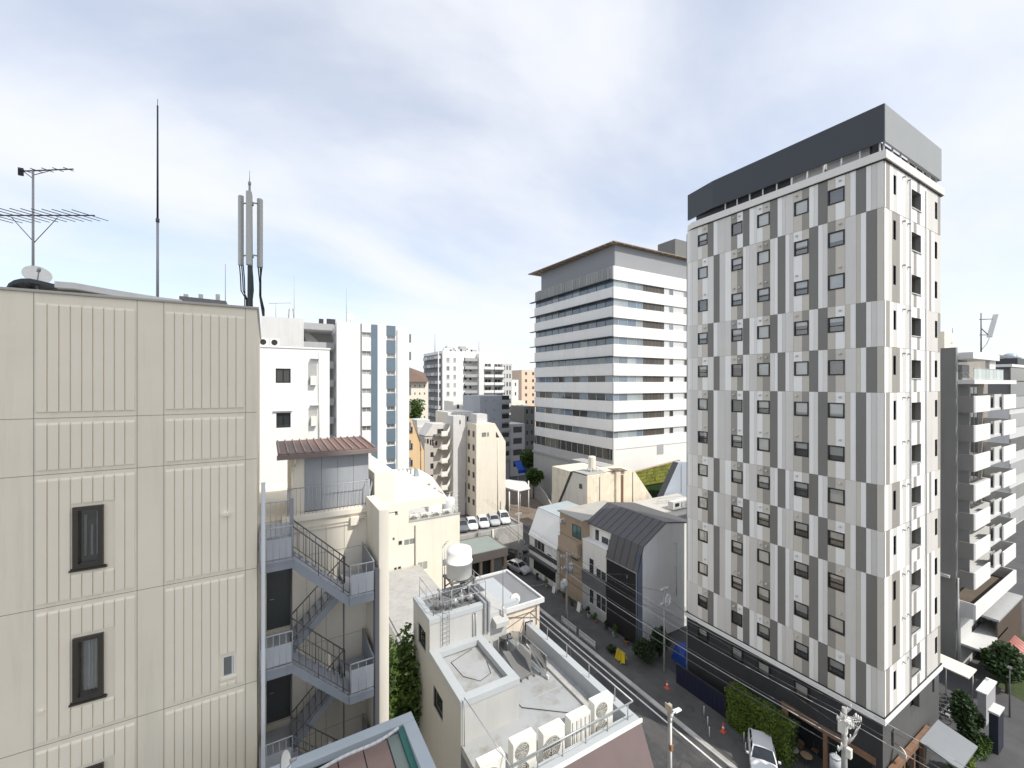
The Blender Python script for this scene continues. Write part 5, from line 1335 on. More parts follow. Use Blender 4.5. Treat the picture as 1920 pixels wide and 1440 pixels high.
win(wing, 'Y', SY, xY(820, SY), xY(831, SY), zY(825, 813, SY), zY(825, 804, SY), m_dgrey, m_glassd, .08, .06, -.05, mull=(.5,))
MB().box((xY(813, SY), SY - .9, zY(825, 817, SY)), (xY(831, SY), SY - .01, zY(825, 813.5, SY))).build('balcony', m_dgrey, wing)
es = thing('outside_stair', 'small zigzag escape stair between shaded wing and lift tower', 'staircase', (xY(845, 85), 85, 0))
for k in range(7):
    z = H - 8.5 - 2.9 * k; xa, xb_ = xY(838, 85.5), xY(850, 85.5)
    MB().prism([(xa, 85.5, z - 2.6), (xb_, 85.5, z), (xb_, 85.5, z + .9), (xa, 85.5, z - 1.7)], (0, .12, 0)).build('flight', m_whitew, es)
    MB().box((xa - 1.3, 85.3, z - 2.75), (xa + .2, 87.4, z - 2.6)).build('landing', m_conc, es)
    MB().box((xa - 1.3, 85.3, z - 2.6), (xa + .1, 85.4, z - 1.6)).build('parapet', m_whitew, es)
# ------------------------------------------------------------------ ochre building
MY = 75.0
ob = thing('ochre_building', 'ochre building with chamfered edge right of the blue striped tower', 'building', (xY(768, MY), MY, 0))
pf = [(766, 1000), (795, 1000), (795, 846), (787, 826), (772, 786), (766, 786)]
pf3 = [onY(a, b_, MY) for a, b_ in pf]; pf3[0].z = pf3[1].z = 0
MB().prism(pf3, (0, 8, 0)).build('wall', m_orange, ob)
for k in range(4): win(ob, 'Y', MY, xY(766.5, MY), xY(773.5, MY), zY(770, 812 + 31 * k, MY), zY(770, 800 + 31 * k, MY), m_dgrey, m_glassd, .06, .06, -.05, mull=(.5,))
MB().tube([onY(775, 790, MY) + Vector((0, -.1, 0)), onY(788, 828, MY) + Vector((0, -.1, 0)), onY(789, 845, MY) + Vector((0, -.1, 0)), onY(789, 900, MY) + Vector((0, -.1, 0))], .07, 6).build('downpipe', m_tan, ob)
fl, a_, b2_, c_ = block('pale_low_block', 'pale low roof with blue-grey skylights behind the ochre building', 783, 815, 800, 98, 8, mat('pale_block', (0.62, 0.58, 0.52), .7))
MB().box((a_, 98.5, c_), (b2_ - 1, 104, c_ + 1.6)).build('roof_box', m_lgrey, fl)
# ------------------------------------------------------------------ distance
def far(name, label, px0, px1, yt, yb, Y, dep, mt, nc, nr, wf=.5, hf=.5, gm=None, x0f=.06, x1f=.94, cap=None):
    rows = []; ph = (yb - yt) / nr
    for r in range(nr): rows.append((yt + ph * (r + .5 - hf / 2), yt + ph * (r + .5 + hf / 2)))
    a0 = px0 + (px1 - px0) * x0f; a1 = px0 + (px1 - px0) * x1f; pw = (a1 - a0) / max(1, nc); cols = []
    for c in range(nc): cols.append((a0 + pw * (c + .5 - wf / 2), a0 + pw * (c + .5 + wf / 2)))
    return block(name, label, px0, px1, yt, Y, dep, mt, cols, rows, m_mgrey, gm or m_glassd, fw=.09, mull=(), cap=cap)
NY = 137.0
nb, na, nb1, nzt = block('white_apartment_block', 'large white apartment block with roof clutter in the distance', 830, 868, 658, NY, 20, m_white, [(837, 843), (850, 855)], [(671 + 15.8 * k, 679 + 15.8 * k) for k in range(8)], m_lgrey, m_glassl, fw=.1, mull=(.5,), sill=.15)
for k in range(9):                                       # side galleries facing the street
    z = nzt - 1.5 - 2.9 * k
    for j in range(4):
        MB().box((na - 1.2, NY + 1 + j * 4.2, z - 1.3), (na - .02, NY + 4.6 + j * 4.2, z - .2)).build('balcony', m_mgrey if (j + k) % 3 else m_lgrey, nb)
q = MB().box((na - .2, NY + 1, 0), (na - .02, NY + 19, nzt - 1)); q.build('gallery_wall', m_dgrey, nb)
MB().cyl((na - 1.3, NY + .6, 0), (na - 1.3, NY + .6, nzt), .2, n=6).build('downpipe', m_lgrey, nb)
n2, n2a, n2b, n2z = block('white_apartment_wing', 'white wing with grey balconies right of the apartment block', 868, 942, 660, NY + 3, 16, m_white, [(870, 875), (880, 884)], [(672 + 15.8 * k, 681 + 15.8 * k) for k in range(7)], m_dgrey, m_glassd, fw=.1, mull=(.5,))
for k in range(8):
    z = nzt - 3.2 - 2.9 * k
    for (p0_, p1_, dy) in ((869, 895, 1.4), (906, 923, 1.4), (924, 942, 1.6)):
        if p0_ > 900 and k == 0: continue
        MB().box((xY(p0_, NY + 3), NY + 3 - dy, z - .25), (xY(p1_, NY + 3), NY + 2.99, z)).build('balcony_slab', m_dgrey, n2)
        MB().box((xY(p0_, NY + 3), NY + 3 - dy, z + .01), (xY(p1_, NY + 3), NY + 3.1 - dy, z + 1.0)).build('balcony_front', m_white if p0_ > 900 else m_mgrey, n2)
        if p0_ > 900:
            for px in (p0_ + 3, p0_ + 9): win(n2, 'Y', NY + 3, xY(px, NY + 3), xY(px + 5, NY + 3), z + .15, z + 2.1, m_dgrey, m_glassd, .1, .08, -.06, mull=(.5,))
MB().box((xY(896, NY + 2), NY + 1, 0), (xY(905, NY + 2), NY + 2.98, nzt - .3)).build('pier', m_white, n2)
far('slim_grey_tower', 'narrow tower with dark windows at the right end of the white wing', 942, 960, 682, 790, NY + 2, 12, m_lgrey, 3, 7, .55, .55)
for i, (px, y0, y1, lab) in enumerate(((815.5, 626, 662, 'dark flagpole-like mast above the distant apartment block'), (898, 640, 662, 'thin aerial above the middle of the distant white wing'))): roofmast(px, y0, y1, NY + 4, lab, .12)
t = thing('roof_clutter', 'pale tanks and boxes along the distant apartment roof', 'equipment', onY(850, 658, NY + 3)); t.location.z = nzt; WL[t.name] = t.location.copy()
for i in range(9):
    c = onY(836 + i * 6.5, 657, NY + 5); hh = (1.2, 2.2, .9, 1.6)[i % 4]; w_ = (.5, .8, 1.2)[i % 3]
    MB().box((c.x - w_, NY + 5, nzt), (c.x + w_, NY + 7, nzt + hh)).build('box', (m_white, m_lgrey, m_mgrey)[i % 3], t)
q = MB(); railing(q, [(na + .3, NY + .3, nzt), (nb1 - .2, NY + .3, nzt)], 1.1, .05, 1.2); q.build('rail', m_pipe, t)
ba = far('brown_topped_block', 'building with brown tiled roof right of the blue striped tower', 762, 803, 716, 790, 118, 10, m_cream, 4, 5, .28, .3)
x0_, x1_ = xY(764, 117), xY(803, 117)
MB().prism([(x0_, 116.5, ba[3]), (x1_, 116.5, ba[3]), (x1_ - .8, 118, ba[3] + 2.6), (x0_, 118, ba[3] + 4.4)], (0, 6, 0)).build('roof', mat('brown_tile', (0.17, 0.11, 0.085), .7, .12, 1), ba[0])
gr = far('grey_blue_block', 'blue-grey block with dark balconies beside the cream slab', 900, 955, 742, 865, 108, 12, mat('blue_grey_render', (0.40, 0.42, 0.46), .65, .05, .4, streak=.12), 2, 7, .12, .22, x1f=.62)
for k in range(7):
    z = gr[3] - 2.2 - 2.75 * k
    MB().box((xY(940, 108), 107, z - .1), (xY(955, 108), 107.95, z + .95)).build('balcony', m_mgrey, gr[0]); MB().box((xY(941, 108), 107.9, z + .97), (xY(954, 108), 107.97, z + 2.2)).build('balcony_opening', m_glassd, gr[0])
c = onY(912, 790, 100); bx = MB().box((xY(897, 96), 96, 0), (xY(915, 96), 99, zY(905, 778, 96))); tag(bx.build('white_box_building', m_white), 'small white box behind the top of the cream slab', 'building')
rows_ = [('pale_terrace_house', 'cream low-rise with little windows above the office street', 955, 985, 752, 800, 150, 10, m_cream, 3, 2, .4, .4), ('pink_tower_block', 'far peach tower with curved balconies left of the office building', 978, 1008, 694, 800, 190, 14, mat('peach_render', (0.72, 0.56, 0.42), .7, .05, .3), 2, 8, .3, .45), ('pale_tower_block', 'far pale tower beside the peach tower', 968, 986, 697, 800, 200, 14, m_cream, 2, 7, .3, .4), ('shop_block', 'narrow grey shop block with stacked wide windows beside the office', 957, 984, 795, 880, 112, 9, m_lgrey, 1, 4, .7, .55), ('dark_fronted_block', 'dark fronted building between shop block and office', 983, 1003, 762, 880, 118, 9, m_dgrey, 2, 6, .6, .5), ('cream_roof_house', 'cream house with flat roofs before the distant apartments', 840, 900, 772, 800, 112, 10, m_whitew, 4, 1, .3, .35), ('grey_mid_house', 'stepped pale house under the distant white apartments', 850, 893, 752, 772, 124, 8, m_whitew, 3, 1, .4, .4), ('white_far_block', 'far white slab peeping between apartment tower and slim grey tower', 946, 972, 712, 800, 175, 10, m_whitew, 3, 5, .35, .4)]
for r in rows_: far(*r)
# ------------------------------------------------------------------ office building with window bands
OX, OY = 61.4, 63.7
dO = OX / ray(1150)[0]
def oz(y): return H + (720 - y) / F * dO
OY1 = yX(1003, OX); OX1 = OX + 30
of = thing('office_building', 'white banded office building with ribbon windows and a brown overhanging roof', 'building', (OX, OY, 0))
m_ol = mat('spandrel_white', (0.84, 0.825, 0.79), .6, .03, .3, streak=.05, ov=.02)
bands_o = [(523.8, 537.5), (559, 573.3), (595, 609), (631, 645), (667.8, 681), (704, 716.2), (738, 752), (774, 787.5), (809, 822.4)]
st_ = [(oz(b_), oz(a)) for a, b_ in bands_o]            # (bottom, top) of each glass strip
ztop = oz(498.5); low0, low1 = oz(864), oz(843)
# spandrels, panel by panel on both faces
edges = [ztop] + [v for (b_, t_) in st_ for v in (t_, b_)] + [low1]
sp = [(edges[i + 1], edges[i]) for i in range(0, len(edges) - 1, 2)]
lp = [1003, 1020, 1038, 1057, 1078, 1100, 1124, 1150]
for i, (z0, z1) in enumerate(sp):
    if i > 0:
        for j in range(len(lp) - 1):
            y1_, y0_ = yX(lp[j], OX), yX(lp[j + 1], OX)
            MB().box((OX - .14, y0_ + .01, z0), (OX + .2, y1_ - .01, z1)).build('spandrel', m_ol, of)
    xs = [OX + .21, OX + 6, OX + 12, OX + 18, OX + 24, OX1]
    for j in range(5):
        MB().box((xs[j] + .01, OY - .14, z0), (xs[j + 1] - .01, OY + .2, z1)).build('spandrel', m_ol, of)
    MB().box((OX - .14, OY - .14, z0), (OX + .2, OY + .2, z1)).build('corner_panel', m_ol, of)
# louvre screen on the top of the street face
xa = 0
for j in range(34):
    y0_ = OY + .3 + j * (OY1 - OY - .6) / 34; w_ = (OY1 - OY - .6) / 34
    MB().box((OX - .12, y0_ + .05, sp[0][0]), (OX + .05, y0_ + w_ - .05, ztop - .2 * (j % 3 == 0))).build('louvre', mat('louvre_grey', (0.30, 0.30, 0.285), .6, .1, 1, ov=.15), of)
MB().box((OX + .06, OY + .2, sp[0][0]), (OX + .2, OY1, ztop)).build('wall', m_mgrey, of)
# glass strips
og = random.Random(9)
lpp = [1003, 1011, 1022, 1034, 1046, 1058, 1072, 1086, 1101, 1117, 1134, 1149]
m_gb = [glassmat('office_glass_%d' % i, c, .04, .25, .9) for i, c in enumerate(((0.10, 0.15, 0.21), (0.13, 0.18, 0.23), (0.20, 0.24, 0.27), (0.30, 0.34, 0.35)))]
m_gdk = glassmat('office_glass_dark', (0.05, 0.052, 0.05), .06, .3, .5)
for i, (z0, z1) in enumerate(st_):
    for j in range(len(lpp) - 1):
        y1_, y0_ = yX(lpp[j], OX), yX(lpp[j + 1], OX)
        r = og.random(); k = 0 if r < .45 else 1 if r < .75 else 2 if r < .92 else 3
        m_ = m_gb[k] if i < 5 else (m_gb[min(3, k + 1)] if r < .55 else m_gdk)
        if i == 8: m_ = m_gdk if j < 6 else m_gb[2]
        pn = MB().box((OX + .22, y0_, z0 - .02), (OX + .25, y1_, z1 + .02)).build('pane', m_, of)
        MB().box((OX + .15, y0_ - .04, z0), (OX + .22, y0_ + .04, z1)).build('mullion', m_lgrey if i > 3 else m_dgrey, pn)
    if i < 5: MB().box((OX - .95, OY - .05, z1 - .10), (OX - .15, OY1 + 1.2, z1 + .06)).build('sun_shade', m_blackf, of)
    else: MB().box((OX - .30, OY - .05, z1 - .06), (OX - .15, OY1, z1 + .03)).build('sun_shade', m_dgrey, of)
    xs = [xY(p, OY) for p in (1152, 1161, 1178, 1194, 1206.5)]
    for j in range(4):
        r = og.random()
        MB().box((xs[j], OY + .22, z0 - .02), (xs[j + 1] - .06, OY + .25, z1 + .02)).build('pane', m_gb[og.choice((1, 2, 3, 3))], of)
        MB().box((xs[j + 1] - .06, OY + .16, z0), (xs[j + 1], OY + .24, z1)).build('mullion', m_lgrey, of)
    for j in range(6):                                  # dark louvred bay
        xa_ = xY(1207, OY) + (xY(1246, OY) - xY(1207, OY)) * j / 6; xb_ = xY(1207, OY) + (xY(1246, OY) - xY(1207, OY)) * (j + 1) / 6
        MB().box((xa_ + .03, OY + .18, z0 - .02), (xb_ - .03, OY + .24, z1 + .02)).build('louvre_panel', mat('louvre_brown', (0.085, 0.075, 0.065), .5, .1, 1, ov=.15), of)
    MB().box((xY(1246, OY), OY + .1, z0 - .02), (OX1, OY + .2, z1 + .02)).build('infill', m_lgrey, of)
    for (p0_, p1_) in ((1255.5, 1262.5), (1283, 1291), (1300, 1310)):
        win(of, 'Y', OY + .1, xY(p0_, OY), xY(p1_, OY), z0 + .05, z1 - .03, m_lgrey, m_gdk if i > 3 else m_gb[2], .06, .06, -.05)
MB().box((OX + .26, OY + .26, low1), (OX1, OY1, ztop)).build('core', m_dgrey, of)
# lower floors
MB().box((OX - .1, OY - .1, 0), (OX1, OY + .25, low1 - .06)).build('podium_wall', m_ol, of)
zc_ = oz(864)
MB().box((OX + .05, OY + .25, zc_), (OX + .2, OY1, low1)).build('podium_glass', m_gdk, of)
for j in range(14): 
    y0_ = OY + 1 + j * 2.1; MB().box((OX - .05, y0_, zc_), (OX + .05, y0_ + .12, low1)).build('mullion', m_mgrey, of)
MB().box((OX - .12, OY + .25, 0), (OX + .2, OY1 + .5, zc_)).build('podium_wall', mat('podium_grey', (0.50, 0.495, 0.48), .65, .05, .4, streak=.12), of)
MB().box((OX - .5, OY + 12, oz(884)), (OX - .13, OY1 + .6, oz(880))).build('podium_ledge', m_mgrey, of)
MB().box((xY(1231, OY), OY - .16, oz(862)), (xY(1243, OY), OY - .105, oz(842))).build('service_door', m_mgrey, of)
MB().box((OX + .4, OY - .13, low1 - .12), (OX1, OY - .105, low1 - .02)).build('joint', m_mgrey, of)
# plant storey and overhanging roof
px_, py_ = OX + 1.2, OY + 1.0
zpl = oz(454)
MB().box((px_, py_, ztop - .3), (OX1, OY1 - 1.2, zpl)).build('plant_storey', mat('plant_grey', (0.245, 0.255, 0.27), .55, .04, .3), of)
MB().box((px_ + .12, py_ - .02, ztop - .3), (OX1, py_, zpl - .02)).build('plant_sunlit_face', mat('plant_grey_sunlit', (0.29, 0.30, 0.31), .55, .04, .3), of)  # lighter copy of the plant grey, sunlight put into the south face colour
MB().prism([(OX - .2, OY - .2, zpl + .05), (OX1, OY - .2, zpl + .05), (OX1, OY1 + 1.6, zpl + .05), (OX - 1.2, OY1 + 1.6, zpl + .05)], (0, 0, .18)).build('roof_overhang', mat('bronze_roof', (0.30, 0.225, 0.165), .5, .1, 1), of)
for j in range(16):
    y0_ = OY + .3 + j * 1.9
    MB().box((OX - .4, y0_, zpl - .12), (OX + 1.25, y0_ + .14, zpl + .05)).build('rafter', mat('bronze_rafter', (0.42, 0.33, 0.25), .5, .1, 1), of)
for j in range(12):
    x0_ = OX + .5 + j * 2.3
    MB().box((x0_, OY - .15, zpl - .1), (x0_ + .14, OY + 1.02, zpl + .05)).build('rafter', MAT['bronze_rafter'], of)
gbx = MB().box((xY(1266, OY + 14), OY + 14, zpl), (xY(1312, OY + 14), OY + 20, zY(1280, 451, OY + 14)))
tag(gbx.build('roof_plant_tower', m_dgrey), 'dark grey plant box behind the office roof beside the panelled tower', 'building')
# planted wall, block by block
GWY = 57.0
gw = thing('green_wall', 'yellow-green planted wall of mossy blocks right of the old cream building', 'wall', (xY(1200, GWY), GWY, 0))
m_moss = mat('moss', (0.19, 0.20, 0.035), .9, .45, 2.2, bump=.8, bs=9, ov=.18, dirt=((0.06, 0.09, 0.02), .7, 3.5))
gx0, gx1 = xY(1150, GWY), xY(1275, GWY)
def gtop(x):
    p0_, p1_ = onY(1150, 896, GWY), onY(1257, 868, GWY)
    return p0_.z + (x - p0_.x) / (p1_.x - p0_.x) * (p1_.z - p0_.z)
hb = .62; gr_ = random.Random(2)
for r in range(14):
    z0 = 9.0 + r * hb; x = gx0 - gr_.random()
    while x < gx1:
        w_ = 1.0 + gr_.random() * 1.1; xe_ = min(x + w_, gx1)
        zt_ = min(z0 + hb, gtop((x + xe_) / 2))
        if zt_ - z0 > .15 and xe_ - x > .2: MB().box((x + .03, GWY - .05 - gr_.random() * .08, z0 + .03), (xe_ - .03, GWY + .2, zt_ - .02)).build('planted_block', m_moss, gw)
        x = xe_
MB().prism([(gx0, GWY + .1, 0), (gx1, GWY + .1, 0), (gx1, GWY + .1, gtop(gx1) - .05), (gx0, GWY + .1, gtop(gx0) - .05)], (0, .3, 0)).build('backing', m_leafd, gw)
MB().prism([(gx0, GWY - .1, gtop(gx0)), (gx1, GWY - .1, gtop(gx1)), (gx1, GWY - .1, gtop(gx1) + .14), (gx0, GWY - .1, gtop(gx0) + .14)], (0, .5, 0)).build('coping', m_tan, gw)
# ------------------------------------------------------------------ street row on the far side
HX = 34.8
# black fronted house
hY0 = 32.5; hY1 = yX(1137, HX); hY2 = 41.7; hXr = 36.0
hb_ = thing('black_front_house', 'house with black metal front, folded dark roof and pale grey side wall', 'house', (HX, hY0, 0))
zE = H - 20.45; zK = H - 17.75; zR = H - 15.8
m_hb = mat('black_metal_front', (0.022, 0.022, 0.024), .45, .1, .6, streak=.15)
m_hr = mat('dark_roof_sheet', (0.085, 0.084, 0.09), .5, .05, .5)
MB().wall('X', HX, hY0, hY1, 0, zE, [(hY0 + 1.3, hY0 + 1.75, zE - 1.3, zE - .75)], .1).build('front_wall', m_hb, hb_)
win(hb_, 'X', HX, hY0 + 1.3, hY0 + 1.75, zE - 1.3, zE - .75, m_blackf, m_glassl, .06, .06, .03)
knX, rdX, bkX = 35.7, 39.3, 44.0
gab = [(HX, hY0 + .01, 0), (bkX, hY0 + .01, 0), (bkX, hY0 + .01, H - 16.6), (rdX, hY0 + .01, zR), (knX, hY0 + .01, zK), (HX, hY0 + .01, zE)]
m_side = mat('pale_side_wall', (0.86, 0.86, 0.85), .6, .05, .3, streak=.10)
MB().poly(gab).build('side_wall', m_side, hb_)
MB().poly([(HX, hY1, 0), (hXr, hY1, 0), (hXr, hY1, zK), (knX, hY1, zK), (HX, hY1, zE)]).build('side_wall', m_whitew, hb_)
n = 3
q = MB().prism([(HX - .08, hY0 - .06, zE - .05), (knX - .05, hY0 - .06, zK + .02), (knX + .02, hY0 - .06, zK - .1), (HX + .05, hY0 - .06, zE - .1)], (0, hY1 - hY0 + .1, 0)); q.build('lower_roof', m_hr, hb_)
q = MB().prism([(knX - .05, hY0 - .06, zK + .02), (rdX, hY0 - .06, zR + .1), (rdX, hY0 - .06, zR - .02), (knX - .02, hY0 - .06, zK - .1)], (0, hY2 - hY0 + .3, 0)); q.build('upper_roof', m_hr, hb_)
q = MB().prism([(rdX, hY0 - .06, zR + .1), (bkX + .2, hY0 - .06, H - 16.45), (bkX + .2, hY0 - .06, H - 16.57), (rdX, hY0 - .06, zR - .02)], (0, hY2 - hY0 + .3, 0)); q.build('rear_roof', m_hr, hb_)
for k in range(9):
    y_ = hY0 + .6 + k * 1.02
    MB().prism([(knX - .05, y_, zK + .03), (rdX, y_, zR + .11), (rdX, y_, zR + .145), (knX - .05, y_, zK + .065)], (0, .035, 0)).build('roof_seam', m_hr, hb_)
    if y_ < hY1 - .2: MB().prism([(HX - .08, y_, zE - .04), (knX - .05, y_, zK + .03), (knX - .08, y_, zK + .06), (HX - .11, y_, zE)], (0, .035, 0)).build('roof_seam', m_hr, hb_)
MB().box((HX - .12, hY0, zE - .14), (HX - .03, hY1, zE - .02)).build('gutter', m_steel, hb_)
MB().cyl((HX - .06, hY0 + .1, .2), (HX - .06, hY0 + .1, zE - .1), .05, n=8).build('downpipe', m_stair, hb_)
MB().box((HX + .0, hY0 - .015, 0), (HX + .75, hY0 + .0, zE + 2.0)).build('corner_strip', mat('slate_strip', (0.17, 0.20, 0.27), .5), hb_)
# recessed white part with windows
rw = []
def yy(px): return yX(px, hXr)
for (p0_, p1_, y0_, y1_) in ((1115, 1124, 992, 1022), (1127, 1156, 1000, 1030)): rw.append((yy(p1_), yy(p0_), zX(1120, y1_, hXr), zX(1120, y0_, hXr)))
MB().wall('X', hXr, hY1, hY2, H - 21, zK - .02, rw, .12).build('front_wall', m_whitew, hb_)
for h in rw: win(hb_, 'X', hXr, h[0], h[1], h[2], h[3], m_white, m_glassd, .09, .06, .06, mull=((.5,) if h[1] - h[0] > 1 else ()))
bp0, bp1 = zX(1105, 1055, HX), zX(1105, 1010, HX)
lw = []
for (p0_, p1_, y0_, y1_) in ((1104, 1113, 1048, 1078), (1117, 1136, 1060, 1088)): lw.append((yX(p1_, HX), yX(p0_, HX), zX(1110, y1_, HX), zX(1110, y0_, HX)))
lw2 = [(h[0], h[1], H - 27.2, H - 25.4) for h in lw]
MB().wall('X', HX + .05, hY1, hY2, H - 24.6, H - 19.7, lw, .1).build('front_wall', m_whitew, hb_)
MB().wall('X', HX + .05, hY1, hY2, 0, H - 24.61, lw2, .1).build('front_wall', m_mgrey, hb_)
MB().box((HX - .1, hY1 + .02, H - 25.2), (HX + .04, hY2, H - 23.4)).build('balcony_front', mat('balcony_grey', (0.13, 0.135, 0.14), .6, .05), hb_)
for h in lw + lw2: win(hb_, 'X', HX + .05, h[0], h[1], h[2], h[3], m_white, m_glassd, .05, .05, .04, mull=((.5,) if h[1] - h[0] > 1.2 else ()))
MB().box((HX + .0, hY1, H - 19.69), (hXr, hY2, H - 19.6)).build('ledge', m_white, hb_)
MB().box((HX + .06, hY2 - .02, 0), (bkX, hY2, H - 17.6)).build('side_wall', m_tan, hb_)
# pipes and frame on the pale side wall
q = MB(); xp = xY(1268, hY0); q.tube([(xp - .5, hY0 - .06, zX(1270, 1021, 40) * 0 + H - 18.4), (xp, hY0 - .06, H - 18.4), (xp, hY0 - .06, 4)], .045, 6)
for z in (H - 21.2, H - 24.0): q.cyl((xp - .5, hY0 - .06, z), (xp, hY0 - .06, z), .035, n=6)
q.build('wall_pipe', m_lgrey, hb_)
# tan house
t2 = thing('tan_house', 'tan house with flat grey roof between the black fronted and white roofed houses', 'house', (HX, 42, 0))
T2a, T2b = 41.9, yX(1052, HX + .6); z2 = H - 17.6
tw2 = []
for (p0_, p1_, y0_, y1_) in ((1073, 1090, 985, 1010), (1072, 1084, 1030, 1052)): tw2.append((yX(p1_, HX + .4), yX(p0_, HX + .4), zX(1082, y1_, HX + .4), zX(1082, y0_, HX + .4)))
MB().wall('X', HX + .4, T2a, T2b, 0, z2, tw2, .12).poly([(HX + .4, T2a, 0), (44, T2a, 0), (44, T2a, z2), (HX + .4, T2a, z2)]).poly([(HX + .4, T2b, 0), (44, T2b, 0), (44, T2b, z2), (HX + .4, T2b, z2)]).build('wall', m_tan, t2)
for h in tw2: win(t2, 'X', HX + .4, h[0], h[1], h[2], h[3], m_blackf, glassmat('teal_glass', (0.06, 0.13, 0.13), .05), .06, .05, .05, mull=(.5,))
MB().prism([(HX + .1, T2a - .1, z2), (43.5, T2a - .1, z2 + .15), (43.5, T2b + .2, z2 + .15), (HX + .1, T2b + .2, z2)], (0, 0, .15)).build('roof', m_concd if False else mat('tan_house_roof', (0.40, 0.385, 0.35), .7, .08, .5), t2)
MB().box((HX - .35, T2a + .4, H - 22.4), (HX + .38, T2b - .6, H - 20.6)).build('balcony_front', mat('tan_light', (0.44, 0.345, 0.25), .7, .06, .6), t2)
q = MB(); railing(q, [(HX - .3, T2a + .5, H - 20.6), (HX - .3, T2b - .7, H - 20.6)], .5, .02, .6); q.build('balcony_rail', m_rail, t2)
ac_unit('small air conditioner high on the tan house wall', HX + .1, T2b - .9, H - 19.0, .7, .3, .55, 1, group='wall air conditioners')
# white roofed house
t1 = thing('white_roof_house', 'narrow white house with a steep white metal roof slope facing the street', 'house', (HX, 50, 0))
W0, W1 = T2b + .15, yX(993, HX); zw = H - 22.9; zwt = H - 19.2
hw = [(yX(1021, HX), yX(1002, HX), zX(1012, 1032, HX), zX(1012, 1012, HX)), (yX(1034, HX), yX(1026, HX), zX(1030, 1043, HX), zX(1030, 1039, HX))]
MB().wall('X', HX, W0, W1, 0, zw, hw, .1).prism([(HX, W0, 0), (36.4, W0, 0), (36.4, W0, zwt), (HX, W0, zw)], (0, .05, 0)).poly([(HX, W1, 0), (42, W1, 0), (42, W1, zwt), (36.4, W1, zwt), (HX, W1, zw)]).box((36.4, W0 + .1, 0), (42, W1 - .1, zwt - .05)).build('wall', m_whitew, t1)
for h in hw: win(t1, 'X', HX, h[0], h[1], h[2], h[3], m_lgrey, m_glassd, .06, .06, .05, mull=((.33, .66) if h[1] - h[0] > 1.5 else ()))
MB().prism([(HX - .15, W0 - .1, zw - .02), (36.4, W0 - .1, zwt + .1), (36.4, W0 - .1, zwt - .02), (HX - .1, W0 - .1, zw - .14)], (0, W1 - W0 + .2, 0)).build('roof_slope', m_tw, t1)
MB().prism([(36.4, W0 - .05, zwt + .08), (42, W0 - .05, zwt + .3), (42, W1 + .05, zwt + .3), (36.4, W1 + .05, zwt + .08)], (0, 0, .1)).build('flat_roof', mat('blue_grey_roof', (0.40, 0.45, 0.46), .5, .05, .5), t1)
MB().box((HX - .06, W0, zw - 2.2), (HX - .005, W1, zw - 1.55)).build('dark_band', m_char, t1); MB().box((HX - .05, W0 + .3, zw - 4.7), (HX - .005, W1 - 1.2, zw - 3.0)).build('garage_dark_sheet', m_black, t1)  # black sheet on the wall, the garage mouth's shade put into its colour
MB().box((HX - .6, W0 - .05, 2.6), (HX - .01, W1, 2.8)).build('awning', m_char2, t1)
# old cream building with roof tank
OBX, OBY = 44.0, 51.5
zo = H - 14.6
ob2 = thing('old_cream_building', 'weathered cream building with sloping ends and a roof tank', 'building', (OBX, OBY, 0))
xe2 = xY(1244, OBY)
pr = [(OBX, OBY, 0), (xe2, OBY, 0), (xe2, OBY, zY(1244, 965, OBY)), (xY(1188, OBY), OBY, zo), (OBX, OBY, zo)]
MB().prism(pr, (0, 9.5, 0)).build('wall', m_creamd, ob2)
yb2 = yX(1050, OBX)
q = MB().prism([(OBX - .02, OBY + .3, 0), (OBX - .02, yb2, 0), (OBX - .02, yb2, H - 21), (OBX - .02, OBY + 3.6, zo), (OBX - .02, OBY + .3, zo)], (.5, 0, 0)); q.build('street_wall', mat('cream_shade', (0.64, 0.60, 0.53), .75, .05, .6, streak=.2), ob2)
MB().prism([(OBX - .1, OBY + 3.6, zo + .05), (OBX - .1, yb2 + .1, H - 20.9), (OBX - .1, yb2 + .6, H - 20.9), (OBX - .1, OBY + 4.1, zo + .05)], (.9, 0, 0)).build('dark_verge', m_char, ob2)
win(ob2, 'X', OBX - .03, OBY + 1.2, OBY + 1.9, zX(1092, 917, OBX), zX(1092, 908, OBX), m_dgrey, m_glassd, .05, .05, -.04)
MB().box((xY(1153, OBY), OBY - .35, 8), (xY(1161, OBY), OBY + .1, zo + .35)).build('pilaster', m_creamd, ob2); MB().box((xY(1163, OBY), OBY - .12, 8), (xY(1168, OBY), OBY - .005, zo - .6)).build('rust_duct', mat('rust', (0.20, 0.10, 0.065), .8, .2, 2, streak=.3), ob2)
MB().prism([(xY(1148, OBY), OBY - .5, zo + .35), (xY(1172, OBY), OBY - .5, zo + .1), (xY(1172, OBY), OBY + 1, zo + .2), (xY(1148, OBY), OBY + 1, zo + .45)], (0, 0, .1)).build('canopy', mat('old_canopy', (0.17, 0.13, 0.09), .8, .2), ob2)
q = MB()
for px in (1124, 1186): q.cyl((xY(px, OBY), OBY - .07, 6), (xY(px, OBY), OBY - .07, zo - .4), .05, n=6)
q.build('downpipe', m_dgrey, ob2)
MB().box((OBX + .3, OBY + .3, zo + .004), (xY(1140, OBY), OBY + 4, zo + .15)).build('roof_slab', m_conc, ob2)
tkc = onY(1110, 895, OBY + 2)
tk2 = thing('roof_tank', 'cream square roof tank on a steel frame above the old cream building', 'water tank', (tkc.x, OBY + 2, zo + .15))
MB().lathe((tkc.x, OBY + 2, zo + .75), [(.6, 0), (.62, .05), (.62, 1.75), (.5, 1.9), (.1, 1.95)], 10, False).build('tank', m_cream, tk2)
q = MB()
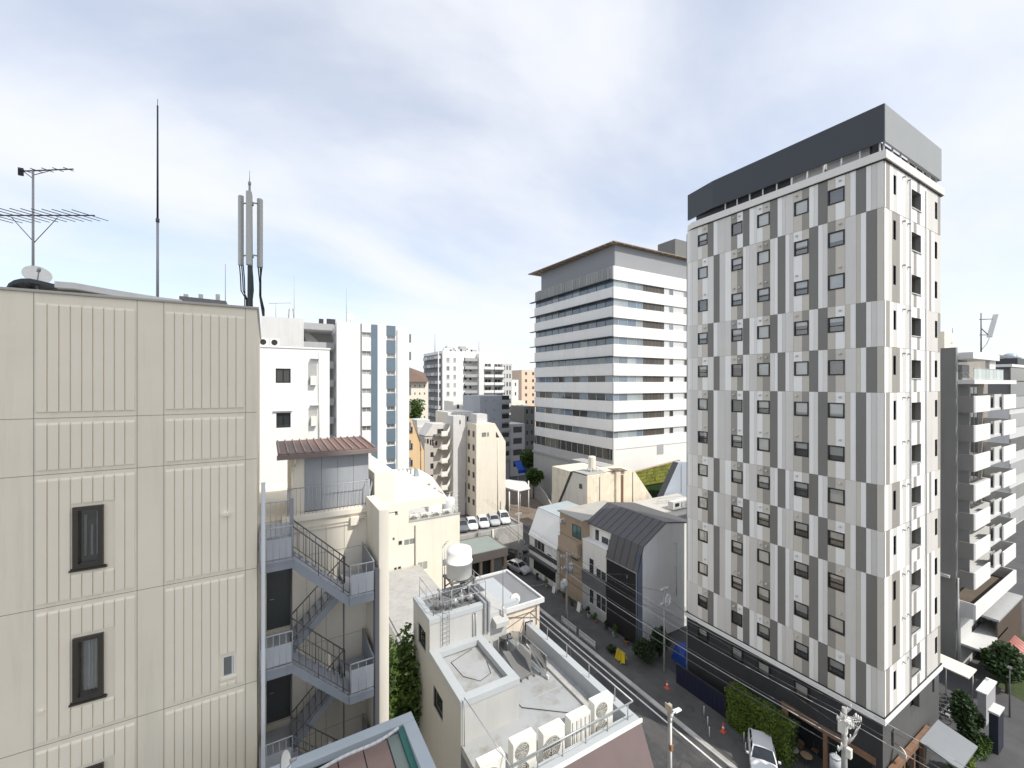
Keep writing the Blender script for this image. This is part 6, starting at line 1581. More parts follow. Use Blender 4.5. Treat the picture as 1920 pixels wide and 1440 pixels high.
for sx in (-1, 1):
    for sy in (-1, 1): q.bar((tkc.x + sx * .75, OBY + 2 + sy * .6, zo + .15), (tkc.x + sx * .45, OBY + 2 + sy * .4, zo + .76), .1, .1)
q.bar((tkc.x - .9, OBY + 2, zo + .7), (tkc.x + .9, OBY + 2, zo + .7), .1, .1).tube([(tkc.x + .5, OBY + 1.8, zo + .9), (tkc.x + 1.5, OBY + 1.5, zo + .25), (tkc.x + 2.5, OBY + 1.4, zo + .2)], .09, 6)
q.build('frame', m_lgrey, tk2)
# grey roofed house with skylights
gh = thing('grey_roof_house', 'grey house with tall dark roof slope and skylight windows', 'house', (48, 62, 0))
gX = 48.0; g0, g1 = yX(1102, gX), yX(1034, gX)
zg0, zg1 = H - 21.5, H - 14.6
MB().wall('X', gX, g0, g1, 0, zg0, (), .1).poly([(gX, g0, 0), (54, g0, 0), (54, g0, zg1), (gX + 3, g0, zg1), (gX, g0, zg0)]).build('wall', m_lgrey, gh)
def gs_(y, t, up=0.): return Vector((gX + 3 * t, y, zg0 + (zg1 - zg0) * t + up))
MB().prism([gs_(g0 - .2, 0), gs_(g1 + .2, 0), gs_(g1 - 2.2, 1), gs_(g0 - .2, 1)], (-.1, 0, .1)).build('roof_slope', mat('slate_roof', (0.20, 0.205, 0.22), .55, .06, .6), gh)
MB().poly([(gX + 3, g0 - .2, zg1 + .05), (gX + 3, g1 - 2.2, zg1 + .05), (54, g1 - 2.2, zg1), (54, g0 - .2, zg1)]).build('flat_roof', m_mgrey, gh)
for (ya_, yb_, ta, tb) in ((g0 + 4.0, g0 + 5.0, .55, .8), (g0 + 6.2, g0 + 7.8, .06, .26), (g0 + 3.2, g0 + 4.8, .06, .24)):
    w = MB().prism([gs_(ya_, ta), gs_(yb_, ta), gs_(yb_, tb), gs_(ya_, tb)], (-.25, 0, .16)).build('skylight', m_char, gh)
    MB().prism([gs_(ya_ + .15, ta + .02), gs_(yb_ - .15, ta + .02), gs_(yb_ - .15, tb - .02), gs_(ya_ + .15, tb - .02)], (-.28, 0, .18)).build('pane', mat('skylight_pane', (0.6, 0.64, 0.68), .15, .05), w)
# pale roof behind the black fronted house and the sloped blue-grey wall
r6 = thing('pale_roof_building', 'building with pale grey flat roof and thin rail behind the black fronted house', 'building', (45, 44, 0))
z6 = H - 20.0
MB().prism([(xY(1160, 43.5), 43.5, z6 - .5), (xY(1330, 43.5), 43.5, z6 - .5), (xY(1330, 43.5) + 1, 50.5, z6 + .3), (xY(1160, 43.5) + 3, 50.5, z6 + .3)], (0, 0, -.3)).build('roof', mat('pale_roof', (0.50, 0.485, 0.45), .7, .1, .5, dirt=((.3, .28, .24), .5, .5)), r6)
MB().box((xY(1165, 43.6), 43.6, 0), (xY(1325, 43.6), 50, z6 - .85)).build('wall', m_mgrey, r6)
MB().box((xY(1262, 45), 45, z6 - .2), (xY(1318, 45), 46, z6 + 1.1)).build('roof_box', m_lgrey, r6)
MB().box((xY(1266, 45), 44.9, z6 + .35), (xY(1273, 45), 44.98, z6 + .85)).build('vent', m_black, r6)
for px in (1277, 1284, 1290): MB().box((xY(px, 45), 44.9, z6 + .2), (xY(px + 4, 45), 44.98, z6 + .9)).build('panel', m_mgrey, r6)
bw = thing('blue_grey_gable', 'blue-grey metal gable sloping up beside the panelled tower', 'building', (xY(1250, 51), 51, 0))
pg = [onY(1236, 945, 51), onY(1340, 960, 51), onY(1340, 872, 51), onY(1280, 866, 51), onY(1271, 868, 51)]
pg[0].z = min(pg[0].z, z6 + .1); pg[1].z = pg[0].z
m_bg = mat('blue_grey_metal', (0.42, 0.46, 0.53), .5, .05, .5)
MB().prism(pg, (0, 1.0, 0)).build('gable_wall', m_bg, bw)
MB().box((pg[0].x + .2, 51.02, 0), (pg[1].x, 52.2, pg[0].z)).build('wall', m_bg, bw)
MB().prism([pg[4] + Vector((-.1, -.1, .1)), pg[0] + Vector((-.1, -.1, 0)), pg[0] + Vector((.05, -.1, 0)), pg[4] + Vector((.05, -.1, .1))], (0, 1.1, 0)).build('verge', m_char2, bw)
MB().cyl((xY(1277, 51), 50.95, z6), (xY(1277, 51), 50.95, zY(1277, 870, 51)), .03, n=5).build('seam', m_dgrey, bw)
q = MB(); railing(q, [(xY(1232, 48), 48, z6 + .1), (xY(1282, 47), 47, z6 + .1)], .9, .035, 1.5, rails=(1., .5))
tag(q.build('roof_railing', m_pipe), 'thin grey railing on the pale flat roof below the blue-grey gable', 'railing')
# ------------------------------------------------------------------ balcony building on the right
VX, VYw, VYb = 59.5, 13.75, 12.6
vb = thing('balcony_building', 'apartment building with stacked white balcony boxes at the right edge', 'building', (VX, VYw, 0))
def vz(px, y): return zY(px, y, VYb)
zroof = onX(1790, 652, VX).z
VX1 = xY(1912, VYb)
MB().box((VX - .5, VYw + .02, 0), (VX - .1, VYw + 13, zroof)).build('side_wall', mat('grey_side_wall', (0.235, 0.23, 0.215), .65, .05, .4, streak=.1), vb)
MB().box((VX - .1, VYw, 0), (VX + .02, VYw + .3, zroof)).build('corner_trim', m_lgrey, vb)
MB().box((VX + .02, VYw + 1.4, 0), (VX1, VYw + 12, zroof - .3)).build('wall', mat('taupe_wall', (0.30, 0.275, 0.24), .7, .08, .5, streak=.12), vb)
tops = [742.6 + 55.4 * k for k in range(7)]
pit = 55.4 * (VYb / ray(1829)[1]) / F
zt0_ = vz(1829, 742.6)
for k in range(7):
    z = zt0_ - pit * k
    hb2 = 1.62
    MB().box((VX, VYb + .08, z - hb2), (VX + .08, VYw + .3, z)).build('balcony_side', mat('balcony_taupe', (0.27, 0.26, 0.245), .6, .05), vb)
    MB().box((VX + .09, VYb + .05, z - hb2), (VX + .45, VYb + .18, z + .02)).build('balcony_post', m_lgrey, vb)
    MB().box((xY(1829, VYb), VYb, z - hb2), (xY(1857, VYb), VYb + .12, z)).build('balcony_front', m_white, vb, bevel=.015)
    MB().box((xY(1858, VYb + .7), VYb + .7, z - hb2), (xY(1866, VYb + .7), VYb + .8, z - .1)).build('balcony_panel', m_mgrey, vb)
    MB().box((xY(1864.5, VYb + .3), VYb + .3, z - hb2 + .1), (xY(1878, VYb + .3), VYb + .4, z + .05)).build('balcony_panel', m_lgrey, vb)
    MB().box((xY(1882, VYb), VYb, z - hb2), (xY(1905, VYb), VYb + .12, z)).build('balcony_front', m_white, vb, bevel=.015)
    MB().box((xY(1905, VYb) - .1, VYb + .12, z - hb2), (xY(1905, VYb), VYw + 1.4, z)).build('balcony_side', m_lgrey, vb)
    MB().box((VX + .09, VYb + .2, z - hb2), (xY(1905, VYb) - .12, VYw + 1.4, z - hb2 + .22)).build('balcony_floor', m_lgrey, vb)
    for (a, b_) in ((1.0, 2.2), (4.5, 7.5), (10, 13)):
        win(vb, 'Y', VYw + 1.4, VX + a, VX + b_, z - 1.3, z + .85, m_lgrey, m_glassd if a > 2 else m_glassl, .07, .06, -.05, mull=(.5,))
    MB().box((VX + 2.6, VYb + .9, z - 1.3), (VX + 2.7, VYw + 1.39, z + 1.1)).build('partition', m_mgrey, vb)
# top storey with glass balustrade
zs = vz(1829, 719.5)
MB().box((VX, VYb, zs - .02), (xY(1906, VYb), VYw + 1.4, zs + .4)).build('terrace_slab', m_white, vb)
zg = zs + .4
for j in range(8):
    xa_ = xY(1829, VYb) + j * (xY(1884, VYb) - xY(1829, VYb)) / 8; xb_ = xY(1829, VYb) + (j + 1) * (xY(1884, VYb) - xY(1829, VYb)) / 8
    MB().box((xa_ + .03, VYb + .1, zg + .02), (xb_ - .03, VYb + .13, zg + 1.1)).build('glass_panel', mat('frosted_glass', (0.48, 0.55, 0.53), .25, .06, 1, ov=.15), vb)
MB().cyl((xY(1829, VYb), VYb + .1, zg + 1.12), (xY(1884, VYb), VYb + .1, zg + 1.12), .03, n=6).build('handrail', m_steel, vb)
MB().box((VX + .1, VYw - .1, zg + 1.5 * 0), (VX + .16, VYw + 1.3, zg + 1.05)).build('glass_panel', m_gl2, vb)
zr_ = vz(1829, 672)
MB().box((VX + .05, VYb + .1, zr_), (xY(1877, VYb), VYw + 1.4, zr_ + .62)).build('roof_slab', m_white, vb)
MB().box((xY(1866, VYb), VYb + .4, zg), (xY(1877, VYb), VYb + .7, zr_)).build('pier', m_white, vb)
MB().box((VX + 4, VYw + .9, zg), (xY(1866, VYb), VYw + 1.35, zr_)).build('terrace_glass', m_glassd, vb)
MB().box((xY(1848, VYb), VYw + .5, zg), (xY(1860, VYb), VYw + .85, zg + 1.6)).build('screen_wall', m_mgrey, vb)
MB().box((VX + .7, VYw + 1.0, zg), (VX + 1.3, VYw + 1.3, zg + 1.9)).build('door', m_lgrey, vb)
t = thing('terrace_table', 'pale folding table on the top terrace of the balcony building', 'table', (VX + 1.3, VYb + .8, zg))
MB().box((VX + .8, VYb + .5, zg + .68), (VX + 2.0, VYb + 1.1, zg + .72)).build('top', m_white, t)
for sx in (.85, 1.9): MB().bar((VX + sx, VYb + .55, zg), (VX + sx, VYb + 1.05, zg + .68), .04, .04).build('leg', m_white, t)
# long white parapet and ground storeys
zl1, zl0 = vz(1827, 1134), vz(1827, 1163)
lf0, lf1 = VX - .05, xY(1906, VYb - .1)
MB().box((lf0, VYb - .1, zl0), (lf1, VYb + .08, zl1)).build('long_parapet', m_white, vb, bevel=.02)
MB().box((lf0, VYb + .08, zl0), (lf0 + .15, VYw + 1.39, zl1)).build('long_parapet', m_lgrey, vb)
MB().box((lf0 + .15, VYb + .08, zl0), (lf1, VYw + 1.39, zl0 + .25)).build('terrace_floor', mat('terrace_brown', (.14, .115, .09), .8, .15), vb)
MB().box((lf1 - .15, VYb + .08, zl0), (lf1, VYw + 1.39, zl1)).build('long_parapet', m_lgrey, vb)
gw_ = []
gY = VYw - .2
for (p0_, p1_, y0_, y1_) in ((1822, 1842, 1165, 1210), (1849, 1873, 1135, 1178), (1878, 1888, 1122, 1152)):
    gw_.append((xY(p0_, gY), xY(p1_, gY), zY((p0_ + p1_) / 2, y1_, gY), zY((p0_ + p1_) / 2, y0_ , gY)))
MB().wall('Y', gY, VX, lf1 - .3, 0, zl0 - .01, gw_, .25).poly([(VX, gY, 0), (VX, gY + 2, 0), (VX, gY + 2, zl0), (VX, gY, zl0)]).build('lower_wall', m_lgrey, vb)
for h in gw_: win(vb, 'Y', gY, h[0], h[1], h[2], h[3], m_mgrey, m_glassl, .12, .08, .12, mull=(.5,))
MB().box((VX + .1, gY - 1.6, 2.6), (xY(1848, gY), gY - .01, 2.8)).build('porch_roof', m_lgrey, vb); MB().box((VX + 4.5, gY - 1.7, 4.4), (lf1 - 1, gY - .01, 4.6)).build('porch_roof', m_mgrey, vb)
MB().box((VX + 4.5, gY - 1.6, 0), (lf1 - 1, gY - 1.5, 4.35)).build('porch_wall', mat('porch_brown', (.09, .065, .05), .7, .1), vb)
MB().box((VX - .9, VYw + .4, 9.2), (VX - .5, VYw + 12, 9.45)).build('ledge', m_lgrey, vb); MB().cyl((VX - .3, VYw - .1, 1), (VX - .3, VYw - .1, 9.3), .08, n=8).build('downpipe', m_lgrey, vb)
# roof things
c = onX(1783, 655, VX + 1)
t = thing('roof_tank_box', 'pale square rooftop box with dish at the left of the balcony building roof', 'equipment', (VX + 1.5, VYw + 5, zroof))
yv = VYw + 3.0
a_ = onY(1771, 652, yv); b_ = onY(1786, 624, yv); MB().box((a_.x, yv, zroof - .3), (b_.x, yv + 1.5, b_.z)).build('box', m_cream, t, bevel=.02); MB().cyl((b_.x, yv, b_.z), (b_.x, yv, b_.z + .6), .03).build('mast', m_pipe, t)
ybm = VYb + 2.0
t = thing('slanted_antenna', 'dark mast with a slanting pale blade antenna on the balcony building', 'antenna', onY(1839.5, 660, ybm))
MB().cyl(onY(1839.5, 660, ybm), onY(1839.5, 587, ybm), .07, .05, 8).build('mast', m_rail, t)
MB().bar(onY(1855, 632, ybm), onY(1867, 590, ybm), .45, .12).build('blade', m_mgrey, t)
q = MB().cyl(onY(1837, 599, ybm), onY(1862, 598, ybm), .05, n=6).cyl(onY(1840, 616, ybm), onY(1852, 627, ybm), .05, n=6).cyl(onY(1837, 628, ybm), onY(1853, 628, ybm), .05, n=6); q.build('arm', m_rail, t)
MB().tube([onY(1855, 634, ybm), onY(1850, 645, ybm), onY(1841, 655, ybm)], .03, 5).build('cable', m_rail, t)
# neighbours glimpsed beyond
nbY = 16.0
nn = thing('dark_glass_office', 'dark glazed low office behind the balconies at the right edge', 'building', (xY(1908, 17), 17, 0))
xq0, xq1 = xY(1893, 22), xY(1990, 22)
MB().box((xq0, 22, 0), (xq1, 40, zY(1905, 742, 22))).build('wall', m_lgrey, nn)
for k, (ya_, yb2_, m_) in enumerate(((714, 690, m_glassd), (742, 716, m_glassd), (765, 744, m_mgrey))):
    MB().box((xq0 - .3, 21.8, zY(1905, ya_, 22)), (xq1, 21.99, zY(1905, yb2_, 22))).build('glass_band', m_, nn)
MB().box((xq0 + .01, 22, zY(1905, 742, 22)), (xq1, 38, zY(1905, 689, 22))).build('upper_floor', m_dgrey, nn)
MB().box((xq0 - 1, 21.5, zY(1905, 689, 22)), (xq1, 38, zY(1905, 684, 22))).build('roof_slab', m_white, nn)
for k in range(5):
    za_, zb2_ = zY(1905, 800 + 45 * k, 22), zY(1905, 775 + 45 * k, 22); MB().box((xq0 - .1, 21.85, za_), (xq1, 21.98, zb2_)).build('window_band', m_glassl if k % 2 else m_mgrey, nn)
dg = thing('domed_glass_tower', 'far dark glass tower with a dome on top at the right edge', 'building', (xY(1890, 60), 60, 0))
xd0, xd1 = xY(1872, 60), xY(1912, 60); zd = zY(1890, 672, 60)
MB().box((xd0, 60, 0), (xd1, 68, zd)).build('wall', glassmat('tower_glass', (.07, .09, .12), .1, .1), dg); MB().box((xd0 - 1, 59.5, zd), (xd1 + 1, 69, zd + 1.2)).build('roof_slab', m_dgrey, dg)
cd = onY(1894, 666, 66); rr_ = 3.4
MB().lathe((cd.x, 66, zd + 1.2), [(rr_, 0), (rr_ * 1.0, rr_ * .25), (rr_ * .92, rr_ * .5), (rr_ * .72, rr_ * .78), (rr_ * .4, rr_ * .97), (.1, rr_ * 1.02)], 28).build('dome', mat('dome_glass', (.35, .42, .48), .2, .05), dg)
for k in range(8): MB().box((xd0 - .2, 59.9, zd - 4 - 7 * k), (xd1, 59.98, zd - 1.5 - 7 * k)).build('window_band', m_glassb, dg)
tv = MB().box((xY(1908, 45), 45, 0), (xY(1960, 45), 60, zY(1915, 672, 45))); tag(tv.build('dark_slab_tower', m_char2), 'dark slab tower cut off by the right edge', 'building')
# ------------------------------------------------------------------ unseen tower added behind the viewpoint to shade the beige wall and the fire stair
ow = thing('added_shade_tower', 'unseen tower added behind the viewpoint to shade the beige wall and fire stair', 'building', (18, -50, 0))
q = MB(); hs = []
for r in range(34):
    for cxx in range(3): hs.append((21.7 + cxx * 3.2, 23.7 + cxx * 3.2, 2 + r * 3.2, 3.8 + r * 3.2))
q.wall('Y', -45, 20.5, 31.2, 0, 112, hs, -.2); q.box((20.5, -58, 0), (31.2, -45.3, 112)); q.build('wall', m_white, ow)
q = MB()
for h in hs: q.poly([(h[0], -45.2, h[2]), (h[1], -45.2, h[2]), (h[1], -45.2, h[3]), (h[0], -45.2, h[3])])
q.build('window_glass', m_glassd, ow, kind='stuff')
# ------------------------------------------------------------------ vegetation
def crown(mb, c, rad, n, leaf=.16, seed=1, lumps=9, flat=.75, box=None):
    rn = random.Random(seed); c = Vector(c); L_ = []
    for i in range(lumps):
        v = Vector((rn.uniform(-1, 1), rn.uniform(-1, 1), rn.uniform(-1, 1)))
        if v.length > 1: v.normalize()
        L_.append((c + Vector((v.x * rad[0], v.y * rad[1], v.z * rad[2])) * .62, rn.uniform(.32, .6)))
    for i in range(n):
        if box:
            f = rn.random(); p = Vector((rn.uniform(box[0], box[1]), rn.uniform(box[2], box[3]), rn.uniform(box[4], box[5])))
            p += Vector((rn.gauss(0, .07), rn.gauss(0, .07), rn.gauss(0, .07)))
            s = rn.randrange(3)
            if s == 0: p.x = box[0] + rn.gauss(0, .06) + .08 * math.sin(p.y * 3) + .06 * math.sin(p.z * 4)
            elif s == 1: p.z = box[5] + rn.gauss(0, .06) + .1 * math.sin(p.y * 2.3 + p.x)
        else:
            lc, lr = rn.choice(L_)
            v = Vector((rn.gauss(0, 1), rn.gauss(0, 1), rn.gauss(0, 1))).normalized() * (rn.random() ** .35)
            p = lc + Vector((v.x * rad[0], v.y * rad[1], v.z * rad[2])) * lr
        a = Vector((rn.gauss(0, 1), rn.gauss(0, 1), rn.gauss(0, .6))).normalized(); b_ = a.cross(Vector((rn.gauss(0, 1), rn.gauss(0, 1), rn.gauss(0, 1)))).normalized()
        l = leaf * rn.uniform(.6, 1.3)
        mb.poly([p - a * l, p + b_ * l * .45, p + a * l, p - b_ * l * .45])
def tree(name, label, base, h, rad, n, mt, leaf=.16, seed=1, th=None, cat='tree', lumps=10):
    t = thing(name, label, cat, base); b0 = Vector(base); rn = random.Random(seed)
    cc = b0 + Vector((0, 0, h)); q = MB()
    q.cyl(b0, b0 + Vector((rn.uniform(-.1, .1), 0, h * .8)), .06 + h * .018, .03 + h * .008, 8)
    for i in range(6):
        a = rn.uniform(0, 6.28); st_ = b0 + Vector((0, 0, h * rn.uniform(.35, .8)))
        q.cyl(st_, cc + Vector((math.cos(a) * rad[0] * .7, math.sin(a) * rad[1] * .7, rn.uniform(-.5, .6) * rad[2])), .045, .012, 6)
    q.build('trunk', m_trunk, t)
    m = MB(); crown(m, cc, rad, n, leaf, seed, lumps); m.build('crown', mt, t); return t
tp = onZ(744, 1260, 8.5)
tree('courtyard_tree', 'green tree in the gap between fire stair and low cream building', (5.5, 20.4, 0), 13.2, (1.25, 1.4, 3.6), 6500, m_leafg, .13, 4)
g = MB(); 
bx = thing('clipped_hedge', 'tall clipped green hedge against the dark base of the panelled tower', 'hedge', (TX - .6, yX(1420, TX - .8), 0))
hy0, hy1 = yX(1483, TX - 1.3), yX(1369, TX - .9)
MB().box((TX - 1.35, hy0 + .25, .1), (TX - .15, hy1 - .2, 2.75)).build('hedge_core', m_leafd, bx)
m = MB(); crown(m, (0, 0, 0), (1, 1, 1), 15000, .085, 6, box=(TX - 1.5, TX - .1, hy0, hy1, .1, 2.95)); m.build('foliage', m_leafy, bx)
tree('dark_shrub', 'dark leafy shrub by the fence beside the black fronted house', (33.6, 30.4, 0.1), 1.5, (1.2, 1.3, 1.4), 3200, m_leafd, .12, 8, cat='shrub')
tree('dark_shrub', 'dark shrub beside the blue tarpaulin next to the tower', (35.6, 30.2, 0), 2.0, (1.3, 1.0, 1.7), 3000, m_leafd, .12, 9, cat='shrub')
tree('small_shrub', 'small low bush on the pavement edge below the yellow cloth', (31.6, 33.2, 0.1), .4, (.6, .6, .45), 900, m_leafd, .09, 10, cat='shrub')
tree('garden_tree', 'large dark tree at the right edge below the balcony building', onZ(1888, 1300, 0), 3.4, (2.6, 1.8, 1.7), 5200, m_leafd, .22, 12)
tree('garden_tree', 'round leafy tree in the forecourt left of the dark sign pillar', onZ(1812, 1392, 0), 2.0, (1.2, 1.1, 1.9), 4500, m_leafd, .15, 13)
tree('garden_shrub', 'bright green shrub at the bottom right corner', onZ(1806, 1458, 0), .9, (1.1, .9, .95), 3000, m_leafy, .15, 14, cat='shrub')
tree('garden_shrub', 'dark low planting between forecourt canopy and sign pillar', onZ(1830, 1405, 0), .5, (1.5, .9, .7), 2600, m_leafg, .12, 15, cat='shrub')
tree('street_tree', 'small street tree by the blue awning in the far street', onY(992, 900, 96) * 1.0 - Vector((0, 0, onY(992, 900, 96).z)), 8.2, (2.8, 2.5, 3.0), 2600, m_leafg, .35, 16)
tree('street_tree', 'bushy tree at the foot of the office podium', onY(1000, 905, 88) * 1.0 - Vector((0, 0, onY(1000, 905, 88).z)), 5.5, (2.4, 2.2, 2.2), 2200, m_leafg, .35, 17)
tree('far_tree', 'pale green tree before the brown topped block', onY(783, 778, 112) * 1.0 - Vector((0, 0, onY(783, 778, 112).z)), 21, (3.0, 2, 3.5), 1600, m_leafg, .45, 18)
# garden ground
gg = MB().poly([(56, 4, .012), (78, 4, .012), (78, 11.9, .012), (60, 11.9, .012)]); struct(gg.build('grass_verge', mat('grass', (.045, .065, .018), .9, .35, 2.0, bump=.5, bs=30)))
struct(MB().poly([(46.5, -20, .008), (60, -20, .008), (75, 9, .008), (60.5, 9, .008)]).build('side_road', m_road))
# ------------------------------------------------------------------ cars
def car(label, loc, heading, col, group=None, L_=4.3, W_=1.74, h=1.5, name='parked_car', detail=True):
    t = thing(name, label, 'car', loc, group); t.rotation_euler = (0, 0, heading)
    paint = mat('car_paint_%s' % col[0], col[1], .3, .02, 1, coat=.6, spec=.5)
    def put(nm, mb_, mt, par=t, bevel=0.0):
        me = bpy.data.meshes.new(nm); me.from_pydata(mb_.v, [], mb_.f); me.materials.append(mt)
        me.polygons.foreach_set('use_smooth', [True] * len(mb_.f) if bevel < 0 else mb_.sm); me.update()
        o = bpy.data.objects.new(nm, me); link(o, par)
        if bevel > 0: bm = o.modifiers.new('bevel', 'BEVEL'); bm.width = bevel; bm.segments = 3; bm.limit_method = 'ANGLE'
        return o
    hl = L_ / 2; hw = W_ / 2
    # x forward; sections from nose to tail: (x, halfwidth, z_bottom, z_shoulder)
    secs = [(hl, .62 * hw, .42, .62), (hl - .12, .84 * hw, .28, .74), (hl - .45, .97 * hw, .22, .86), (hl - 1.15, hw, .2, .98), (0, hw, .2, 1.0), (-hl + .9, hw, .2, 1.03), (-hl + .25, .95 * hw, .25, 1.02), (-hl, .84 * hw, .4, .95)]
    b_ = MB(); rings = []
    for (x, w_, z0, z1) in secs:
        zm = (z0 + z1) / 2; r = [(x, -w_ * .88, z0), (x, -w_, zm), (x, -w_ * .94, z1 - .06), (x, -w_ * .80, z1), (x, 0, z1 + .035), (x, w_ * .80, z1), (x, w_ * .94, z1 - .06), (x, w_, zm), (x, w_ * .88, z0)]
        rings.append(r)
    for a, c in zip(rings, rings[1:]):
        for i in range(8): b_.poly([a[i], a[i + 1], c[i + 1], c[i]], True)
        b_.poly([a[8], a[0], c[0], c[8]])
    b_.poly(rings[0]); b_.poly(rings[-1])
    # cabin
    zs_ = .98; xr0, xr1 = .45, -hl + 1.0; ws0, ws1 = hl - 1.2, -hl + .35; wr = hw * .70; wb = hw * .90
    roof = [(xr0, -wr, h - .06), (xr0, wr, h - .06), (xr1, wr, h - .04), (xr1, -wr, h - .04)]
    rt = MB(); k = 5
    def rp(u, v): 
        x = xr0 + (xr1 - xr0) * u; y = -wr + 2 * wr * v
        return (x, y, h - .06 + .06 * math.sin(math.pi * v) + .03 * math.sin(math.pi * u))
    for i in range(k):
        for j in range(k): rt.poly([rp(i / k, j / k), rp((i + 1) / k, j / k), rp((i + 1) / k, (j + 1) / k), rp(i / k, (j + 1) / k)], True)
    for s in (-1, 1):
        for (p, q_) in (((ws0, s * wb, zs_), (xr0, s * wr, h - .06)), ((ws1, s * wb * .95, zs_ + .02), (xr1, s * wr, h - .04)), ((-.35, s * wb, zs_), (-.35, s * wr * 1.01, h - .05))):
            rt.bar(p, q_, .07, .07)
        rt.bar((xr0, s * wr, h - .06), (xr1, s * wr, h - .04), .07, .06)
    body_ = put('body', b_, paint); put('roof', rt, paint)
    gl = glassmat('car_glass', (.02, .022, .025), .03, .1, .6)
    put('windscreen', MB().poly([(ws0, -wb, zs_), (ws0, wb, zs_), (xr0, wr, h - .07), (xr0, -wr, h - .07)]), gl)
    put('rear_window', MB().poly([(ws1, wb * .95, zs_ + .02), (ws1, -wb * .95, zs_ + .02), (xr1, -wr, h - .05), (xr1, wr, h - .05)]), gl)
    for s in (-1, 1): put('side_window', MB().poly([(ws0, s * wb, zs_), (ws1, s * wb * .95, zs_ + .02), (xr1, s * wr, h - .05), (xr0, s * wr, h - .07)]), gl)
    for sx in (hl - .8, -hl + .78):
        for s in (-1, 1):
            w = put('wheel', MB().cyl((sx, s * (hw - .2), .31), (sx, s * (hw + .01), .31), .31, n=20), m_black)
            if detail: put('rim', MB().cyl((sx, s * (hw + .0), .31), (sx, s * (hw + .018), .31), .2, n=14), m_steel, w)
    for s in (-1, 1):
        put('headlight', MB().prism([(hl - .1, s * hw * .45, .62), (hl - .22, s * hw * .86, .64), (hl - .3, s * hw * .86, .76), (hl - .14, s * hw * .45, .72)], (.03, 0, .02)), mat('lamp_clear', (.7, .72, .74), .1))
        if detail:
            put('tail_light', MB().box((-hl - .01, s * hw * .5, .75), (-hl + .06, s * hw * .86, .93)), mat('lamp_red', (.35, .02, .015), .2))
            put('wing_mirror', MB().box((ws0 - .35, s * (hw + .02), .95), (ws0 - .22, s * (hw + .2), 1.08)), paint, bevel=.02)
    return t
cc = onZ(1432, 1408, .8)
car('white car parked nose out on the tower forecourt', (cc.x - .35, cc.y - .1, .1), math.atan2(-.55, -.83), ('white', (.80, .81, .82)), L_=4.4, W_=1.8, h=1.52)
cl_ = [('white', (.80, .81, .82)), ('silver', (.45, .46, .47)), ('black', (.02, .02, .022)), ('grey', (.12, .13, .14))]
for i, (px, ci, lab) in enumerate(((866, 3, 'dark car parked leftmost on the concrete parking deck'), (884, 0, 'white car on the parking deck, second from the left'), (905, 0, 'white car in the middle of the row on the parking deck'), (925, 1, 'silver car on the parking deck, second from the right'), (944, 0, 'white van-like car parked rightmost on the parking deck'))):
    c = onY(px, 985, 63.4); car(lab, (c.x, 63.4, dzk), math.radians(-105), cl_[ci], 'cars parked on the deck', detail=False, h=1.7 if i == 4 else 1.5)
for (px, py, hd, ci, lab) in ((948, 1018, -95, 0, 'white car on the ground behind the green roofed shed'), (962, 1042, -60, 2, 'black car beside the lane at the corner of the green roofed shed'), (975, 1022, -100, 3, 'dark grey car in the lane near the utility pole'), (972, 1062, -75, 1, 'silver car half hidden behind the flat dark roof')):
    c = onZ(px, py, .7); car(lab, (c.x, c.y, 0), math.radians(hd), cl_[ci], 'cars parked at the end of the lane', detail=False)
# ------------------------------------------------------------------ utility poles and wires
m_pole = mat('concrete_pole', (.36, .355, .34), .75, .1, 1.5)
m_wl0 = mat('wire_light', (.6, .6, .58), .5)
m_ins = mat('porcelain', (.78, .78, .76), .3, .05)
def pole(label, x, y, h, arms=(), transformer=None, r=.15, box=None, dirx=1):
    t = thing('utility_pole', label, 'utility pole', (x, y, 0), 'utility poles along the street')
    MB().cyl((x, y, 0), (x, y, h), r, r * .72, 12).build('pole', m_pole, t)
    for (z, l) in arms:
        a = MB().box((x - l, y - .05, z - .05), (x + l, y + .05, z + .05)).build('cross_arm', m_steel, t)
        for s in (-.95, -.45, .45, .95):
            MB().cyl((x + l * s, y, z + .05), (x + l * s, y, z + .28), .06, .035, 8).build('insulator', m_ins, t)
        MB().bar((x - l * .6, y - .06, z), (x, y - .06, z - .6), .03, .03).build('brace', m_steel, t)
    if transformer:
        for (dx, dy, z) in transformer:
            o = MB().cyl((x + dx, y + dy, z), (x + dx, y + dy, z + .95), .3, .3, 18).cyl((x + dx, y + dy, z + .95), (x + dx, y + dy, z + 1.03), .32, .24, 18).build('transformer', mat('transformer_grey', (.42, .44, .45), .5, .06), t)
            for s in (-.12, .12): MB().cyl((x + dx + s, y + dy, z + 1.0), (x + dx + s, y + dy, z + 1.25), .035, .02, 6).build('bushing', m_ins, o)
    if box: MB().box((x - .45, y - .25, box), (x - .1, y + .2, box + .7)).build('cable_box', m_acw, t, bevel=.02)
    MB().cyl((x + r, y, .5), (x + r * .8, y, h - .5), .03, n=6).build('cable_guard', m_pipe, t)
    return t
P2 = Vector((32.6, 12.75, 0)); P1 = Vector((31.0, 40.0, 0)); P3 = Vector((33.9, 28.2, 0)); P0 = Vector((29.8, 60, 0))
pole('concrete utility pole with white insulators in front of the tower corner', P2.x, P2.y, 7.4, ((7.0, 1.0), (5.0, .9)), ((-.75, .2, 3.4),), .19, 5.9)
pole('utility pole with a grey transformer before the tan house', P1.x, P1.y, 8.4, ((8.0, .9), (6.6, .8)), ((.5, -.1, 6.0), (-.5, .1, 4.0)), .16, 4.6)
pole('slim pole with looped cables against the pale side wall', P3.x, P3.y, 8.6, ((8.2, .5), (6.8, .45)), None, .10)
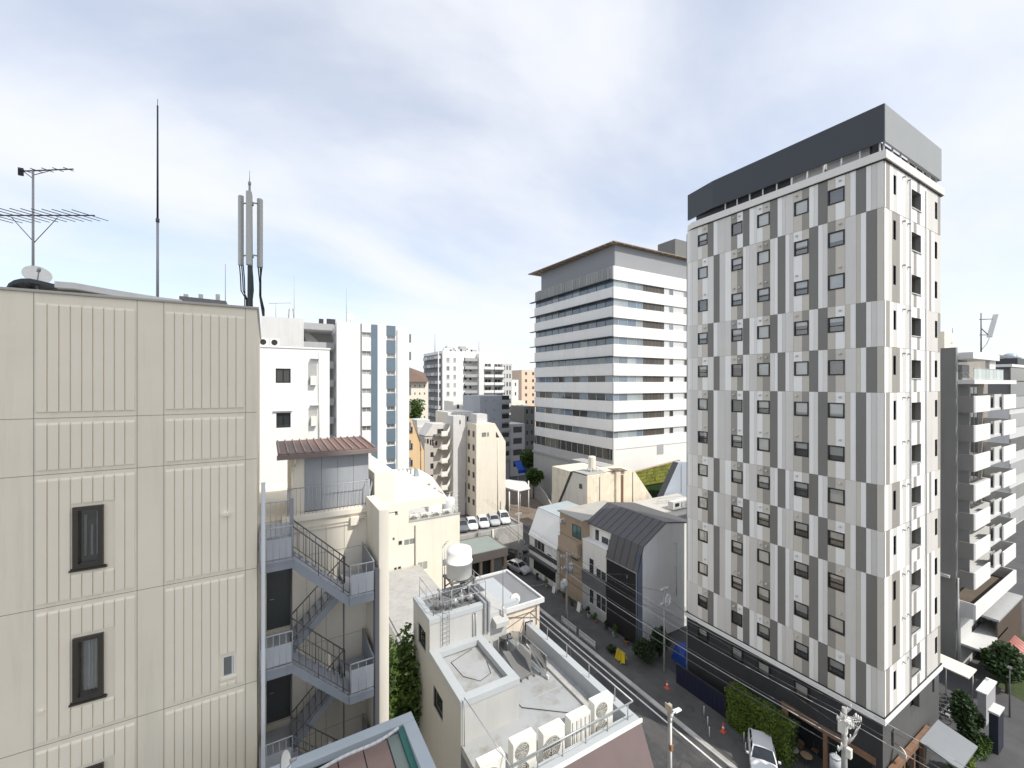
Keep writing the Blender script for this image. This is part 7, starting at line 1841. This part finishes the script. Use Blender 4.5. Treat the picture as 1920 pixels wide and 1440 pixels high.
pole('thin dark pole by the parking deck at the end of the lane', P0.x + 4.2, 56, 8.6, ((8.2, .5),), None, .13)
tp2 = bpy.data.objects['utility_pole']
for k, (dx, dy, z, w_, h_) in enumerate(((.35, -.15, 6.1, .5, .55), (-.3, -.25, 6.55, .35, .3), (.5, .2, 5.35, .4, .35), (-.1, -.3, 4.4, .3, .6))):
    MB().box((P2.x + dx - w_ / 2, P2.y + dy - .14, z), (P2.x + dx + w_ / 2, P2.y + dy + .14, z + h_)).build('switch_box', m_acw if k != 2 else m_steel, tp2, bevel=.03)
for k in range(6):
    a = (P2.x - .9 + k * .36, P2.y - .55, 7.0 - .25 * (k % 3)); MB().cyl(a, (a[0], a[1], a[2] + .3), .07, .04, 8).cyl((a[0], a[1], a[2]), (P2.x, P2.y, a[2] - .1), .025, n=6).build('insulator', m_ins, tp2)
for k in range(4):
    x_ = P2.x + .3 + .2 * k
    MB().tube([(x_, P2.y - .3, 6.9), (x_ + .12, P2.y - .5, 6.2), (x_ - .05, P2.y - .35, 5.6), (x_ - .2, P2.y - .2, 5.1)], .016, 5).build('drop_cable', m_wl0, tp2)
loops = thing('cable_coil', 'coiled pale cables hanging on the slim pole by the pale wall', 'cable', (P3.x, P3.y - .1, 6.6))
for k in range(4):
    pts = []
    for i in range(17):
        a = 2 * math.pi * i / 16; pts.append((P3.x + .25 + (.26 + .04 * k) * math.cos(a), P3.y - .14 - .03 * k, 7.0 + (.42 + .05 * k) * math.sin(a) + .1 * k))
    MB().tube(pts, .035, 6).build('coil', m_ins, loops)
def wire(a, b_, sag, r=.014, mt=None, label='', n=20):
    a = Vector(a); b_ = Vector(b_); pts = []
    for i in range(n + 1):
        t = i / n; p = a.lerp(b_, t); p.z -= sag * 4 * t * (1 - t); pts.append(p)
    o = MB().tube(pts, r, 5).build('overhead_wire', mt or m_rail)
    return tag(o, label, 'wire', 'overhead wires along the street')
m_wl = mat('wire_pale', (.45, .45, .45), .5)
PX = P2 + Vector((1.5, -24, 0))
for i, (dx, z, mt) in enumerate(((-.95, 7.3, m_wl), (-.45, 7.3, m_rail), (.45, 7.3, m_rail), (.95, 7.3, m_wl))):
    nm = ('street-side outermost', 'second from the street side', 'third from the street side', 'wall-side outermost')[i]
    wire((P2.x + dx, P2.y, z), (P1.x + dx * .85, P1.y, 8.3), .5, .016, mt, nm + ' of four top wires between the two concrete poles')
    wire((P1.x + dx * .85, P1.y, 8.3), (P0.x + dx * .5 + 3, P0.y + 5, 8.6), .3, .014, mt, nm + ' of four top wires beyond the transformer pole')
    wire((P2.x + dx, P2.y, z), (PX.x + dx, PX.y, 7.8), .5, .016, mt, nm + ' of four top wires from the near pole out of frame')
for i, (z0, z1, dx, r) in enumerate(((5.6, 6.6, -.3, .03), (5.1, 6.0, .1, .035), (4.7, 5.4, -.2, .022), (4.4, 5.0, .2, .022))):
    nm = ('uppermost', 'second', 'third', 'lowest')[i]
    wire((P2.x + dx, P2.y, z0), (P1.x + dx, P1.y, z1), .45, r, m_rail if i != 1 else m_wl, nm + ' thick communication cable between the two concrete poles')
    wire((P1.x + dx, P1.y, z1), (P0.x + 3.5, P0.y, z1 - .2), .3, r, m_rail, nm + ' communication cable beyond the transformer pole')
for (k, a, b_, s) in ((0, (P1.x, P1.y, 7.0), (P3.x, P3.y, 8.0), .2), (1, (P3.x, P3.y, 7.8), (P2.x, P2.y, 6.0), .4), (2, (P1.x, P1.y, 6.4), (13.4, 23.2, 15.8), .8), (3, (P1.x, P1.y, 6.0), (HX, 35.0, 7.0), .2)):
    wire(a, b_, s, .014, m_rail, ('cross wire from the transformer pole to the slim pole', 'wire from the slim pole to the near pole', 'service wire crossing the street to the flat dark roof', 'service wire to the black house front')[k])
# ------------------------------------------------------------------ street lamp
lp_ = onY(1257, 1440, 19.5); lx = 24.1; ly = 19.5
sl = thing('street_lamp', 'white street lamp post at the near side of the road', 'street lamp', (lx, ly, 0))
MB().tube([(lx, ly, 0), (lx, ly, 5.2), (lx + .05, ly, 5.5), (lx + .2, ly, 5.72), (lx + .45, ly, 5.8)], .06, 10).build('post', m_white, sl)
MB().prism([(lx + .35, ly - .16, 5.86), (lx + 1.0, ly - .13, 5.80), (lx + 1.0, ly + .13, 5.80), (lx + .35, ly + .16, 5.86)], (0, 0, -.12)).build('lamp_head', m_white, sl, bevel=.03)
MB().box((lx - .1, ly - .12, 3.3), (lx + .12, ly + .1, 3.7)).build('fuse_box', mat('rust_box', (.3, .16, .09), .7), sl)
t = thing('broken_sign_post', 'short weathered concrete post beside the white street lamp', 'post', onZ(1254, 1345, 4.0) * 1.0)
b0 = onX(1256, 1320, 24.9); t.location = (24.9, b0.y, 0); WL[t.name] = t.location.copy()
MB().box((24.8, b0.y - .12, 0), (25.0, b0.y + .12, b0.z)).build('post', m_conc, t); MB().box((24.74, b0.y - .3, b0.z - .5), (24.79, b0.y + .3, b0.z)).build('plate', mat('old_plate', (.5, .42, .3), .7, .2, 3), t)
# ------------------------------------------------------------------ small street things
def cone(label, p):
    t = thing('traffic_cone', label, 'traffic cone', p, 'traffic cones on the pavement'); x, y, z = p
    mo = mat('cone_orange', (.65, .09, .05), .5)
    MB().lathe((x, y, z + .03), [(.15, 0), (.13, .02), (.035, .68), (.03, .70)], 14).build('cone', mo, t)
    MB().lathe((x, y, z + .33), [(.092, 0), (.066, .16)], 14).build('band', m_white, t)
    MB().box((x - .19, y - .19, z), (x + .19, y + .19, z + .03)).build('base', mo, t)
c = onZ(1356, 1372, .1); cone('orange traffic cone on the pavement left of the white car', (c.x, c.y, .1))
c = onZ(1251, 1290, .1); cone('red cone by the pavement farther from the white car, near the slim pole', (c.x, c.y, .1))
def bollard(label, p):
    t = thing('bollard', label, 'bollard', p, 'thin posts along the pavement'); x, y, z = p
    MB().cyl(p, (x, y, z + .75), .035, n=8).build('post', m_lgrey, t); MB().cyl((x, y, z + .75), (x, y, z + .8), .045, n=8).build('cap', m_white, t)
for i, (px, py) in enumerate(((1320, 1342), (1327, 1362), (1330, 1382), (1395, 1392), (1398, 1412))):
    c = onZ(px, py, .1); bollard(('farthest', 'second farthest', 'middle', 'second nearest', 'nearest')[i] + ' thin pavement post left of the white car', (c.x, c.y, .1))
# guard rails of pipe along the pavement
for i, (ya_, yb_) in enumerate(((37.6, 40.2), (34.4, 37.0))):
    t = thing('guard_rail', ('farther', 'nearer')[i] + ' white pipe guard rail at the pavement edge opposite the terrace', 'guard rail', (30.4, (ya_ + yb_) / 2, .1), 'pipe guard rails')
    for k, y in enumerate((ya_, yb_)): MB().cyl((30.45, y, .1), (30.45, y, .95), .04, n=8).build('post', m_lgrey, t)
    for z in (.9, .5): MB().cyl((30.45, ya_, z), (30.45, yb_, z), .035, n=8).build('bar', m_lgrey, t)
    MB().box((30.47, ya_ + .1, .2), (30.49, yb_ - .1, .82)).build('mesh_panel', m_mgrey, t)
# yellow cloth on its stand
c = onZ(1165, 1240, .1)
yc = thing('yellow_cloth_stand', 'bright yellow cloth draped over a stand by the pavement', 'cloth', (c.x, c.y, .1))
q = MB(); rn = random.Random(3); prev = None
for i in range(15):
    u = i / 14; a = (c.x - .1 + .12 * math.sin(i * 1.9), c.y - .55 + 1.1 * u, 1.25 - .1 * abs(u - .5)); b_ = (c.x - .3 + .16 * math.sin(i * 2.3 + 1), c.y - .65 + 1.3 * u, .25 + .1 * math.sin(i * 1.3)); d_ = (c.x + .3 + .1 * math.sin(i * 1.7), c.y - .6 + 1.2 * u, .45)
    if prev:
        q.poly([prev[0], a, b_, prev[1]], True); q.poly([prev[0], a, d_, prev[2]], True)
    prev = (a, b_, d_)
q.build('cloth', mat('yellow_cloth', (.62, .48, .02), .7, .15, 3), yc); MB().cyl((c.x, c.y - .5, .1), (c.x, c.y - .5, 1.2), .025).cyl((c.x, c.y + .5, .1), (c.x, c.y + .5, 1.2), .025).cyl((c.x, c.y - .55, 1.2), (c.x, c.y + .55, 1.2), .025).build('stand', m_steel, yc)
# blue tarpaulin
tc2 = onZ(1282, 1208, 2.0)
q = MB(); g_ = 9
def tp_(i, j):
    u, v = i / g_ - .5, j / g_ - .5
    return (tc2.x + u * 1.5, tc2.y + v * 1.8, 2.1 - 1.6 * (u * u + v * v) * 2 + .12 * math.sin(i * 2.1 + j) + .08 * math.cos(j * 2.7))
for i in range(g_):
    for j in range(g_): q.poly([tp_(i, j), tp_(i + 1, j), tp_(i + 1, j + 1), tp_(i, j + 1)], True)
for j in range(g_):
    for (ii) in (0, g_):
        a, b_ = tp_(ii, j), tp_(ii, j + 1); q.poly([a, b_, (b_[0], b_[1], .3), (a[0], a[1], .3)], True)
tag(q.build('tarpaulin', mat('blue_tarp', (.015, .07, .34), .5, .15, 2)), 'blue tarpaulin heaped by the far end of the tower', 'tarpaulin')
q = MB(); fy0, fy1 = hy1 + .3, Yf + 1.0
nv = thing('navy_fence', 'dark navy sheet fence between hedge and blue tarpaulin', 'fence', (TX - 1.0, (fy0 + fy1) / 2, .1))
for i in range(12):
    y = fy0 + (fy1 - fy0) * i / 12; MB().box((TX - 1.05, y + .01, .1), (TX - 1.0, y + (fy1 - fy0) / 12 - .01, 1.9)).build('sheet', mat('navy_sheet', (.010, .013, .035), .5, .1), nv)
MB().box((TX - 1.08, fy0, 1.9), (TX - .97, fy1, 1.98)).build('top_rail', m_char, nv)
# cafe tables and chairs under the timber beam
for i, (px, py) in enumerate(((1487, 1404), (1512, 1416), (1455, 1392))):
    c = onZ(px, py, .85); t = thing('cafe_table', ('round pale cafe table behind the white car', 'tan round cafe table nearest the utility pole', 'cafe table half hidden by the hedge')[i], 'table', (c.x, c.y, .1), 'cafe tables under the timber beam')
    MB().lathe((c.x, c.y, .82), [(.36, 0), (.38, .02), (.38, .04)], 24).build('top', mat('table_tan_%d' % i, ((.45, .42, .36), (.42, .30, .17), (.3, .27, .22))[i], .5), t); MB().cyl((c.x, c.y, .12), (c.x, c.y, .82), .03, n=8).build('stem', m_rail, t); MB().cyl((c.x, c.y, .1), (c.x, c.y, .13), .22, n=16).build('foot', m_rail, t)
for i, (px, py) in enumerate(((1475, 1420), (1500, 1398), (1528, 1405))):
    c = onZ(px, py, .6); t = thing('cafe_chair', ('dark cafe chair left of the tan table', 'dark cafe chair between the two round tables', 'dark cafe chair by the shopfront glass')[i], 'chair', (c.x, c.y, .1), 'cafe chairs')
    MB().box((c.x - .21, c.y - .21, .52), (c.x + .21, c.y + .21, .56)).build('seat', m_wood, t, bevel=.01); MB().box((c.x + .18, c.y - .2, .6), (c.x + .21, c.y + .2, .95)).build('backrest', m_wood, t, bevel=.01)
    for sx in (-1, 1):
        for sy in (-1, 1): MB().cyl((c.x + sx * .18, c.y + sy * .18, .1), (c.x + sx * .18, c.y + sy * .18, .52 if sx < 0 else .95), .014, n=6).build('leg', m_rail, t)
MB().box((TX - .1, ent0, 0.0), (TX + 1.6, ent1, .11)).build('patio_floor', m_pave, tw)
# ------------------------------------------------------------------ forecourt at the lower right
fc = thing('bike_shelter', 'white flat bicycle shelter roof beside the tower and the balcony building', 'shelter', (49, 12, 0))
sx0, sx1 = 51.8, 54.0
MB().prism([(sx0, 11.3, 3.3), (sx1, 11.3, 3.3), (sx1, 15.0, 3.5), (sx0, 15.0, 3.5)], (0, 0, .1)).build('roof', mat('shelter_cream', (.74, .71, .62), .6, .05), fc)
for y in (11.5, 13.2, 14.8): MB().cyl((sx1 - .2, y, 0), (sx1 - .2, y, 3.32), .04, n=8).build('post', m_lgrey, fc)
rn = random.Random(21)
for i in range(5):
    x = 49.2 + i * .75; y = 12.6
    t = thing('bicycle', ('leftmost', 'second', 'third', 'fourth', 'rightmost')[i] + ' bicycle parked under the white shelter from the tower outward', 'bicycle', (x, y, 0), 'bicycles under the shelter')
    for dy in (-.5, .5):
        pts = [(x, y + dy + .33 * math.cos(2 * math.pi * k / 18), .34 + .33 * math.sin(2 * math.pi * k / 18)) for k in range(19)]
        MB().tube(pts, .02, 5).build('wheel', m_black, t)
    MB().tube([(x, y - .5, .34), (x, y - .35, .85), (x, y + .15, .35), (x, y + .22, .82), (x, y - .33, .78)], .018, 6).cyl((x, y + .15, .35), (x, y + .5, .34), .015).cyl((x, y + .22, .8), (x, y + .5, .34), .012).build('frame', m_steel, t)
    MB().box((x - .06, y + .12, .86), (x + .06, y + .36, .92)).build('saddle', m_black, t, bevel=.02); MB().tube([(x - .25, y - .28, .98), (x, y - .36, .95), (x + .25, y - .28, .98)], .014, 6).build('handlebar', m_steel, t)
    MB().box((x - .16, y - .75, .68), (x + .16, y - .5, .9)).build('basket', m_pipe, t)
pb = onZ(1868, 1404, 0)
sp_ = thing('sign_pillar', 'dark navy sign pillar with pale cap in the forecourt', 'sign', (pb.x, pb.y, 0))
MB().box((pb.x - .75, pb.y - .25, 0), (pb.x + .75, pb.y + .25, 3.0)).build('panel', mat('navy_sign', (.022, .027, .045), .35, .06), sp_, bevel=.015); MB().box((pb.x - .8, pb.y - .3, 3.0), (pb.x + .8, pb.y + .3, 3.15)).build('cap', m_lgrey, sp_, bevel=.015)
wb_p = onZ(1850, 1345, 0)
t = thing('garden_wall', 'short pale grey wall with white coping behind the sign pillar', 'wall', (wb_p.x, wb_p.y, 0))
MB().box((wb_p.x - 1.4, wb_p.y - .25, 0), (wb_p.x + 1.4, wb_p.y + .25, 2.6)).build('wall', m_mgrey, t); MB().box((wb_p.x - 1.5, wb_p.y - .32, 2.6), (wb_p.x + 1.5, wb_p.y + .32, 2.72)).build('coping', m_tw, t)
gl_ = onZ(1893, 1345, 0); t = thing('garden_lamp', 'slim dark lamp post in the garden at the right edge', 'street lamp', gl_)
MB().cyl(gl_, gl_ + Vector((0, 0, 4.2)), .06, .04, 8).build('post', m_rail, t); MB().box(gl_ + Vector((-.25, -.12, 4.2)), gl_ + Vector((.25, .12, 4.3))).build('lamp_head', m_rail, t)
rp_ = onZ(1910, 1215, 3.2); t = thing('red_tiled_canopy', 'small canopy with red rounded tiles at the right edge', 'canopy', (rp_.x, rp_.y, 0))
for i in range(6): MB().cyl((rp_.x - 1.5 + i * .55, rp_.y - .9, 2.6), (rp_.x - 1.5 + i * .55, rp_.y + .6, 3.6), .26, n=10).build('tile', mat('red_tile', (.45, .19, .16), .5, .1, 2), t)
MB().box((rp_.x - 2.0, rp_.y - 1.1, 2.35), (rp_.x + 2.2, rp_.y - .8, 2.5)).build('fascia', m_white, t); MB().box((rp_.x - 1.6, rp_.y + .3, 0), (rp_.x + 2, rp_.y + .6, 2.6)).build('wall', m_char, t)
cb2 = thing('round_cafe_sign', 'white oval hanging sign on the timber frame at the tower corner', 'sign', onY(1690, 1412, TY0 - .4))
c = onY(1690, 1412, TY0 - .4); MB().cyl(c + Vector((0, 0, 0)), c + Vector((.05, -.03, 0)), .34, n=24).build('disc', m_cream, cb2); MB().cyl(c + Vector((0, 0, .3)), c + Vector((.1, .35, .32)), .015).build('bracket', m_rail, cb2)
# far street: blue awning, canopy shelter
ba_ = onY(975, 872, 100); t = thing('blue_awning', 'bright blue shop awning in the far street', 'awning', (ba_.x, 100, 0))
bz0, bz1 = zY(975, 880, 100), zY(975, 866, 100); bx0_, bx1_ = xY(968, 100), xY(984, 100)
MB().prism([(bx0_, 99, bz0), (bx0_, 101, bz1), (bx0_, 101, bz1 - .1), (bx0_, 99, bz0 - .1)], (bx1_ - bx0_, 0, 0)).prism([(bx0_, 98.98, bz0 - .9), (bx0_, 98.98, bz0), (bx0_, 99.05, bz0), (bx0_, 99.05, bz0 - .9)], (bx1_ - bx0_, 0, 0)).build('cloth', mat('blue_awning_cloth', (.01, .10, .55), .6), t)
for x in (bx0_ + .1, bx1_ - .1): MB().cyl((x, 99.2, 0), (x, 99.2, bz0), .06, n=6).build('post', m_lgrey, t)
fs = thing('station_canopy', 'pale flat canopy on posts beyond the parking deck', 'shelter', (52, 80, 0))
ca = [onZ(948, 905, 5.5), onZ(948, 928, 5.5), onZ(985, 917, 5.5), onZ(985, 903, 5.5)]
MB().prism([onZ(940, 900, 5.5), onZ(940, 914, 5.5), onZ(972, 922, 5.5), onZ(994, 917, 5.5), onZ(985, 904, 5.5)], (0, 0, .25)).build('roof', m_whitew, fs)
for (px, py) in ((955, 922), (972, 922), (991, 916), (975, 908)): p = onZ(px, py, 5.5); MB().cyl((p.x, p.y, 0), (p.x, p.y, 5.5 if px != 991 else 7.2), .13, n=8).build('post', m_white, fs)
struct(MB().poly([onZ(940, 968, .02), onZ(1003, 990, .02), onZ(1040, 940, .02), onZ(985, 905, .02), onZ(940, 905, .02)]).build('paved_court', mat('brown_paving', (.22, .18, .145), .8, .15, .5)))
rw2 = thing('ramp_wall', 'curved grey ramp wall beside the office podium', 'wall', (56, 78, 0))
q = MB(); prev = None
for i in range(9):
    p = onZ(996 + i * 5, 902 + i * 4.5 - 8 * math.sin(i / 8 * 3.14), 4.0)
    if prev: MB().prism([(prev.x, prev.y, 0), (p.x, p.y, 0), (p.x, p.y, 4.0 - i * .2), (prev.x, prev.y, 4.2 - i * .2)], (.4, .1, 0)).build('wall_segment', m_conc, rw2)
    prev = p

# ------------------------------------------------------------------ road repairs and covers, a few more drop wires
for i, (x, y, w_, l_) in enumerate(((26.0, 17.0, 1.1, 5.5), (27.6, 25.5, .8, 7.0), (25.2, 30.0, 1.4, 3.2), (28.2, 34.5, .7, 6.0))):
    struct(MB().poly([(x - w_, y - l_ / 2, .008), (x + w_, y - l_ / 2 + .2, .008), (x + w_ - .05, y + l_ / 2, .008), (x - w_ + .1, y + l_ / 2 - .1, .008)]).build('asphalt_patch', mat('patch_%d' % (i % 2), ((.045, .045, .048), (.085, .084, .082))[i % 2], .85, .15, 1.5)))
for i, (x, y) in enumerate(((27.0, 20.5), (26.4, 28.5), (32.0, 24.0), (31.8, 29.5))):
    z_ = .012 if x < 30 else .104
    t = thing('manhole_cover', ('round iron manhole cover in the road nearest the street lamp', 'round iron manhole cover farther up the road', 'iron cover in the pavement before the navy fence', 'iron cover in the pavement near the slim pole')[i], 'manhole cover', (x, y, z_ - .01))
    MB().lathe((x, y, z_ - .01), [(.34, 0), (.34, .014), (.31, .018)], 24).build('cover', mat('cast_iron', (.09, .085, .08), .6, .2, 6), t); MB().lathe((x, y, z_ - .01), [(.42, 0), (.42, .01), (.345, .012)], 24).build('ring', m_pave, t)
ends = [((34.85, 33.6, 7.4), 'upper edge of the black house'), ((35.3, 43.0, 8.2), 'tan house front'), ((34.9, 49.5, 5.4), 'white roofed house'), ((34.75, 24.5, 6.2), 'far end of the tower base'), ((12.7, 16.0, 14.9), 'terrace parapet'), ((34.8, 38.5, 6.6), 'white part of the black fronted house')]
for i, (e, nm) in enumerate(ends): wire((P1.x + (.2 if i % 2 else -.2), P1.y, 7.2 - .25 * i), e, .35 if i != 4 else 1.0, .013, m_rail, 'service wire from the transformer pole to the ' + nm)

# potted plants and signs along the house fronts
rn = random.Random(31)
for i in range(9):
    y = (33.4, 35.2, 36.6, 38.3, 39.6, 42.6, 44.2, 48.5, 51.0)[i]; x = 34.1 - rn.random() * .3; s_ = .5 + rn.random() * .35
    nm = ('at the near corner of the black house', 'under the black house front', 'by the black house downpipe side', 'before the lower white wall', 'before the left white windows', 'at the tan house corner', 'before the tan house balcony', 'at the white roofed house', 'farthest along the white roofed house')[i]
    t = thing('potted_plant', 'potted plant ' + nm, 'plant', (x, y, .1), 'potted plants along the house fronts')
    MB().lathe((x, y, .1), [(.16, 0), (.21, .3), (.23, .32), (.2, .33)], 14).build('pot', mat('pot_%d' % (i % 3), ((.3, .13, .08), (.4, .4, .38), (.08, .08, .08))[i % 3], .7), t)
    m = MB(); crown(m, (x, y, .45 + s_ * .6), (s_ * .6, s_ * .6, s_ * .8), 420, .07, 40 + i, 5); m.build('foliage', (m_leafd, m_leafg)[i % 2], t)
for i, (x, y, hh, c_) in enumerate(((33.9, 41.2, 1.1, m_white), (34.0, 46.6, .9, m_acw))):
    t = thing('standing_sign', ('blank white standing board by the tan house', 'small pale standing board by the white roofed house')[i], 'sign', (x, y, .1))
    for s in (-1, 1): MB().prism([(x - .03 + s * .18, y - .3, .1), (x + .0 + s * .18, y - .3, .1), (x + .02, y - .3, .1 + hh), (x - .02, y - .3, .1 + hh)], (0, .6, 0)).build('board', c_, t)
